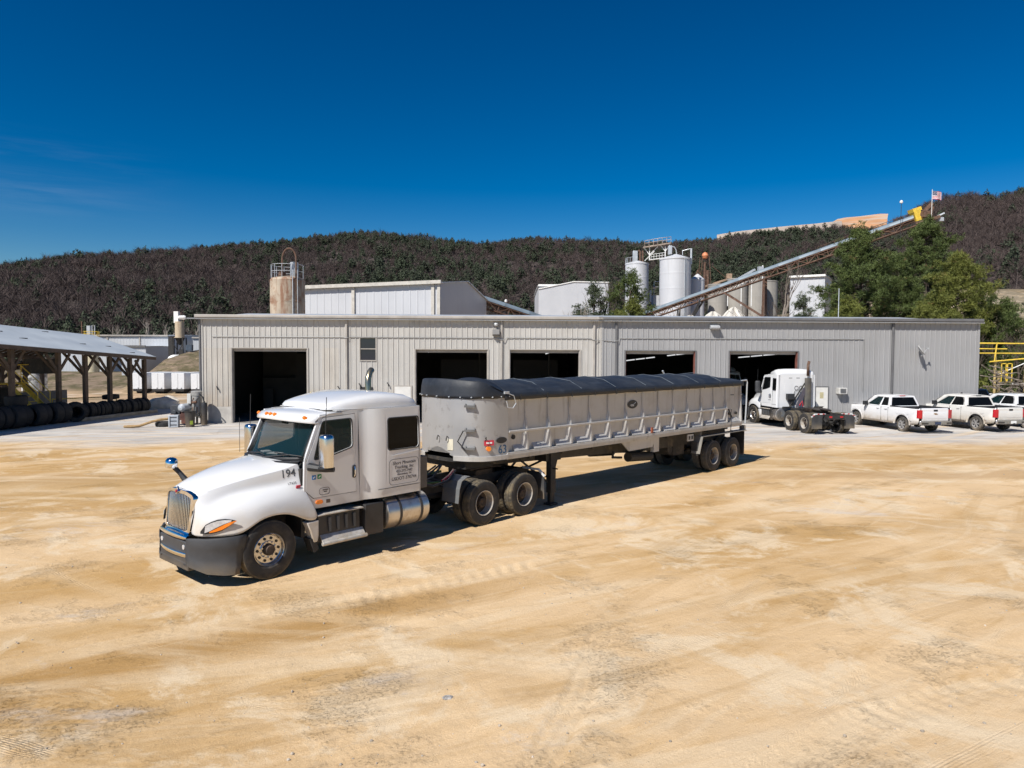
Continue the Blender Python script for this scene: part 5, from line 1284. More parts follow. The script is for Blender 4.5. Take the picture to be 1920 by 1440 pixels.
# ------------------------------------------------------------------ open timber shed with tyres
SD = Vector((.18045, .98358, 0)); SA = math.atan2(SD.y, SD.x); SO = (-24.63, 47.6, 0)
shed = thing('open_shed', 'open timber pole shed with a pale sheet metal roof at the left edge', 'shed', SO, SA)
ev = lambda x: 3.78 - .06 * x     # eave height along the shed
M_SROOF = PM('shed_roof_sheet', (.40, .44, .475), .5, .05, var=.06, scale=.6, dirt=(.35, .38, .41), dscale=.8, dlo=.5, dhi=.7, damt=.5)
X0s, X1s, RY = -19.0, .62, 4.3
b = MB(); n = 100; A, B_, C2 = [], [], []
for i in range(n + 1):
    x = X0s + (X1s - X0s) * i / n; w = 0
    A.append((x, -.45, ev(x) + .0 + w)); B_.append((x, RY, ev(x) + 1.45 + w)); C2.append((x, 2 * RY + .45, ev(x) + w))
b.loft([A, B_, C2], False); b.build('roof', M_SROOF, shed, solid=.02)
b = MB()
for k in range(26):
    x = X0s + .5 + rng.random() * 18.5; t = .12 + .25 * rng.randint(0, 3); y = -.45 + (RY + .45) * t
    b.box((x, y, ev(x) + .001 + 1.45 * t), (.45, .06, .05), rz=.0)
sl_ = b.build('roof_gap', M_INK, shed); sl_['kind'] = 'stuff'
b = MB()
b.beam((X0s, -.42, ev(X0s) - .12), (X1s, -.42, ev(X1s) - .12), .05, .20); b.beam((X0s, .3, ev(X0s) - .05), (X1s - .1, .3, ev(X1s) - .05), .10, .28); b.beam((X0s, 2 * RY, ev(X0s) - .1), (X1s, 2 * RY, ev(X1s) - .1), .1, .28)
for i in range(40):
    x = X0s + .1 + i * .49; b.beam((x, -.4, ev(x) - .12), (x, RY, ev(x) + 1.33), .05, .14); b.beam((x, 2 * RY + .4, ev(x) - .12), (x, RY, ev(x) + 1.33), .05, .14)
b.build('roof_frame', M_WOOD, shed)
for px in (.37, -1.0, -2.8, -4.8, -6.8, -9.9, -13.0, -16.2):
    for y, k in ((.3, 1), (2 * RY - .3, 0)):
        b = MB(); b.b2((px - .11, y - .11, 0), (px + .11, y + .11, ev(px) - .2))
        for s in (1, -1):
            if px + s > .6: continue
            b.beam((px, y, ev(px) - 1.35), (px + s * .85, y, ev(px) - .25), .09, .14)
        if k: b.beam((px, .3, ev(px) - 1.5), (px, 2.6, ev(px) + .7), .09, .14)
        b.build('post', M_WOOD, shed)
for x0, x1 in ((-6.8, -2.8), (-4.8, -1.0), (-2.8, .3), (-9.9, -6.8), (-13, -9.9)):
    b = MB(); b.beam((x0, 2 * RY - .2, .9), (x1, 2 * RY - .2, ev(x1) - .5), .08, .2); b.beam((x1, 2 * RY - .1, .9), (x0, 2 * RY - .1, ev(x0) - .5), .08, .2); b.build('cross_brace', M_WOOD, shed)
b = MB(); b.b2((-11, 4.6, 0), (-1.5, 4.75, 1.55)); b.build('low_wall', PM('grey_board', (.26, .25, .25), .85, var=.15, streak=(.18, .17, .17)), shed)
b = MB(); b.b2((-9.5, 2.6, .9), (-6.6, 4.4, 1.05)); b.b2((-9.5, 3.0, 1.05), (-7.2, 4.4, 2.0)); b.build('machine_deck', M_CHASSIS, shed)
b = MB(); b.b2((-4.8, 3.2, 2.7), (-3.6, 4.6, 3.6)); b.beam((-4.2, 3.9, 3.6), (-4.2, 3.9, 4.4), .1, .1); b.build('hung_motor', M_CHASSIS, shed)
def W_shed(x, y, z=0): 
    N = Vector((-SD.y, SD.x, 0)); return Vector(SO) + SD * x + N * y + Vector((0, 0, z))
# yellow stair inside
st = thing('yellow_stair', 'yellow steel stair with handrails inside the timber shed', 'stair', W_shed(-8.0, .7), SA)
for s in (0, .85):
    b = MB(); b.beam((s, -.15, .60), (s, 1.75, 2.25), .06, .2); b.build('stringer', M_YELLOW, st)
    b = MB(); b.tube([(s, -.15, .6), (s, -.15, 1.75), (s, 1.75, 3.25)], .03, 6); b.tube([(s, -.1, 1.25), (s, 1.75, 2.8)], .025, 6); b.tube([(s, 1.75, 2.2), (s, 1.75, 3.25)], .03, 6); b.build('handrail', M_YELLOW, st)
for k in range(6):
    b = MB(); y = -.1 + .32 * k; b.b2((0, y, .64 + .278 * k), (.85, y + .22, .68 + .278 * k)); b.build('tread', M_YELLOW, st)
b = MB(); b.b2((-.6, 1.75, 2.2), (1.4, 2.8, 2.26)); b.tube([(-.6, 1.8, 2.26), (-.6, 1.8, 3.3), (1.4, 1.8, 3.3)], .03); b.build('landing', M_YELLOW, st)
rl = thing('yellow_rail', 'low yellow pipe rail behind the tyre row in the shed', 'rail', W_shed(-6.0, 1.5), SA)
b = MB(); b.tube([(0, 0, .0), (0, 0, 1.25), (5.2, 0, 1.12), (5.2, 0, 0)], .035, 6); b.tube([(2.6, 0, 0), (2.6, 0, 1.18)], .03, 6); b.build('rail_pipe', M_YELLOW, rl)
tk = thing('white_tank', 'white tank with painted truss shadow stripes seen through the shed posts', 'tank', W_shed(2.0, 10.5), SA)
b = MB(); b.lathe([(0, 0), (.0, .6), (.3, .8), (1.9, .8), (2.2, .5), (2.3, 0)], (0, 0, .9), (0, 0, 1), 20); b.build('tank_body', PM('truss_shadowed_white', (.60, .60, .59), .5, streak=(.08, .08, .08), stz=(2, 2, 3), slo=.52, shi=.58), tk, smooth=True)  # shadow stripes of the roof truss are painted into the white as dark streaks
b = MB(); [b.b2((x - .06, y - .06, 0), (x + .06, y + .06, 1.0)) for x in (-.5, .5) for y in (-.5, .5)]; b.build('tank_stand', M_CHASSIS, tk)
sb = thing('loading_ramp', 'long pale timber sill along the front of the tyre row', 'sill', W_shed(-3.1, -.62), SA)
b = MB(); b.b2((-3.2, -.12, 0), (3.4, .12, .20)); b.build('timber', PM('pale_timber', (.30, .27, .22), .85, var=.25, streak=(.18, .16, .13), stz=(.5, 6, 6)), sb, bevel=.02)
# tyres
def ring_tyre(r, w, name='tyre_ring'):
    h = w / 2
    b = MB(); b.lathe([(-h * .75, r * .56), (-h, r * .64), (-h * 1.02, r * .82), (-h * .9, r * .95), (-h * .6, r), (h * .6, r), (h * .9, r * .95), (h * 1.02, r * .82), (h, r * .64), (h * .75, r * .56), (h * .6, r * .6), (-h * .6, r * .6), (-h * .75, r * .56)], (0, 0, 0), (1, 0, 0), 36, lambda i, j: -.014 if j in (4, 5) and i % 2 else 0)
    return b
proto_s = ring_tyre(.50, .27).build('tyre_ring', M_RUBBER_OLD, None, smooth=True, ang=25)
proto_b = ring_tyre(.60, .58).build('tyre_ring', M_RUBBER_OLD, None, smooth=True, ang=25)
COL.objects.unlink(proto_s); COL.objects.unlink(proto_b)
ordw = ['nearest', 'second', 'third', 'fourth', 'fifth', 'sixth', 'seventh', 'eighth', 'ninth', 'tenth', 'eleventh', 'twelfth', 'thirteenth', 'fourteenth', 'fifteenth', 'sixteenth', 'seventeenth', 'eighteenth', 'nineteenth', 'twentieth']
def tyre(proto, p, rz, rx, label, group, s=1):
    T = thing('old_tyre', label, 'tyre', p, rz, group); T.rotation_euler = (0, rx, rz); T.scale = (s, s, s)
    c = proto.copy(); COL.objects.link(c); c.parent = T
for k in range(20):
    x = -5.75 + k * .298; r = .50 * (.93 + .09 * ((k * 7) % 5) / 4); s = r / .5
    tyre(proto_s, W_shed(x, .0 + .05 * math.sin(k * 2.1), r + .02), SA + .04 * math.sin(k * 3.3), .06 * math.sin(k * 1.7), 'narrow black tyre, %s in the row along the shed sill' % ordw[k], 'narrow tyres standing in a row', s)
for k in range(8):
    x = -11.6 + k * .63
    tyre(proto_b, W_shed(x, -.15 + .12 * math.sin(k * 2.7), .60), SA + .10 * math.sin(k * 2.2), .05 * math.sin(k), 'wide black loader tyre, %s from the left picture edge' % ordw[k], 'wide tyres at the shed front')
tyre(proto_b, W_shed(-6.45, -.45, .58), SA + .95, -.12, 'wide worn tyre turned outward so its open side shows', 'wide tyres at the shed front', .97)
tyre(proto_b, W_shed(-9.6, .35, 1.42), SA, R(88), 'tyre lying flat on top of the wide tyre row', 'wide tyres at the shed front', .9)
tyre(proto_s, W_shed(-2.2, .75, 1.18), SA, R(86), 'narrow tyre lying flat on top of the narrow row', 'narrow tyres standing in a row')
# ------------------------------------------------------------------ far yard at the left
def block(name, label, cat, loc, rz, w, d, h, mat, gable=0, trim=M_TRIM_L, ribs=True, slope=0, posts=()):
    """sheet-clad building: front in the local x-z plane facing -y, from x=0 to w"""
    T = thing(name, label, cat, loc, rz)
    b = MB(); h0 = h - slope
    if ribs:
        pts = []; x = 0
        while x < w:
            pts += [(x, 0), (x + .10, -.03), (x + .2, 0)]; x += .75
        pts = [p for p in pts if p[0] < w] + [(w, 0)]
        b.loft([[(x, y, 0) for x, y in pts], [(x, y, h0 + slope * x / w) for x, y in pts]], False)
    else: b.b2((0, -.01, 0), (w, 0, h))
    b.build('front_wall', mat, T)
    b = MB(); b.add([(w, 0, 0), (w, d, 0), (w, d, h), (w, d / 2, h + gable), (w, 0, h), (0, 0, 0), (0, d, 0), (0, d, h0), (0, d / 2, h0 + gable), (0, 0, h0)], [(0, 1, 2, 3, 4), (5, 9, 8, 7, 6), (1, 6, 7, 2)]); b.build('end_wall', mat, T)
    b = MB(); b.add([(-.2, -.25, h0 + .02), (w + .2, -.25, h + .02), (w + .2, d / 2, h + gable + .05), (-.2, d / 2, h0 + gable + .05), (w + .2, d + .25, h + .02), (-.2, d + .25, h0 + .02)], [(0, 1, 2, 3), (3, 2, 4, 5)]); b.build('roof', M_GALV, T, solid=.12)
    b = MB(); b.beam((-.1, -.28, h0 + .02), (w + .1, -.28, h + .02), .3, .34); b.build('eave_trim', trim, T)
    for p in posts:
        b = MB(); b.b2((p - .15, -.18, 0), (p + .15, -.03, h0 + slope * p / w)); b.build('downpipe', trim, T)
    return T
block('warehouse', 'white metal warehouse with a long eave behind the cream workshop', 'warehouse', (-22.8, 72.5, 0), R(-9), 15.98, 23.2, 11.0, M_WALL_W, 1.25, PM('cream_trim', (.50, .47, .42), .5), True, .45, (7.0, 15.2, 15.8))
M_FARBLUE = PM('far_pale_sheet', (.46, .48, .51), .5, .1, var=.04, scale=.2)
block('far_warehouse', 'long pale blue metal warehouse far behind the timber shed', 'warehouse', (-112, 176, -1), 0, 27.0, 30, 9.0, M_FARBLUE, .5, M_TRIM_L, True, 0, (12, 20))
block('far_warehouse', 'short pale wall of a warehouse right of the small tan silo', 'warehouse', (-82.5, 184, -1), 0, 14, 20, 8.7, M_FARBLUE, .3)
block('far_annex', 'low annex with a dark shaded end before the pale far warehouse', 'annex', (-89.5, 163, -2), R(0), 5.6, 14, 7.3, M_FARBLUE, .1, M_TRIM_R)
tr_lab = ['leftmost white box trailer parked beyond the shed', 'bright white box trailer second from the left beyond the shed', 'white box trailer third from the left beyond the shed', 'low white box trailer nearest the workshop wall']
proto = None
for k, (x, wd) in enumerate(((-74.3, 2.6), (-70.6, 2.6), (-66.7, 2.6), (-62.9, 2.6))):
    T = thing('box_trailer', tr_lab[k], 'trailer', (x + 1.3, 139, -4.25), R(-4), 'white box trailers beyond the shed')
    z1 = 4.15 if k < 3 else 4.05
    b = MB(); b.b2((-1.3, 0, 1.0), (1.3, 12, z1)); b.build('box', PM('trailer_white', (.62, .63, .65), .45, var=.05, streak=(.5, .5, .5), stz=(2, 2, .3)), T, bevel=.04)
    b = MB(); b.b2((-1.2, -.03, .75), (1.2, .1, 1.0)); b.b2((-1.2, 0, .55), (1.2, 11, .95)); [b.cyl((sx * 1.2, y, .5), (sx * .5, y, .5), .5, n=14) for sx in (-1, 1) for y in (1.5, 2.8)]; b.b2((-.9, 9, 0), (-.7, 9.2, .9)); b.build('chassis', M_CHASSIS, T)
    b = MB(); b.b2((-.02, -.02, 1.05), (.02, 0, z1 - .1)); [b.b2((sx, -.03, 1.1), (sx + .25, 0, 1.25)) for sx in (-.3, .6)]; b.build('door_seam', M_TRIM_R, T)
T = thing('mixing_tower', 'small tan silo on dark legs with a white box on top', 'silo', (-75.6, 162, 1.0), 0)
b = MB(); b.lathe([(6.3, 0), (6.3, 1.0), (9.9, 1.0), (9.95, 0)], (0, 0, 0), (0, 0, 1), 24); b.lathe([(6.2, 1.3), (6.35, 1.3), (6.35, 1.0)], (0, 0, 0), (0, 0, 1), 24); b.build('silo_drum', PM('tan_silo', (.46, .38, .27), .6, var=.1, streak=(.24, .13, .07), stz=(1.5, 1.5, .15)), T, smooth=True, ang=40)
b = MB(); b.b2((-1.1, -.5, 9.6), (-.1, .5, 12.2)); b.build('top_box', M_PAPER, T)
b = MB(); b.tube([(-.1, 0, 10.6), (.6, 0, 10.9), (1.0, 0, 10.2), (.9, 0, 9.8)], .1); b.tube([(.1, 0, 12), (.35, 0, 12.1), (.4, 0, 11)], .06); b.build('top_pipe', M_RUST, T)
b = MB(); b.lathe([(4.6, .3), (6.2, 1.1)], (0, 0, 0), (0, 0, 1), 14); [b.beam((sx * 1.2, sy, 0), (sx * 1.0, sy, 6.3), .2, .2) for sx in (-1, 1) for sy in (-.9, .9)]; b.beam((-1.2, -.9, .5), (1.1, -.9, 5), .15, .15); b.beam((1.2, -.9, .5), (-1.1, -.9, 5), .15, .15); b.b2((-2.2, -1, 1), (-1.2, 0, 6.5)); b.b2((.3, -1.2, 2.2), (1.2, -.9, 3.6)); b.build('legs', M_CHASSIS, T)
b = MB(); b.box((2.4, -.5, 4.0), (1.3, .8, 1.3)); b.beam((2.4, -.5, 2.8), (1.6, -.5, 1.6), .2, .2); b.build('control_cab', PM('dark_blue_box', (.05, .07, .10), .5), T)
T = thing('round_tank', 'white round tank end at the foot of the tan silo', 'tank', (-75.2, 158.2, 1.0)); b = MB(); b.lathe([(-1.6, 0), (-1.4, .6), (-.9, 1.05), (0, 1.2), (2, 1.2), (2.4, .6), (2.5, 0)], (0, 0, 1.2), (0, 1, .0), 20); b.build('tank_shell', M_PAPER, T, smooth=True)
b = MB(); b.b2((-.8, -.5, 0), (.8, 1.5, .5)); b.build('cradle', M_CHASSIS, T)
T = thing('cream_silo', 'cream silo top with railings rising behind the shed roof', 'silo', (-101, 171, -1))
b = MB(); b.lathe([(0, 1.55), (8.7, 1.55), (8.9, 1.2), (8.95, 0)], (0, 0, 0), (0, 0, 1), 24); b.build('silo_drum', PM('cream_silo_paint', (.55, .48, .33), .6, var=.1), T, smooth=True, ang=40)
b = MB(); [b.tube([(1.7 * math.cos(a), 1.7 * math.sin(a), 8.3), (1.7 * math.cos(a), 1.7 * math.sin(a), 9.8)], .05, 4) for a in np.arange(0, 6.2, .6)]; b.tube([(1.7 * math.cos(a), 1.7 * math.sin(a), 9.8) for a in np.arange(0, 6.5, .3)], .05, 4); b.tube([(1.7 * math.cos(a), 1.7 * math.sin(a), 9.2) for a in np.arange(0, 6.5, .3)], .05, 4); b.build('railing', M_YELLOW, T)
b = MB(); b.b2((-1.0, -.3, 8.9), (-.2, .4, 11.2)); b.tube([(.2, 0, 8.9), (.2, 0, 11.3), (.8, 0, 11.3), (.8, 0, 8.9)], .12); b.build('vent_stack', M_GALV, T)
b = MB(); b.beam((-1.7, -1.0, 4), (-1.7, -1.0, 12.2), .2, .2); b.build('rust_post', M_RUST, T)

# ------------------------------------------------------------------ plant behind the workshops
T = thing('rusty_silo', 'rust stained cream silo with a hooped ladder above the cream workshop roof', 'silo', (-20.3, 64.5, 0))
M_RSILO = PM('rust_streaked_silo', (.40, .33, .25), .7, var=.15, scale=.7, streak=(.20, .075, .03), stz=(2.2, 2.2, .25), slo=.47, shi=.62, dirt=(.22, .10, .05), dscale=1.1, dlo=.5, dhi=.66, damt=.75)
b = MB(); b.lathe([(0, 1.52), (8.6, 1.52), (8.62, 1.535), (8.66, 1.535), (8.68, 1.52), (10.55, 1.52), (10.72, 1.40), (10.95, .5), (11.0, 0)], (0, 0, 0), (0, 0, 1), 40); b.build('silo_drum', M_RSILO, T, smooth=True, ang=30)
b = MB()
for a in np.arange(0, 6.2, .52):
    if .4 < a < 1.2: continue
    b.tube([(1.42 * math.cos(a), 1.42 * math.sin(a), 10.7), (1.42 * math.cos(a), 1.42 * math.sin(a), 11.9)], .028, 4)
for z in (11.3, 11.9): b.tube([(1.42 * math.cos(a), 1.42 * math.sin(a), z) for a in np.arange(1.2, 6.9, .2)], .025, 4)
b.build('railing', M_GALV, T)
b = MB(); b.lathe([(10.9, .35), (11.25, .3), (11.3, 0)], (-.3, -.5, 0), (0, 0, 1), 14); b.build('hatch', M_RUST, T, smooth=True)
b = MB(); b.lathe([(10.8, .30), (12.2, .36), (12.25, 0)], (.55, .2, 0), (0, 0, 1), 14); b.build('dust_filter', M_GALV, T, smooth=True)
b = MB(); arc = [(.45 + .62 * math.cos(a) , -.9, 12.3 + 1.0 * math.sin(a)) for a in np.arange(0, 3.2, .25)]
b.tube([(1.07, -.95, 6)] + [(1.07, -.95, 12.3)] + arc + [(-.17, -.9, 11.0)], .085, 8); b.build('fill_pipe', M_RUST, T, smooth=True)
b = MB(); b.tube([(.85, -1.28, 5), (.85, -1.28, 11.4)], .04, 5); b.tube([(1.2, -1.0, 5), (1.2, -1.0, 11.4)], .03, 5); b.build('ladder', M_GALV, T)

def conveyor(name, label, A, B, r, truss, mat_cover, legs=(), head=True):
    A, B = Vector(A), Vector(B); d = (B - A).normalized(); L = (B - A).length
    side = d.cross(Vector((0, 0, 1))).normalized(); upv = side.cross(d)
    T = thing(name, label, 'conveyor')
    P = lambda t, s=0, u=0: A + d * t + side * s + upv * u
    b = MB(); m = 10; n = int(L / 3)
    rings = []
    for i in range(n + 1):
        for dt, k in ((0, 1), (.08, 1.04), (.16, 1)):
            rings.append([P(min(L, i * L / n + dt), r * k * math.cos(a), .1 + r * k * math.sin(a)) for a in [math.pi * q / m for q in range(m + 1)]])
    b.loft(rings, False); b.build('belt_cover', mat_cover, T, smooth=True, ang=40)
    b = MB()
    for s in (-r * .8, r * .8):
        for u in (0, -truss): b.beam(P(0, s, u), P(L, s, u), .14, .14)
        k = 0; t = 0
        while t < L - 1.5:
            b.beam(P(t, s, 0 if k % 2 else -truss), P(t + 1.5, s, -truss if k % 2 else 0), .09, .09)
            b.beam(P(t, s, 0), P(t, s, -truss), .08, .08); t += 1.5; k += 1
    b.beam(P(0, 0, -.25), P(L, 0, -.25), r * 1.2, .12)
    b.build('truss', M_RUST, T)
    for t, kind in legs:
        p = P(t * L, 0, -truss)
        b = MB()
        if kind == 'post':
            for s in (-.7, .7): b.beam(p + side * s, Vector((p.x + side.x * s * 1.6, p.y + side.y * s * 1.6, 2)), .3, .3)
            q = P(t * L - 6.5, 0, -truss)
            for s in (-.6, .6): b.beam(q + side * s, Vector((p.x + side.x * s, p.y + side.y * s, p.z - 6)), .22, .22)
        elif kind == 'slant':
            for s in (-.7, .7): b.beam(p + side * s, Vector((p.x - 3.6, p.y + side.y * s, p.z - 6.5)), .3, .3)
        else:
            for s in (-.5, .5): b.beam(p + side * s, Vector((p.x, p.y + side.y * s, 2)), .22, .22)
        b.build('trestle', M_RUST if kind == 'post' else M_CHASSIS, T)
    return T, P, L
M_COVER = PM('conveyor_cover', (.17, .215, .255), .5, 0, var=.1, scale=.6, dirt=(.13, .15, .165), dscale=.5)
cv, CP, CL = conveyor('main_conveyor', 'long covered conveyor on a rusty truss rising right over the grey workshop', (13.5, 129, 7.3), (56.4, 100.7, 23.1), .55, .95, M_COVER, ((.33, 'stub'), (.405, 'slant'), (.60, 'post'), (.24, 'stub')))
b = MB(); [b.tube([CP(t, -.6, .1), CP(t, -.6, 1.1)], .03, 4) for t in np.arange(CL - 13, CL - 1, 1.2)]; b.tube([CP(CL - 13, -.6, 1.1), CP(CL, -.6, 1.1)], .035, 4); b.build('handrail', M_RUST, cv)
b = MB(); b.box(CP(CL + .3, -.1, .55), (.95, 1.2, 1.75), Matrix.Rotation(R(18), 3, 'Y').inverted()); b.box(CP(CL + .35, -.1, 1.25), (1.25, 1.35, .5), Matrix.Rotation(R(18), 3, 'Y').inverted()); b.build('head_hood', M_YELLOW, cv)
b = MB(); b.beam(CP(CL, -.5, -.7), CP(CL + 3.0, -.5, -.8), .2, .25); b.beam(CP(CL, .5, -.7), CP(CL + 3.0, .5, -.8), .2, .25); b.beam(CP(CL + .8, 0, .2), CP(CL + 2.6, 0, 1.3), .5, .5); b.beam(CP(CL + 1.4, 0, -.7), CP(CL + 2.6, 0, .8), .25, .3); b.box(CP(CL + 1.5, 0, .1), (1.2, 1, .8)); b.build('head_frame', M_RUST, cv)
b = MB(); b.beam(CP(CL + 2, -.8, -.6), CP(CL + 3.6, -.8, -.4), .12, .2); b.box(CP(CL + 3.0, -.8, -1.1), (.5, .4, .5)); b.build('head_bracket', M_GALV, cv)
conveyor('feed_conveyor', 'covered conveyor running down right from the white warehouse end wall', (-4.6, 93.5, 11.2), (8.5, 98, 7.2), .55, .9, M_COVER)
# flag on the conveyor head
fl = thing('national_flag', 'stars and stripes flag flying from a thin pole above the conveyor head', 'flag', (57.95, 99.3, 0))
b = MB(); b.cyl((0, 0, 23.0), (0, 0, 26.95), .035, n=6); b.build('flag_pole', M_PAPER, fl)
def flag_pt(u, v): # u along fly 0..1, v 0 bottom..1 top
    return (.05 + 1.30 * u, -.25 * math.sin(u * 5.0) * u - .1 * u, 25.62 + 1.12 * v - .22 * u * u - .10 * math.sin(u * 5.5) * u)
M_FR = PM('flag_red', (.45, .03, .05), .8); M_FW = PM('flag_white', (.75, .73, .74), .8); M_FB = PM('flag_blue', (.02, .03, .10), .8)
Vf, Ff, Mi = [], [], []
NU, NV = 16, 13
for j in range(NV):
    for i in range(NU):
        q = len(Vf); Vf += [flag_pt(i / NU, j / NV), flag_pt((i + 1) / NU, j / NV), flag_pt((i + 1) / NU, (j + 1) / NV), flag_pt(i / NU, (j + 1) / NV)]; Ff.append((q, q + 1, q + 2, q + 3))
        Mi.append(2 if j >= 6 and i < 7 else (0 if j % 2 == 0 else 1))
np_mesh('flag_cloth', Vf, Ff, [M_FR, M_FW, M_FB], fl, True, Mi)
stv, stf = [], []
for r_ in range(9):
    for c_ in range(6 if r_ % 2 == 0 else 5):
        u = (.035 + .066 * c_ + (0 if r_ % 2 == 0 else .033)); v = 6 / 13 + (7 / 13) * (r_ + .5) / 9
        p = Vector(flag_pt(u, v)) + Vector((0, -.02, 0)); q = len(stv)
        stv += [p + Vector((-.018, 0, -.018)), p + Vector((.018, 0, -.018)), p + Vector((.018, 0, .018)), p + Vector((-.018, 0, .018))]; stf.append((q, q + 1, q + 2, q + 3))
np_mesh('flag_stars', stv, stf, M_FW, fl)['kind'] = 'stuff'

M_SILO = PM('white_silo_shell', (.52, .53, .555), .55, .05, var=.03, scale=.3, streak=(.44, .445, .46), stz=(1.0, 1.0, .05), slo=.5, shi=.75)
M_CSILO = PM('concrete_silo', (.30, .285, .26), .9, var=.10, scale=.4, streak=(.22, .205, .185), stz=(.8, .8, .08), slo=.5, shi=.75)
def silo(label, x, y, r, h, mat, cone=.5, rings=8, name='silo', z0=0, fk=1):
    T = thing(name, label, 'silo', (x * fk, y * fk, z0 + 4.1 * (1 - fk))); T.scale = (fk,) * 3
    prof = [(0, r)]
    for k in range(1, rings):
        z = h * k / rings; prof += [(z - .25, r), (z - .06, r), (z, r * 1.005), (z + .06, r), (z + .25, r)]
    prof += [(h - .25, r), (h - .22, r * 1.03), (h, r * 1.03), (h + .02, r * .97), (h + cone, r * .12), (h + cone, 0)]
    b = MB(); b.lathe(prof, (0, 0, 0), (0, 0, 1), 40); b.build('silo_drum', mat, T, smooth=True, ang=30)
    return T
s1 = silo('white silo with a square filter box at the left of the gantry', 21.05, 121, 1.95, 19.3, M_SILO, fk=1.15)
s2 = silo('largest white silo with a cone roof and a ladder stripe', 26.4, 116, 2.5, 19.45, M_SILO, .75, fk=1.15)
s3 = silo('short white silo between the largest silo and the concrete silos', 30.8, 119, 1.15, 16.5, M_SILO, .9, fk=1.15)
for x, r, h, l in ((40.8, 1.85, 17.9, 'left'), (44.7, 1.95, 19.0, 'middle'), (48.6, 1.9, 19.3, 'right')):
    silo('%s one of the three grey concrete silos under the long conveyor' % l, x, 142, r, h, M_CSILO, .1, 5, 'concrete_silo')
silo('grey concrete silo farther back right of the conveyor tower', 52.2, 146, 1.9, 19.0, M_CSILO, .1, 5, 'concrete_silo')
b = MB(); b.b2((-.75, -.6, 19.6), (-.0, .2, 21.4)); b.build('filter_box', M_GALV, s1, bevel=.05)
b = MB(); [b.tube([(1.9 * math.cos(a), 1.9 * math.sin(a), 19.3), (1.9 * math.cos(a), 1.9 * math.sin(a), 20.2)], .03, 4) for a in np.arange(2.4, 4.4, .3)]; b.tube([(1.9 * math.cos(a), 1.9 * math.sin(a), 20.2) for a in np.arange(2.4, 4.5, .2)], .03, 4); b.build('railing', M_GALV, s1)
b = MB(); b.tube([(.5, 0, 19.5), (.5, 0, 21.2), (.2, 0, 21.6)], .2, 8); b.tube([(1.0, .2, 19.5), (1.0, .2, 21.5)], .15, 8); b.build('pipe', M_RUST, s1)
b = MB(); b.b2((-1.3, -.9, 20.1), (-.75, -.2, 21.5)); b.build('filter_box', M_GALV, s2, bevel=.04)
b = MB(); b.tube([(-.8, -.5, 21.4), (-.3, -.5, 21.3), (.0, -.4, 20.8), (.1, -.3, 20.2)], .09, 6); b.build('elbow_pipe', M_GALV, s2, smooth=True)
b = MB(); b.tube([(1.0, -.6, 20.0), (1.0, -.6, 20.7), (2.2, -.9, 21.0), (2.3, -.9, 19.6)], .07, 6); b.tube([(2.3, -1.0, 21.0), (2.3, -1.0, 18.5)], .16, 8); b.build('vent_pipe', M_GALV, s2, smooth=True)
b = MB(); b.loft([[(1.15, -2.27, z), (1.35, -2.15, z), (1.3, -2.1, z)] for z in (2, 19.4)], False); b.tube([(1.0, -2.36, 2), (1.0, -2.36, 19.6)], .05, 4); b.build('ladder', M_GALV, s2)
b = MB(); b.tube([(-.2, 0, 17.2), (0, 0, 18.0), (.4, 0, 17.4)], .15); b.build('top_valve', M_RUST, s3)
g_ = thing('silo_gantry', 'rusty white gantry walkway bridging the tops of two white silos', 'gantry', (0, 118.2 * 1.15, 4.1 * -.15)); g_.scale = (1.15,) * 3
b = MB(); b.beam((21.6, 0, 21.6), (26.0, 0, 22.3), 1.0, .15)
for z in (.5, .95): b.tube([(21.7, -.5, 21.7 + z), (24, -.5, 22.1 + z), (26.0, -.5, 22.35 + z)], .04, 4)
for k in range(7): b.tube([(21.7 + .72 * k, -.5, 21.6 + .11 * k), (21.7 + .72 * k, -.5, 22.65 + .11 * k)], .03, 4)
b.build('walkway', PM('rusty_white', (.45, .36, .29), .7, var=.35, scale=1.5), g_)
b = MB()
for x in (22.6, 25.2): b.beam((x, 0, 19.6), (x, 0, 21.8), .13, .13)
b.beam((22.6, 0, 20.4), (24.0, 0, 21.8), .1, .1); b.beam((22.6, 0, 20.4), (21.6, 0, 21.7), .1, .1); b.beam((25.2, 0, 21.0), (24.4, 0, 22), .1, .1); b.beam((25.2, 0, 21), (26.0, 0, 22.2), .1, .1); b.beam((21.8, 0, 19.4), (23.4, 0, 21), .09, .09); b.build('gantry_leg', M_PAPER, g_)
b = MB(); b.beam((22.6, 0, 19.55), (25.2, 0, 19.9), .9, .12)
for z in (.4, .8): b.tube([(22.8, -.45, 19.6 + z), (25.2, -.45, 19.95 + z)], .035, 4)
for k in range(6): b.tube([(22.8 + .45 * k, -.45, 19.6 + .05 * k), (22.8 + .45 * k, -.45, 20.45 + .05 * k)], .028, 4)
b.build('lower_walkway', M_PAPER, g_)
T = thing('pump_house', 'small white house with rails between the two tall white silos', 'building', (23.2 * 1.15, 122 * 1.15, 4.1 * -.15)); T.scale = (1.15,) * 3
b = MB(); b.b2((0, 0, 0), (2.6, 3, 12.1)); b.b2((.95, .5, 12.1), (2.2, 2, 14.1)); b.build('walls', M_WALL_W, T)
b = MB(); b.b2((-.1, -.1, 12.0), (2.7, 3.1, 12.3)); b.build('roof_edge', M_TRIM_R, T)
b = MB(); [b.tube([(x, .1, 12.2), (x, .1, 16.4)], .06, 5) for x in (1.0, 2.2)]; b.tube([(1.0, .1, 16.4), (2.2, .1, 16.4)], .06, 5); b.tube([(1.0, .1, 15.5), (2.2, .1, 15.5)], .04, 5); b.b2((.3, .2, 13), (.6, .5, 15)); b.build('pipe_rack', M_GALV, T)
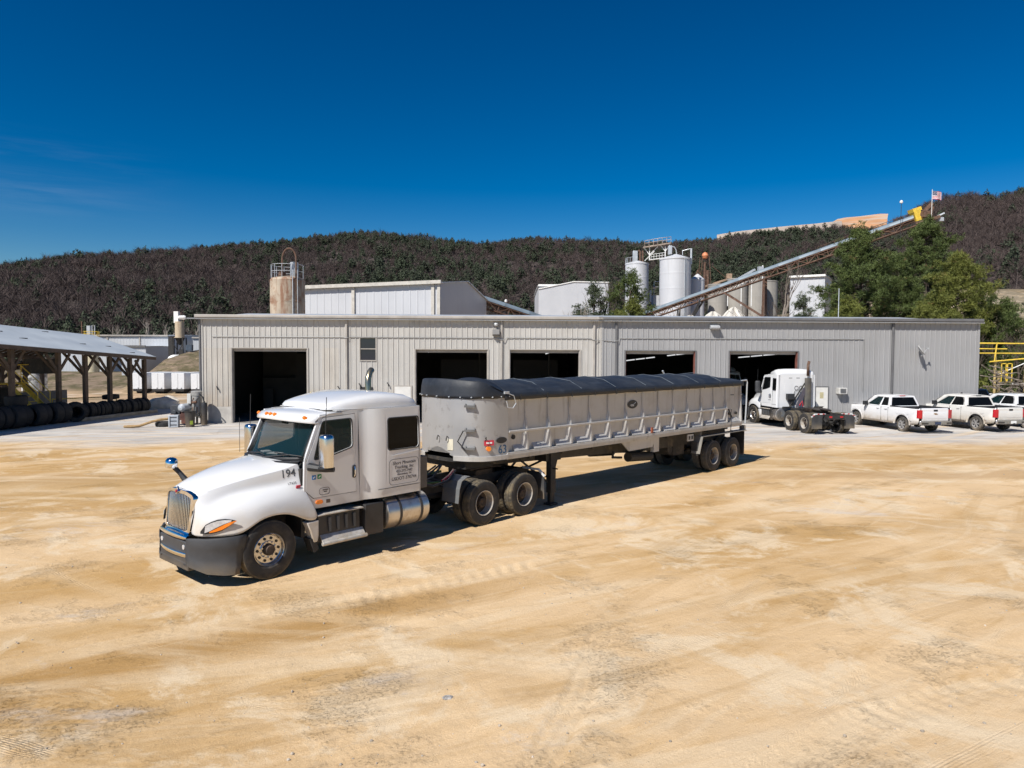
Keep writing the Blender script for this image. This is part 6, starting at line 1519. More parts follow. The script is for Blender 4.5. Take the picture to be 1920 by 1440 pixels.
T = thing('screening_tower', 'rusty orange tower with a round orange drum behind the small white silo', 'tower', (36.5 * 1.08, 136 * 1.08, -.33)); T.scale = (1.08,) * 3
b = MB(); [b.beam((x, y, 14), (x * .5, y, 22.5), .12, .12) for x in (-1.3, 1.3) for y in (-.8, .8)]; b.cyl((.0, 0, 15), (0, 0, 21.5), .35, n=10); b.cyl((.8, 0, 15), (.6, 0, 20), .3, n=10); b.beam((.6, 0, 21.5), (4.6, 0, 18.2), .08, .08); b.build('tower_frame', M_RUST, T)
b = MB(); b.lathe([(-.7, 0), (-.5, .45), (0, .62), (.5, .45), (.7, 0)], (0, -.3, 22.7), (0, 0, 1), 14); b.build('drum', PM('orange_paint', (.55, .20, .09), .6, var=.2), T, smooth=True)
b = MB(); b.beam((-.3, 0, 16.8), (4.6, 0, 18.4), .6, .35); b.box((4.7, 0, 18.9), (.9, .8, .9)); b.box((7.6, 0, 17.5), (.6, .7, .9)); b.beam((4.8, 0, 18.4), (7.4, 0, 16.2), .3, .3); b.beam((3.2, 0, 14), (3.4, 0, 18), .2, .2); b.beam((3.6, 0, 14), (5.2, 0, 17.6), .2, .2); b.beam((6.6, 0, 15), (5.0, 0, 17.5), .2, .2); b.build('chute', PM('tan_rust', (.36, .25, .17), .8, var=.35, scale=.8), T)
T = thing('white_walkway', 'white roofed inclined walkway just above the long conveyor', 'walkway', (0, 133, 0))
b = MB(); b.beam((37.6, 0, 15.6), (45.0, 0, 19.8), 1.0, .35); b.box((46.1, 0, 20.0), (.9, .9, .7)); b.build('walkway_roof', M_GALV, T)
b = MB(); b.beam((37.6, -.3, 14.8), (45.6, -.3, 18.6), .12, .12); [b.beam((x, -.3, 13.0), (x, -.3, 15.6 + (x - 37.6) * .567), .14, .14) for x in (40.0, 42.5, 44.4, 46.4)]; b.build('walkway_frame', M_PAPER, T)
block('mill_building', 'white gabled mill building behind the bare tree left of the silos', 'building', (4.8, 130, 0), 0, 12.8, 24, 16.4, M_WALL_W, .2, M_PAPER, False)
T = thing('mill_gable', 'white gabled shed end rising beside the white mill building', 'building', (4.75, 129.2, 0)); b = MB(); b.prism([(0, 0, 0), (0, 0, 15.7), (6.3, 0, 17.0), (12.6, 0, 16.9), (12.6, 0, 0)], (0, .8, 0)); b.build('front_wall', M_WALL_W, T)
b = MB(); b.beam((-.05, -.05, 15.72), (6.3, -.05, 17.05), .2, .15); b.beam((6.3, -.05, 17.05), (12.7, -.05, 16.95), .2, .15); b.build('roof_edge', M_PAPER, T)
block('white_store', 'white metal store with a cream eave beside the tall pines', 'building', (48.4, 124.6, 0), R(-30), 5.6, 10, 17.55, M_WALL_W, .2, M_PAPER, True)
M_PILE = PM('crushed_limestone', (.55, .52, .47), .95, var=.1, scale=1, bump=.3)
for lab, x, y, r, h in (('pale limestone stockpile cone left below the conveyor tower', 29.3, 104, 10.5, 10.3), ('pale limestone stockpile cone right below the conveyor tower', 32.6, 105, 10.0, 11.0), ('small pale limestone heap behind the workshop roof', 24.5, 98, 9.5, 9.4)):
    b = MB(); b.lathe([(0, r), (h * .35, r * .62), (h * .75, r * .24), (h * .95, r * .07), (h, 0)], (0, 0, 0), (0, 0, 1), 40, lambda i, j: .35 * math.sin(i * 2.4) * (j < 3) + .3 * math.sin(i * .9)); T = thing('stockpile', lab, 'stockpile', (x, y, 0), 0, 'limestone stockpiles'); b.build('heap', M_PILE, T, smooth=True)
for lab, p, top in (('white yard lamp on a pole before the dark hillside', (-1.0, 100, 0), 11.4), ('white lamp on a short pole above the long conveyor', (52.5, 126, 0), 21.7), ('white lamp on a pole beside the yellow conveyor hood', (54, 100, 0), 25.4)):
    T = thing('yard_lamp', lab, 'lamp', p, 0, 'yard lamps on poles'); b = MB(); b.cyl((0, 0, 0), (.1, 0, top), .035, n=6); b.build('pole', M_CHASSIS, T); b = MB(); b.lathe([(-.25, .05), (-.15, .2), (.1, .2), (.2, .05)], (.1, 0, top), (0, 0, 1), 10); b.build('lamp_head', M_PAPER, T, smooth=True)
# yellow pipe frame, brush heap and posts right of the workshops
T = thing('pipe_platform', 'yellow pipe platform frame with rails right of the grey workshop', 'platform', (0, 54.5, 0))
b = MB()
for y, z in ((0, 5.0), (0, 4.25), (2.2, 5.05), (2.2, 4.6)): b.tube([(35.2, y, z + (.02 if y else 0)), (39.4, y, z)], .055, 6)
for x, z in ((36.95, 3.6), (39.35, 4.2)): b.tube([(x, 0, z), (x + .15, 0, 5.0)], .05, 6)
b.tube([(39.4, 0, 5.0), (39.4, 2.2, 5.05)], .05, 6); b.tube([(39.4, 0, 4.2), (40.6, .4, 3.9)], .05); b.tube([(36.6, 0, 3.6), (40.4, 0, 3.95)], .06, 6)
b.build('top_rail', M_YELLOW, T)
b = MB(); [b.cyl((x, .2, 0), (x, .2, 4.3), .09, n=8) for x in (37.15, 39.5)]; b.cyl((37.6, .4, 0), (37.6, .4, 2.9), .1, n=8); b.build('frame_leg', PM('dull_yellow', (.42, .32, .14), .7, var=.25), T)
b = MB(); [b.b2((x, -.15, 2.0), (x + .06, -.1, 3.5)) for x in (37.4, 37.75, 37.85, 38.2)]; [b.b2((x, -.15, z), (x + .4, -.1, z + .06)) for x in (37.4, 37.85) for z in (2.0, 2.7, 3.44)]; b.build('gate_panel', M_YELLOW, T)
b = MB(); b.tube([(36.0, .1, 1.1), (39.5, .1, 1.15)], .05, 6); b.tube([(38.4, .1, 1.9), (39.5, .1, 1.9)], .05, 6); b.tube([(37.2, .0, 2.6), (40.2, .0, 3.9)], .04, 5); b.tube([(38.9, 0, 0), (38.75, 0, 1.2)], .04); b.build('lower_rail', M_PAPER, T)
T = thing('step_ladder', 'white step ladder leaning below the yellow pipe frame', 'ladder', (39.6, 53.6, 0)); b = MB(); b.tube([(-.3, 0, 0), (-.42, 0, 1.3)], .04); b.tube([(.25, 0, 0), (.15, 0, 1.3)], .04); [b.tube([(-.33, 0, z), (.22, 0, z)], .035) for z in (.3, .6, .9, 1.2)]; b.build('rungs', M_PAPER, T)
# ------------------------------------------------------------------ hills and forest
RIDGE = [(-400, 505), (-200, 500), (0, 494), (60, 485), (140, 472), (240, 467), (330, 460), (480, 452), (580, 440), (640, 432), (700, 430), (780, 437), (850, 445), (900, 450), (960, 443), (1000, 440), (1050, 443), (1100, 447), (1180, 449), (1280, 448), (1400, 432), (1500, 421), (1545, 418), (1570, 421), (1600, 424), (1645, 419), (1660, 412), (1690, 396), (1720, 382), (1760, 365), (1800, 362), (1850, 367), (1880, 358), (1920, 348), (2100, 330), (2400, 340)]
def ridge_y(px): return float(np.interp(px, [p[0] for p in RIDGE], [p[1] for p in RIDGE]))
def hill_xy(px, d):
    a = math.atan((px - 960) / 1333); return math.sin(a) * d, math.cos(a) * d
DR = 660.0
def hill_z(px, d):
    a = math.atan((px - 960) / 1333)
    zr = 4.1 + (662 + .0045 * (px - 960) - (ridge_y(px) + 20)) / 1333 * DR * math.cos(a)
    t = (d - 225) / (DR - 225)
    if t <= 0: return -6 + 4 * t
    x, y = hill_xy(px, d)
    s = t ** 1.12 if t < 1 else 1 - .25 * (t - 1)
    return -6 * (1 - min(1, t * 3)) + zr * s + (9 * noise.noise((x * .006, y * .006, 4)) + 4 * noise.noise((x * .02, y * .02, 1))) * min(1, t * 3) * (min(1, max(0, (1.0 - t) * 4)) if t < 1 else 0)
pxs = np.arange(-700, 2700, 14); ds = np.concatenate([np.arange(200, 700, 11), [720, 760, 850, 1000]])
V = np.array([[(*hill_xy(p, d), hill_z(p, d)) for p in pxs] for d in ds]); n2 = len(pxs)
idx = np.arange(V.shape[0] * n2).reshape(V.shape[0], n2)
F = np.stack([idx[:-1, :-1], idx[:-1, 1:], idx[1:, 1:], idx[1:, :-1]], -1).reshape(-1, 4)
M_LITTER = PM('leaf_litter', (.058, .045, .041), 1, var=.3, scale=.03, dirt=(.070, .055, .047), dscale=.08)
tag(np_mesh('hills', V.reshape(-1, 3), F, M_LITTER, smooth=True), 'wooded hill ridge behind the plant', None, None, 'structure')

def tri_cloud(rs, n, cen, rad, size, thin, up=.2):
    c = rs.normal(size=(n, 3)); c /= np.linalg.norm(c, axis=1)[:, None]; c = c * (rs.rand(n, 1) ** .4) * rad + cen
    d = rs.normal(size=(n, 3)); d[:, 2] = np.abs(d[:, 2]) + up; d /= np.linalg.norm(d, axis=1)[:, None]
    e = np.cross(d, rs.normal(size=(n, 3))); e /= np.linalg.norm(e, axis=1)[:, None]
    L = size * (.6 + .8 * rs.rand(n, 1))
    return np.stack([c - e * L * thin, c + e * L * thin, c + d * L], 1).reshape(-1, 3)
def tmpl_bare(rs):
    parts, mi = [], []
    H = 1.0
    def stick(p, q, w): 
        d = q - p; e = np.cross(d, rs.normal(size=3)); e /= np.linalg.norm(e); return np.array([p - e * w, p + e * w, q])
    for k in range(2): parts.append(stick(np.array([0, 0, 0.]), np.array([rs.normal() * .03, rs.normal() * .03, .8]), .011)); mi.append(2)
    for k in range(90):
        z = .30 + .42 * rs.rand(); a = rs.rand() * 6.28; r = (.10 + .20 * rs.rand()) * (1.15 - .5 * (z - .3))
        p = np.array([0.25 * r * math.cos(a), .25 * r * math.sin(a), z]); q = np.array([r * math.cos(a), r * math.sin(a), min(1.0, z + .02 + .28 * rs.rand())])
        parts.append(stick(p, q, .0062)); mi.append(0)
    return np.concatenate(parts), np.array(mi)
def tmpl_pine(rs):
    P = tri_cloud(rs, 130, np.array([0, 0, .66]), np.array([.17, .17, .30]) * (.8 + .4 * rs.rand(3)), .066, .55, -.5)
    # narrower towards the top
    k = np.clip((1.05 - P[:, 2:3]) / .40, .35, 1); P[:, :2] *= k
    tr = np.array([[-.012, 0, 0], [.012, 0, 0], [0, 0, .7]])
    return np.concatenate([P, tr]), np.array([1] * 130 + [0])
rs = np.random.RandomState(11)
TB = [tmpl_bare(rs) for _ in range(7)]; TP = [tmpl_pine(rs) for _ in range(7)]
Vs, Ms = [], []
def pine_share(px, d, x, y):
    t = (d - 225) / (DR - 225)
    base = float(np.interp(px, [0, 330, 470, 560, 700, 900, 1000, 1200, 1400, 1700, 1800, 1950], [.06, .10, .30, .62, .55, .42, .34, .48, .58, .30, .22, .30]))
    nz = noise.noise((x * .011, y * .011, 9)) + .6 * noise.noise((x * .035, y * .035, 2))
    return base + .75 * nz
cnt = 0
for i in range(21000):
    px = rs.uniform(-90, 2010); d = math.sqrt(rs.uniform(228 ** 2, 705 ** 2))
    x, y = hill_xy(px, d)
    
    z = hill_z(px, d)
    pine = rs.rand() < pine_share(px, d, x, y)
    T_, M_ = (TP if pine else TB)[rs.randint(7)]
    h = (6.0 + 6.5 * rs.rand() ** 1.2 + (3 if rs.rand() < .05 else 0)) * (1 + .25 * noise.noise((x * .03, y * .03, 7))); a = rs.rand() * 6.28; w = h * (.95 + .5 * rs.rand())
    if abs(d - DR) < 30: h *= .85
    ca, sa = math.cos(a), math.sin(a)
    Q = np.empty_like(T_); Q[:, 0] = (T_[:, 0] * ca - T_[:, 1] * sa) * w + x; Q[:, 1] = (T_[:, 0] * sa + T_[:, 1] * ca) * w + y; Q[:, 2] = T_[:, 2] * h + z - .3
    Vs.append(Q); Ms.append(M_)
V = np.concatenate(Vs); F = np.arange(len(V)).reshape(-1, 3)
M_TWIG = PM('far_twigs', (.074, .053, .048), 1, var=.15, scale=.045)
M_FARPINE = PM('far_pine', (.036, .048, .025), .9, var=.2, scale=.06)
M_FARTRUNK = PM('far_trunk', (.13, .105, .095), 1, var=.2, scale=.05)
tag(np_mesh('forest', V, F, [M_TWIG, M_FARPINE, M_FARTRUNK], mi=np.concatenate(Ms)), 'bare brown and dark pine forest covering the hills', None, None, 'stuff')

# quarry benches cut into the skyline on the right
def bench(name, lab, top, drop, d0, d1, mat):
    A = []
    for k in range(len(top) - 1):
        for t in np.arange(0, 1, .1): A.append((top[k][0] + (top[k + 1][0] - top[k][0]) * t, top[k][1] + (top[k + 1][1] - top[k][1]) * t))
    A.append(top[-1]); rows = []
    for f in range(6):
        row = []
        for px, py in A:
            d = d0 + (d1 - d0) * f / 5; a = math.atan((px - 960) / 1333)
            zt = 4.1 + (662 + .0045 * (px - 960) - py) / 1333 * d1 * math.cos(a); z = zt - drop * (1 - f / 5)
            x, y = hill_xy(px, d); n_ = noise.noise((x * .03, f * .7, 3)) * 3
            row.append((x, y + n_, z + (noise.noise((x * .05, f, 1)) * 1.2 if f < 5 else 0)))
        rows.append(row)
    V = np.array(rows); n = len(A); idx = np.arange(6 * n).reshape(6, n)
    F = np.stack([idx[:-1, :-1], idx[:-1, 1:], idx[1:, 1:], idx[1:, :-1]], -1).reshape(-1, 4)
    tag(np_mesh(name, V.reshape(-1, 3), F, mat, smooth=True), lab, None, None, 'structure')
M_CUT = PM('pale_quarry_rock', (.36, .30, .25), .95, var=.12, scale=.05, streak=(.30, .25, .21), stz=(.05, .05, .3), dirt=(.36, .19, .09), dscale=.03, dlo=.5, dhi=.66, damt=.8)
M_CUTO = PM('orange_quarry_earth', (.42, .22, .11), .95, var=.15, scale=.05, streak=(.38, .32, .26), stz=(.03, .03, .35), slo=.45, shi=.62)
bench('quarry_terrain', 'orange and pale quarry bench on the skyline', [(1552, 420), (1564, 413), (1580, 410), (1605, 408), (1640, 404), (1656, 404)], 26, 690, 735, M_CUTO)
bench('quarry_terrain', 'pale upper quarry bench on the skyline', [(1340, 442), (1380, 436), (1450, 428), (1520, 422), (1572, 416)], 14, 690, 730, M_CUT)

# ------------------------------------------------------------------ trees near the plant
def needles(name, rs, cen, n, L, w, mat, parent, up=.35, per=1):
    """tufts of long needles: n blades round every centre, tinted per tuft"""
    m = len(cen); C_ = np.repeat(cen, n, 0); d = rs.normal(size=(m * n, 3)); d[:, 2] += up; d /= np.linalg.norm(d, axis=1)[:, None]
    e = np.cross(d, rs.normal(size=(m * n, 3))); e /= np.linalg.norm(e, axis=1)[:, None]
    l = L * (.6 + .6 * rs.rand(m * n, 1)); b0 = C_ + d * l * .08
    V = np.stack([b0 - e * w * .35, b0 + e * w * .35, C_ + d * l * .75 + e * w * .5, C_ + d * l, ], 1).reshape(-1, 3)
    F = np.arange(len(V)).reshape(-1, 4)
    o = np_mesh(name, V, F, mat, parent)
    at = o.data.attributes.new('tint', 'FLOAT', 'POINT'); at.data.foreach_set('value', np.repeat(np.clip(np.repeat(rs.rand(m // per), per) * .65 + .35 * rs.rand(m), 0, 1), n * 4).astype(np.float32))
    return o
def leaf_mat(name, lo, hi, dead=None):
    m, t, b, oc = newmat(name)
    at = t.new('ShaderNodeAttribute'); at.attribute_name = 'tint'
    f = t.math('ADD', t.math('MULTIPLY', at.outputs['Fac'], .6), t.math('MULTIPLY', t.noise(oc, .45, 4), .5), clamp=True)
    c = t.mix(f, lo, hi)
    if dead: c = t.mix(t.ramp(at.outputs['Fac'], .93, .95), c, dead)
    t.link(c, b.inputs['Base Color']); b.inputs['Roughness'].default_value = .6; b.inputs['Specular IOR Level'].default_value = .25
    b.inputs['Transmission Weight'].default_value = 0
    b.inputs['Subsurface Weight'].default_value = 0
    return m
M_PINE = leaf_mat('pine_needles', (.034, .056, .018), (.108, .138, .038), (.15, .10, .045))
M_PINE_Y = leaf_mat('yellow_pine_needles', (.052, .070, .016), (.175, .185, .040), (.17, .11, .04))
M_PINE_G = leaf_mat('grey_pine_needles', (.04, .055, .032), (.10, .12, .065), (.12, .09, .055))
M_SHRUB = leaf_mat('scrub_leaves', (.03, .036, .014), (.085, .085, .03), (.10, .07, .04))
def pine(name, label, x, y, H, Rr, seed, mat, base=.25, dens=1.0, lean=0, group='pines behind the workshops', L=.62):
    rs = np.random.RandomState(seed); z0 = land(x, y)
    T = thing(name, label, 'tree', (x, y, z0 - .1), 0, group)
    tr = [(lean * H * (k / 8) ** 2 + .1 * math.sin(k * 1.3 + seed), .1 * math.cos(k * 1.7 + seed), H * k / 8) for k in range(9)]
    trunk = MB(); trunk.tube(tr, [H * .016 * (1 - .92 * k / 8) + .02 for k in range(9)], 8)
    cen = []; zt = [p[2] for p in tr]
    for i in range(int(46 * dens)):
        f = base + (1 - base) * ((i + rs.rand()) / (46 * dens)); z = H * f * .97
        prof = math.sin(math.pi * min(1, (f - base) / (1 - base) * .80 + .20)) ** .8
        Lb = Rr * prof * (.45 + .7 * rs.rand()); a = i * 2.4 + rs.rand()
        px_ = np.interp(z, zt, [p[0] for p in tr]); py_ = np.interp(z, zt, [p[1] for p in tr])
        rise = (.15 + .5 * f) * Lb
        tip = Vector((px_ + Lb * math.cos(a), py_ + Lb * math.sin(a), z + rise * .7))
        mid = Vector((px_ + .5 * Lb * math.cos(a), py_ + .5 * Lb * math.sin(a), z + rise * .2))
        trunk.tube([Vector((px_, py_, z)), mid, tip], [.035 + .012 * Lb, .03, .012], 4)
        for k in range(int(2 + 1.6 * Lb)):
            t = .35 + .7 * rs.rand(); c = (Vector((px_, py_, z)).lerp(mid, t * 2) if t < .5 else mid.lerp(tip, t * 2 - 1))
            sp = .06 * Lb + .10
            cen.append((c.x + rs.normal() * sp, c.y + rs.normal() * sp, c.z + rs.normal() * sp * .6 + .15))
    cen.append((tr[-1][0], tr[-1][1], H))
    trunk.build('trunk', M_BARK, T, smooth=True)
    # each tuft is a short spray of bundles
    cen = np.array(cen); N_ = 26
    u = rs.normal(size=(len(cen) * N_, 3)); u /= np.linalg.norm(u, axis=1)[:, None]
    sub = np.repeat(cen, N_, 0) + u * (rs.rand(len(u), 1) ** .5) * np.repeat(.42 + .40 * rs.rand(len(cen), 1), N_, 0) * [1, 1, .66]
    needles('crown', rs, sub, 9, L * .42, .045, mat, T, .55, N_)
    return T
pine('pine_tree', 'tall full pine left in the pine group behind the grey workshop', 33.0, 68.0, 16.0, 4.0, 1, M_PINE, .2, 1.6)
pine('pine_tree', 'tallest pine of the group with its top below the yellow conveyor hood', 44.0, 76.0, 17.2, 4.4, 2, M_PINE, .2, 1.7)
pine('pine_tree', 'bright yellow green pine at the right of the pine group', 39.8, 64.0, 13.2, 3.4, 3, M_PINE_Y, .2, 1.5)
pine('pine_tree', 'open pine in the middle of the group with bare lower trunk', 38.2, 71.0, 13.2, 3.4, 4, M_PINE, .34, .9)
pine('pine_tree', 'small pine at the right edge of the pine group', 46.0, 70.0, 10.4, 2.6, 5, M_PINE, .1, .8)
pine('pine_tree', 'low bushy pine at the left foot of the pine group', 29.6, 63.0, 9.2, 2.1, 6, M_PINE_Y, .2, .8)
pine('pine_tree', 'thin grey green young pine before the white store', 27.0, 66.0, 9.4, 1.5, 7, M_PINE_G, .15, .42)
pine('pine_tree', 'short dark pine crowded low between the taller pines', 36.0, 62.5, 8.3, 2.5, 8, M_PINE_Y, .25, .8)
pine('pine_tree', 'low pine under the rightmost tall pines by the roof end', 43.2, 62.5, 9.0, 2.3, 9, M_PINE, .2, .8)
pine('pine_tree', 'broad dark pine in front of the left white silo', 12.6, 76.0, 11.6, 2.6, 10, M_PINE, .15, .95, 0, 'pines behind the workshops', .5)
pine('pine_tree', 'yellowish pine below the broad dark pine before the left silo', 11.9, 71.0, 9.0, 2.0, 11, M_PINE_Y, .15, .8, 0, 'pines behind the workshops', .5)
pine('pine_tree', 'loose grey green pine before the white mill building', 8.9, 78.0, 10.3, 2.1, 12, M_PINE_G, .15, .75, 0, 'pines behind the workshops', .45)
pine('pine_tree', 'small sparse pine beside the loose pine before the mill', 7.2, 77.0, 8.0, 1.2, 13, M_PINE_G, .15, .45, 0, 'pines behind the workshops', .45)

def bare(name, label, x, y, H, seed, mat, spread=.5, group='bare winter trees', levels=5, cat='tree', thick=.018, clump=1):
    r_ = random.Random(seed); T = thing(name, label, cat, (x, y, land(x, y) - .1), 0, group)
    tk, br = MB(), MB()
    def grow(p, d, L, r, lv, mb):
        q = p + d * L; mid = p.lerp(q, .5) + Vector((r_.uniform(-1, 1), r_.uniform(-1, 1), 0)) * L * .06
        mb.tube([p, mid, q], [r, r * .85, r * .68], 5 if lv > 3 else 3, cap=False)
        if lv <= 0: return
        for k in range(r_.choice((2, 3, 3))):
            a = Vector((r_.gauss(0, 1), r_.gauss(0, 1), r_.gauss(0, .5))); nd = (d + a.normalized() * spread * r_.uniform(.6, 1.3) + Vector((0, 0, .16))).normalized()
            s = r_.uniform(.35, 1.0) if lv < levels else 1
            grow(p.lerp(q, s), nd, L * r_.uniform(.58, .82), max(.011, r * .55), lv - 1, br)
    for c_ in range(clump):
        grow(Vector((c_ * .5 * r_.uniform(-1, 1), c_ * .4 * r_.uniform(-1, 1), 0)), Vector((r_.uniform(-.12, .12) * clump, r_.uniform(-.1, .1) * clump, 1)).normalized(), H * .34, H * thick, levels, tk)
    tk.build('trunk', mat, T, smooth=True); br.build('crown', mat, T)
    return T
bare('bare_tree', 'bare grey tree at the left before the white mill building', 5.6, 74.0, 9.2, 21, M_BARK_PALE, .42)
bare('bare_tree', 'bare brown tree behind the broad dark pine', 10.6, 79.0, 12.0, 22, M_BARK, .45)
bare('bare_tree', 'wide dark bare tree before the concrete silos', 25.2, 72.0, 9.6, 23, M_BARK, .75, thick=.022)
bare('bare_tree', 'bare tangled tree left before the concrete silos', 21.6, 76.0, 9.0, 24, M_BARK, .8)
bare('bare_tree', 'tall slender pale bare tree right of the conveyor tower', 33.6, 90.0, 13.5, 25, M_BARK_PALE, .36)
bare('bare_tree', 'thin bare tree below the conveyor beside the small white silo', 17.2, 74.0, 8.4, 26, M_BARK_PALE, .55)
for k, (x, y, H, s) in enumerate(((-100, 196, 13, 31), (-93, 192, 15, 32), (-88, 198, 14, 33), (-112, 200, 13, 34))):
    bare('bare_tree', '%s pale bare tree before the hillside left of the workshops' % ('first', 'second tall', 'third', 'leftmost')[k], x, y, H + 3, s, M_BARK_PALE, .42, levels=4, thick=.02)
# scrubby bank at the right edge
def shrub(label, x, y, H, Rr, seed, mat, n=90, cat='shrub', L=.3):
    rs = np.random.RandomState(seed); T = thing('shrub', label, cat, (x, y, land(x, y) - .1), 0, 'scrub at the right edge')
    u = rs.normal(size=(n, 3)); u /= np.linalg.norm(u, axis=1)[:, None]; cen = u * (rs.rand(n, 1) ** .45) * [Rr, Rr, H * .48] + [0, 0, H * .52]
    needles('foliage', rs, cen, 16, L, .07, mat, T, .2)
    b = MB()
    for k in range(9): a = k * .7; b.tube([(0, 0, 0), (Rr * .4 * math.cos(a), Rr * .4 * math.sin(a), H * .5), (Rr * .75 * math.cos(a + .3), Rr * .75 * math.sin(a + .3), H * (.7 + .25 * rs.rand()))], [.04, .025, .012], 4)
    b.build('stems', M_BARK, T); return T
shl = ['tall green shrub at the right picture edge behind the yellow frame', 'low brown green shrub beyond the yellow frame', 'dark rounded shrub under the yellow frame', 'olive shrub beside the end of the grey workshop', 'small shrub behind the parked pickups at the right edge', 'grey green tree like shrub high on the right bank', 'dull shrub halfway up the right bank', 'olive bush covering the middle of the right bank', 'tall dull bush near the top of the right bank']
for k, (x, y, H, Rr, m_) in enumerate(((46.0, 60, 9.0, 2.6, M_SHRUB), (42.5, 62, 4.6, 2.4, M_SHRUB), (38.6, 57.5, 3.6, 2.0, M_PINE), (40.4, 66, 6.2, 2.0, M_SHRUB), (37.2, 56.5, 2.4, 1.3, M_PINE_Y), (50.5, 70, 9.5, 2.6, M_PINE_G), (54, 82, 6.5, 2.6, M_SHRUB), (48.5, 68, 8.0, 2.4, M_SHRUB), (55.5, 76, 8.5, 2.2, M_PINE_G))):
    shrub(shl[k], x, y, H, Rr, 40 + k, m_, 150)
for k, (x, y, H) in enumerate(((41.8, 59, 7.4), (44.2, 64, 8.6), (46.8, 66, 8.2), (43.0, 56, 5.5), (39.6, 60.5, 6.0), (48.6, 74, 9), (51.5, 78, 9))):
    bare('bare_tree', 'bare grey brown tree on the right bank, %s counting from the grey workshop' % ('second', 'fourth', 'fifth', 'third', 'first', 'sixth', 'seventh')[k], x, y, H, 60 + k, M_BARK_PALE if k % 2 else M_BARK, .62, 'bare trees on the right bank', 5 if k < 4 else 4, thick=.012, clump=2)
T = thing('brush_heap', 'heap of grey dead branches under the yellow pipe frame', 'brush heap', (36.6, 53.2, 0))
b = MB(); rb = random.Random(5)
for k in range(130):
    p = Vector((rb.uniform(-1.3, 3.6), rb.uniform(-.5, .8), 0)); p.z = max(.2, 2.9 - .62 * p.x * (p.x > 0) + rb.uniform(-1.3, .5))
    d = Vector((rb.uniform(.4, 1.2), rb.uniform(-.5, .5), rb.uniform(-.7, .3))) * rb.uniform(.5, 1.3); b.tube([p, p + d * .5 + Vector((0, 0, rb.uniform(-.1, .1))), p + d], [rb.uniform(.02, .06), .03, .012], 4)
b.build('branches', PM('dead_branch', (.20, .165, .135), .95, var=.35, scale=3), T)
T = thing('thin_mast', 'thin pale mast rising above the grey workshop roof before the pines', 'mast', (27.2, 59.5, 0)); MB().cyl((0, 0, 0), (0, 0, 9.6), .045, .03, 6).build('mast_pole', M_GALV, T)
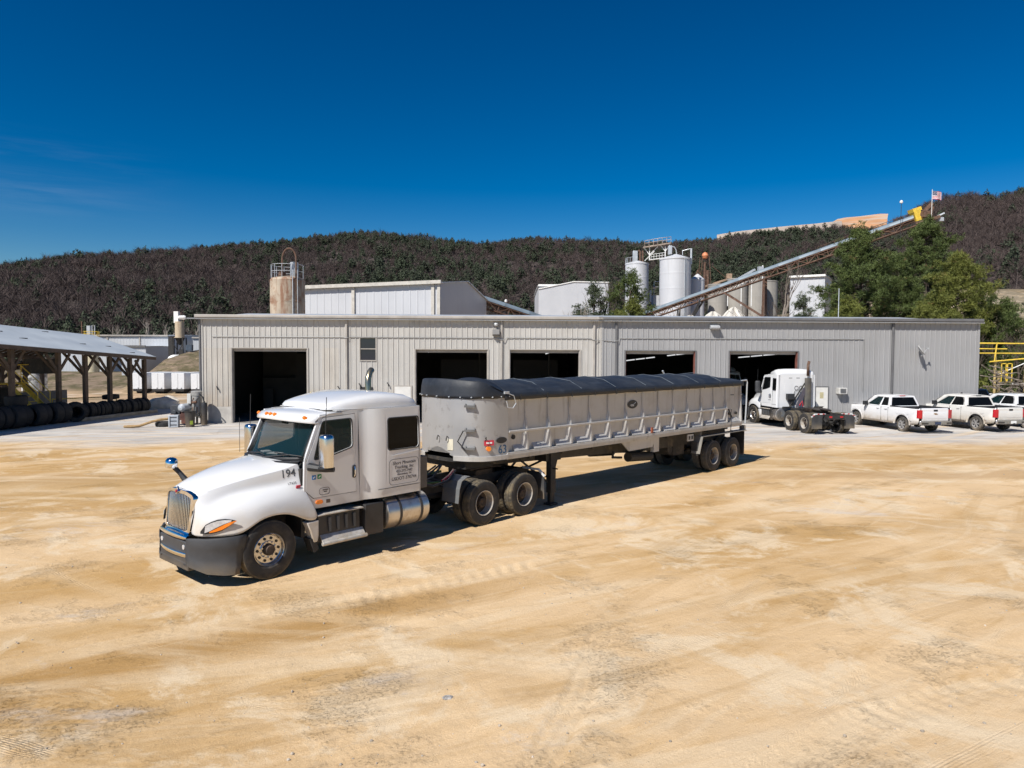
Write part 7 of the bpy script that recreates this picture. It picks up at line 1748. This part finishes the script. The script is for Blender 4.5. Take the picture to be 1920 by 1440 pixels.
# ------------------------------------------------------------------ pickups
M_PWHITE = PM('pickup_white', (.70, .70, .71), .2, coat=.7, var=.02, dust=(.42, .34, .24), dz=(.35, 1.0))
M_PWHITE_D = PM('pickup_cream_white', (.66, .645, .61), .25, coat=.5, var=.03, dust=(.42, .34, .24), dz=(.35, 1.05))
M_NAVY = PM('pickup_navy', (.012, .02, .04), .2, coat=.7, var=.1)
M_PTYRE = PM('pickup_tyre', (.045, .042, .038), .85, var=.25, scale=7, dirt=(.28, .23, .17), dscale=4, dlo=.4, dhi=.7, damt=.7)
def pickup(label, loc, rz, paint, crew=True, plate='navy', steps=False):
    """x forward from the rear axle, y left"""
    T = thing('pickup_truck', label, 'pickup', loc, rz, 'pickups parked by the grey workshop' if paint is not M_NAVY else None)
    xf, xr, wb = 4.75, -1.20, 3.7; hw = .98
    def arch(cx, r, a0=0, a1=180, n=10): return [(cx + r * math.cos(R(a0 + (a1 - a0) * i / n)), .40 + r * math.sin(R(a0 + (a1 - a0) * i / n))) for i in range(n + 1)]
    cab_r = .95 if not crew else .62      # rear of the cab
    belt, bed = 1.25, 1.33
    for s in (1, -1):
        # lower side with both wheel arches
        out = [(xf - .02, .48)] + arch(wb, .52) + [(wb - .60, .40)] + [(.60, .40)] + arch(0, .52) + [(xr + .1, .50), (xr, .62), (xr, bed), (cab_r, bed), (cab_r, belt), (3.05, belt), (4.25, 1.17), (4.62, 1.10), (xf, .95)]
        b = MB()
        bul = lambda u, v, t: (u, s * (hw - t - .05 * max(0, (v - .95) / .4) ** 2 - .04 * max(0, (.6 - v) / .2)), v)
        # slice into strips so the flank can curve
        P, F = fill(out); bmx = bmesh.new(); vv = [bmx.verts.new((p[0], p[1], 0)) for p in P]; [bmx.faces.new([vv[i] for i in f]) for f in F]
        for z in (.55, .7, .85, 1.0, 1.1, 1.2): bmesh.ops.bisect_plane(bmx, geom=bmx.verts[:] + bmx.edges[:] + bmx.faces[:], plane_co=(0, z, 0), plane_no=(0, 1, 0))
        bmx.verts.index_update(); b.add([bul(v.co.x, v.co.y, 0) for v in bmx.verts], [tuple(v.index for v in f.verts) for f in bmx.faces]); bmx.free()
        b.build('body_side', paint, T, smooth=True, ang=40, solid=.03)
        for cx in (0, wb):
            b = MB(); A = arch(cx, .525); Bq = arch(cx, .60); b.loft([[(p[0], s * (hw + .0), p[1]) for p in A], [(p[0], s * (hw + .02), p[1]) for p in Bq], [(p[0], s * (hw - .02), p[1]) for p in Bq]], False); b.build('wheel_lip', paint, T, smooth=True)
    # hood, front, bed, tailgate, floor
    b = MB(); b.loft([[(3.05, y, belt + .06 * (1 - (y / hw) ** 2)), (3.7, y, 1.235 + .07 * (1 - (y / hw) ** 2)), (4.3, y, 1.165 + .07 * (1 - (y / hw) ** 2)), (4.66 - .1 * (y / hw) ** 4, y, 1.09 + .06 * (1 - (y / hw) ** 2)), (4.76 - .15 * (y / hw) ** 4, y, .95), (4.78 - .15 * (y / hw) ** 4, y, .5)] for y in [hw * k / 6 * .97 for k in range(-6, 7)]], False); b.build('hood', paint, T, smooth=True, ang=50)
    b = MB(); b.b2((xr + .05, -hw + .06, .78), (cab_r, hw - .06, .82)); b.b2((xr + .1, -.85, .45), (4.6, .85, .62)); b.b2((cab_r - .02, -hw + .06, .8), (cab_r + .02, hw - .06, 1.28)); b.build('bed_floor', M_BLACK, T)
    [MB().b2((xr + .02, s * (hw - .10), 1.22), (cab_r, s * (hw - .035), bed + .012)).build('bed_rail', M_BLACK, T, bevel=.01) for s in (1, -1)]
    b = MB(); b.prism([(xr - .03, -.78, .66), (xr - .03, -.78, 1.30), (xr + .06, -.78, 1.34), (xr + .06, -.78, .66)], (0, 1.56, 0)); tg = b.build('tailgate', paint, T, bevel=.02)
    b = MB(); b.prism([(xr - .035, -.70, .80), (xr - .045, -.70, .95), (xr - .045, -.70, 1.12), (xr - .035, -.70, 1.16)], (0, 1.40, 0)); b.build('tailgate_panel', paint, tg, bevel=.008)
    b = MB(); b.b2((xr - .05, -.12, 1.17), (xr - .03, .12, 1.26)); b.build('tailgate_handle', M_BLACK, tg, bevel=.008)
    if plate == 'navy':
        b = MB(); b.prism([(xr - .055, -.13, 1.045), (xr - .055, -.10, 1.005), (xr - .055, .13, 1.035), (xr - .055, .10, 1.075)], (.012, 0, 0)); b.b2((xr - .055, -.045, 1.0), (xr - .045, .045, 1.08)); b.build('badge', PM('gold_badge', (.40, .24, .10), .4, .6), tg)
    for s in (1, -1):
        b = MB(); b.prism([(xr - .035, s * .79, .80), (xr - .035, s * .79, 1.24), (xr + .06, s * .985, 1.24), (xr + .06, s * .985, .80)] if False else [(xr - .05, s * .785, .80), (xr - .045, s * .965, .80), (xr - .0, s * 1.0, .82), (xr - .0, s * .985, 1.24), (xr - .045, s * .95, 1.24), (xr - .05, s * .785, 1.24)], (.13, 0, 0)); b.build('tail_lamp', M_RED, T, bevel=.012)
        b = MB(); b.prism([(4.60, s * .62, .80), (4.74, s * .62, .80), (4.74, s * .62, 1.02), (4.58, s * .62, 1.05)], (0, s * .32, 0)); b.build('headlight', M_LAMP, T, bevel=.01)
    b = MB(); b.loft([[(xr + .02 - .16 * (1 - abs(y) ** 4), y, .68), (xr - .04 - .16 * (1 - abs(y) ** 4), y, .67), (xr - .05 - .16 * (1 - abs(y) ** 4), y, .50), (xr - .0 - .14 * (1 - abs(y) ** 4), y, .45)] for y in (-.97, -.85, -.6, -.3, .3, .6, .85, .97)], False); bp = b.build('rear_bumper', PM('dull_chrome', (.50, .47, .44), .3, .9, var=.1, dirt=(.3, .24, .17), dscale=4), T, smooth=True, ang=40, solid=.02)
    b = MB(); b.b2((xr - .225, -.17, .50), (xr - .215, .17, .64)); b.build('number_plate', PM('navy_plate', (.035, .05, .10), .5) if plate == 'navy' else M_PAPER, bp)
    for s in (1, -1):
        b = MB(); b.b2((xr - .12, s * .88, .52), (xr - .205, s * .55, .60)); b.build('bumper_step', M_BLACK, bp)
    b = MB(); b.b2((4.55, -.9, .42), (4.86, .9, .66)); b.build('front_bumper', M_CHROME, T, bevel=.05)
    b = MB(); b.b2((4.70, -.6, .68), (4.80, .6, 1.02)); b.build('grille', M_BLACK, T, bevel=.02)
    # cabin: sections from the windscreen base back
    def sec(x, w, z0, wt, zt): return x, w, z0, wt, zt
    zt = 1.875
    fw_b, fw_t, rr_t, rr_b = 3.12, 2.42, cab_r + .22, cab_r + .02
    corners = {}
    for s in (1, -1):
        corners[s] = [(fw_b, s * .93, belt), (fw_t, s * .74, zt - .05), (rr_t, s * .74, zt - .05), (rr_b, s * .93, belt)]
    def sidept(s, k, h):  # k along (0 front .. 1 rear), h 0 belt..1 roof edge
        a = Vector(corners[s][0]).lerp(Vector(corners[s][3]), k); c = Vector(corners[s][1]).lerp(Vector(corners[s][2]), k); return a.lerp(c, h)
    b = MB(); roof = []
    for k in np.linspace(0, 1, 8):
        x = fw_t + (rr_t - fw_t) * k; cz = .055 * math.sin(math.pi * (.15 + .7 * k))
        roof.append([(x + .04 * (k == 0) * (1 - abs(y)) , y * .74, zt - .05 + cz * (1 - abs(y) ** 3) + .03 * (1 - abs(y) ** 2)) for y in (-1, -.9, -.6, -.3, 0, .3, .6, .9, 1)])
    b.loft(roof, False); b.build('roof', paint, T, smooth=True, ang=60, solid=.03)
    b = MB()
    for s in (1, -1):
        c = corners[s]
        # pillars and frames as a sheet with window holes
        if crew: wins = [[(.10, .10), (.245, .88), (.52, .90), (.52, .08)], [(.55, .08), (.55, .90), (.84, .88), (.90, .55), (.90, .12)]]
        else: wins = [[(.12, .10), (.285, .88), (.60, .90), (.60, .08)], [(.66, .10), (.66, .88), (.92, .86), (.92, .12)]]
        wins = [rpoly(w, .03) for w in wins]
        P, F = fill([(0, 0), (.0, .5), (0, 1), (.5, 1), (1, 1), (1, .5), (1, 0), (.5, 0)], wins)
        b.add([sidept(s, u, v) for u, v in P], F)
    b.build('cab_side', paint, T, smooth=True, ang=30, solid=.02)
    for s in (1, -1):
        for w in wins:
            b = MB(); P, F = fill(w); b.add([sidept(s, u, v) - Vector((0, s * .012, 0)) for u, v in P], F); b.build('side_window', M_GLASS if w is wins[0] else M_GLASS_D, T)
        x0 = 2.98; 
        for x in ((x0 - .08, 1.75, .98) if crew else (x0 - .08, 1.6, 1.05)):
            b = MB(); b.b2((x - .006, s * (hw - .035), .5), (x + .006, s * (hw + .004), 1.23)); b.build('door_gap', M_INK, T)
        for x in ((1.95, .98 + .2) if crew else (1.85, 1.22)):
            b = MB(); b.tube([(x - .09, s * (hw - .02), 1.12), (x - .08, s * (hw + .02), 1.125), (x + .08, s * (hw + .02), 1.125), (x + .09, s * (hw - .02), 1.12)], .016, 6); b.build('door_handle', M_CHROME, T)
        b = MB(); b.box((2.72, s * 1.10, 1.36), (.14, .26, .22)); b.tube([(2.75, s * .92, 1.28), (2.72, s * 1.06, 1.30)], .03); b.build('door_mirror', M_BLACK, T, bevel=.04)
    b = MB(); b.loft([[(fw_b + .06 * (1 - abs(y) ** 2), y * .92, belt + .03), ((fw_b + fw_t) / 2 + .09 * (1 - abs(y) ** 2), y * .83, (belt + zt) / 2 + .02), (fw_t + .05 * (1 - abs(y) ** 2), y * .73, zt - .03)] for y in (-1, -.8, -.4, 0, .4, .8, 1)], False); b.build('windscreen', M_GLASS_D, T, smooth=True, ang=60)
    rb = lambda y, h: Vector((rr_b, y * .93, belt)).lerp(Vector((rr_t, y * .74, zt - .05)), h)
    b = MB(); P, F = fill([(-1, 0), (-1, 1), (1, 1), (1, 0)], [rpoly([(-.90, .10), (-.88, .88), (.88, .88), (.90, .10)], .06)]); b.add([rb(u, v) for u, v in P], F); b.build('cab_back', paint, T, solid=.02)
    b = MB(); b.poly([rb(u, v) + Vector((.01, 0, 0)) for u, v in rpoly([(-.90, .10), (-.88, .88), (.88, .88), (.90, .10)], .06)]); b.build('rear_window', M_GLASS_D, T)
    b = MB(); b.box((rr_t - .01, 0, zt - .035), (.06, .34, .05)); b.build('stop_lamp', M_RED if not crew else M_BLACK, T, bevel=.01)
    b = MB(); b.prism([(fw_t - .35, -.02, zt + .03), (fw_t - .48, -.02, zt + .10), (fw_t - .52, -.02, zt + .03)], (0, .04, 0)); b.build('roof_antenna', M_INK, T)
    b = MB(); b.b2((cab_r + .05, -.88, .6), (3.1, .88, 1.22)); b.b2((1.2, -.7, 1.2), (1.35, .7, 1.62)); b.b2((2.0, .15, 1.2), (2.12, .65, 1.65)); b.b2((2.0, -.65, 1.2), (2.12, -.15, 1.65)); b.build('cabin_interior', M_SEAT, T)
    b = MB(); [b.cyl((x, -.8, .40), (x, .8, .40), .06) for x in (0, wb)]; b.lathe([(-.2, .05), (-.1, .17), (.1, .17), (.2, .05)], (0, 0, .4), (0, 1, 0), 12); b.b2((-1.0, -.45, .46), (4.2, -.35, .58)); b.b2((-1.0, .35, .46), (4.2, .45, .58)); b.cyl((xr - .3, 0, .5), (xr, 0, .5), .03); b.build('underbody', M_CHASSIS, T)
    for x in (0, wb):
        for s in (1, -1):
            Wq = bpy.data.objects.new('wheel', None); COL.objects.link(Wq); Wq.parent = T; Wq.location = (x, s * .84, .395); Wq.rotation_euler = (0, 0, 0 if s > 0 else math.pi)
            for o in PW: c = o.copy(); COL.objects.link(c); c.parent = Wq
    if steps:
        for s in (1, -1): b = MB(); b.tube([(.75, s * .98, .42), (2.9, s * .98, .42)], .05, 6); b.build('side_step', M_BLACK, T)
    return T
PW = []
b = MB().lathe([(-.13, .25), (-.14, .30), (-.13, .36), (-.11, .385), (-.05, .397), (.05, .397), (.11, .385), (.13, .36), (.14, .30), (.13, .25)], (0, 0, 0), (0, 1, 0), 36, lambda i, j: -.008 if j in (3, 4, 5, 6) and i % 2 else 0)
PW.append(b.build('tyre', M_PTYRE, None, smooth=True, ang=30))
b = MB().lathe([(-.12, .24), (.10, .245), (.125, .262), (.128, .25), (.10, .235), (.02, .225)], (0, 0, 0), (0, 1, 0), 32)
for k in range(6):
    a = k * math.pi / 3
    for da in (-.13, .13): b.beam((.05 * math.cos(a), .095, .05 * math.sin(a)), (.235 * math.cos(a + da), .105, .235 * math.sin(a + da)), .035, .04, up=(0, 1, 0))
b.cyl((0, .05, 0), (0, .115, 0), .065, n=14); PW.append(b.build('rim', PM('pickup_alloy', (.46, .45, .44), .35, .5, var=.1), None, smooth=True, ang=35))
b = MB().cyl((0, -.02, 0), (0, .02, 0), .235, n=24); PW.append(b.build('brake_disc', M_INK, None))
for o in PW: COL.objects.unlink(o)

def pick_at(front_left, rear_left, dist=3.7, off=.98):
    f_, r_ = Vector(front_left), Vector(rear_left); d = (f_ - r_).normalized(); n = Vector((-d.y, d.x)); o = r_ - n * off
    return (o.x, o.y, 0), math.atan2(d.y, d.x)
l1, a1 = (21.78, 38.05, 0), R(101)
pickup('white extended cab pickup with a navy plate nearest the white tractor unit', l1, a1, M_PWHITE, False, 'navy')
pickup('white crew cab pickup with a pale plate, middle of the white pickups', (26.2, 38.8, 0), R(102), M_PWHITE_D, True, 'pale', True)
pickup('white crew cab pickup cut off by the right picture edge', (29.75, 39.9, 0), R(101), M_PWHITE, True, 'pale')
pickup('dark navy pickup half hidden behind the middle white pickup', (31.2, 46.6, 0), R(100), M_NAVY, True, 'pale')

# ------------------------------------------------------------------ the other tractor units
tr2 = make_tractor('semi_truck', 'white tractor unit without trailer, back to camera, nosing into the fifth bay', (15.5, 42.45, 0), R(98.9), M_WHITE_R, False, True)
b = MB(); b.tube([(-3.80, -.62, 2.9), (-3.80, -.62, 3.5), (-3.84, -.66, 3.72)], [.085, .085, .085], 12, cap=False); b.build('exhaust_stack', M_RUST, tr2, smooth=True, solid=.006)
b = MB(); rings = [[(-3.86 + .2 * math.cos(a), -.62 + .2 * math.sin(a), z) for a in [2 * math.pi * i / 20 for i in range(20)]] for z in (1.12, 2.78)]; b.loft(rings, True, True, True); b.build('exhaust_guard', PM('guard_grey', (.10, .095, .088), .6, .3, var=.15, scale=2, dirt=(.2, .17, .12), dscale=1.5), tr2, smooth=True, ang=40)
b = MB(); b.tube([(-3.75, .45, 1.15), (-3.8, -.45, 2.5)], .045, 8); b.build('brace_bar', M_CHASSIS, tr2)
b = MB(); [b.beam((-3.9, -.05 + q, 1.15), (-3.9, -.50 + q, 2.2), .05, .12) for q in (0, .12)]; b.build('hose_carrier', PM('purple_grey', (.09, .08, .10), .7), tr2)
b = MB(); b.prism([(-3.6, .55, 1.85), (-3.85, .55, 1.85), (-3.75, .42, 1.25), (-3.62, .42, 1.25)], (0, -.28, 0)); b.b2((-3.6, .20, 1.6), (-3.95, .62, 1.9)); b.build('tool_holder', M_BLACK, tr2)
b = MB()
for y in (.0, -.28): b.tube([(-3.62, y + .11 * math.cos(a), 2.22 + .11 * math.sin(a)) for a in np.arange(0, 6.6, .4)], .012, 4)
b.tube([(-3.62, .25, 1.3), (-3.7, .22, 1.75), (-3.66, .1, 2.05), (-3.63, -.15, 2.12), (-3.68, -.3, 1.9), (-3.72, -.35, 1.4)], .014, 4); b.tube([(-3.62, .1, 1.3), (-3.8, .1, 1.6), (-3.7, -.1, 1.9), (-3.8, -.2, 1.4)], .014, 4); b.build('air_hose', M_CHASSIS, tr2)
b = MB(); b.tube([(-3.95, -.1, 1.25), (-4.0, -.25, 1.5), (-3.95, -.3, 1.2)], .04, 5); b.build('hose_grip', M_RED, tr2)
for y0, y1 in ((.28, .70), (-.35, .12)): MB().prism([(-3.567, y, z) for y, z in rrect(y0, 1.9, y1, 2.45, .05)], (-.012, 0, 0)).build('wall_panel', M_WHITE_R, tr2, bevel=.01)
for y in (.35, -.1): MB().b2((-3.566, y - .1, 2.76), (-3.575, y + .1, 2.79)).build('wall_vent', M_GREYPL, tr2)
b = MB()
for k, w in enumerate((.34, .30, .26, .0, .30)):
    if w: b.b2((-1.94 + .0 - .04, 1.108, 1.78 - .07 * k), (-1.94 - .04 + w * .0 + .28, 1.112, 1.80 - .07 * k))
b.build('door_sign', MATS['sign_ink'], tr2)
b = MB(); b.box((-1.12, .98, 2.62), (.02, .14, .14)); b.build('window_sticker', M_RED, tr2)
tr3 = make_tractor('semi_truck', 'dim white truck facing out from inside the fifth bay', (14.0, 45.9, 0), R(-90), M_WHITE_R, False, True)

# the second tractor has a short cab: its cab and wheelbase are drawn in along the frame
def draw_in(x):
    if x > -2.0: return x
    if x > -3.6: return -2.0 + (x + 2.0) * .45
    if x > -5.0: return -2.72 + (x + 3.6) * .56
    return x + 1.496
def shorten(o):
    for c in o.children:
        if c.type == 'EMPTY': c.location.x = draw_in(c.location.x); continue
        if c.data.users == 1:
            for v in c.data.vertices: v.co.x = draw_in(v.co.x)
        shorten(c)
shorten(tr2)
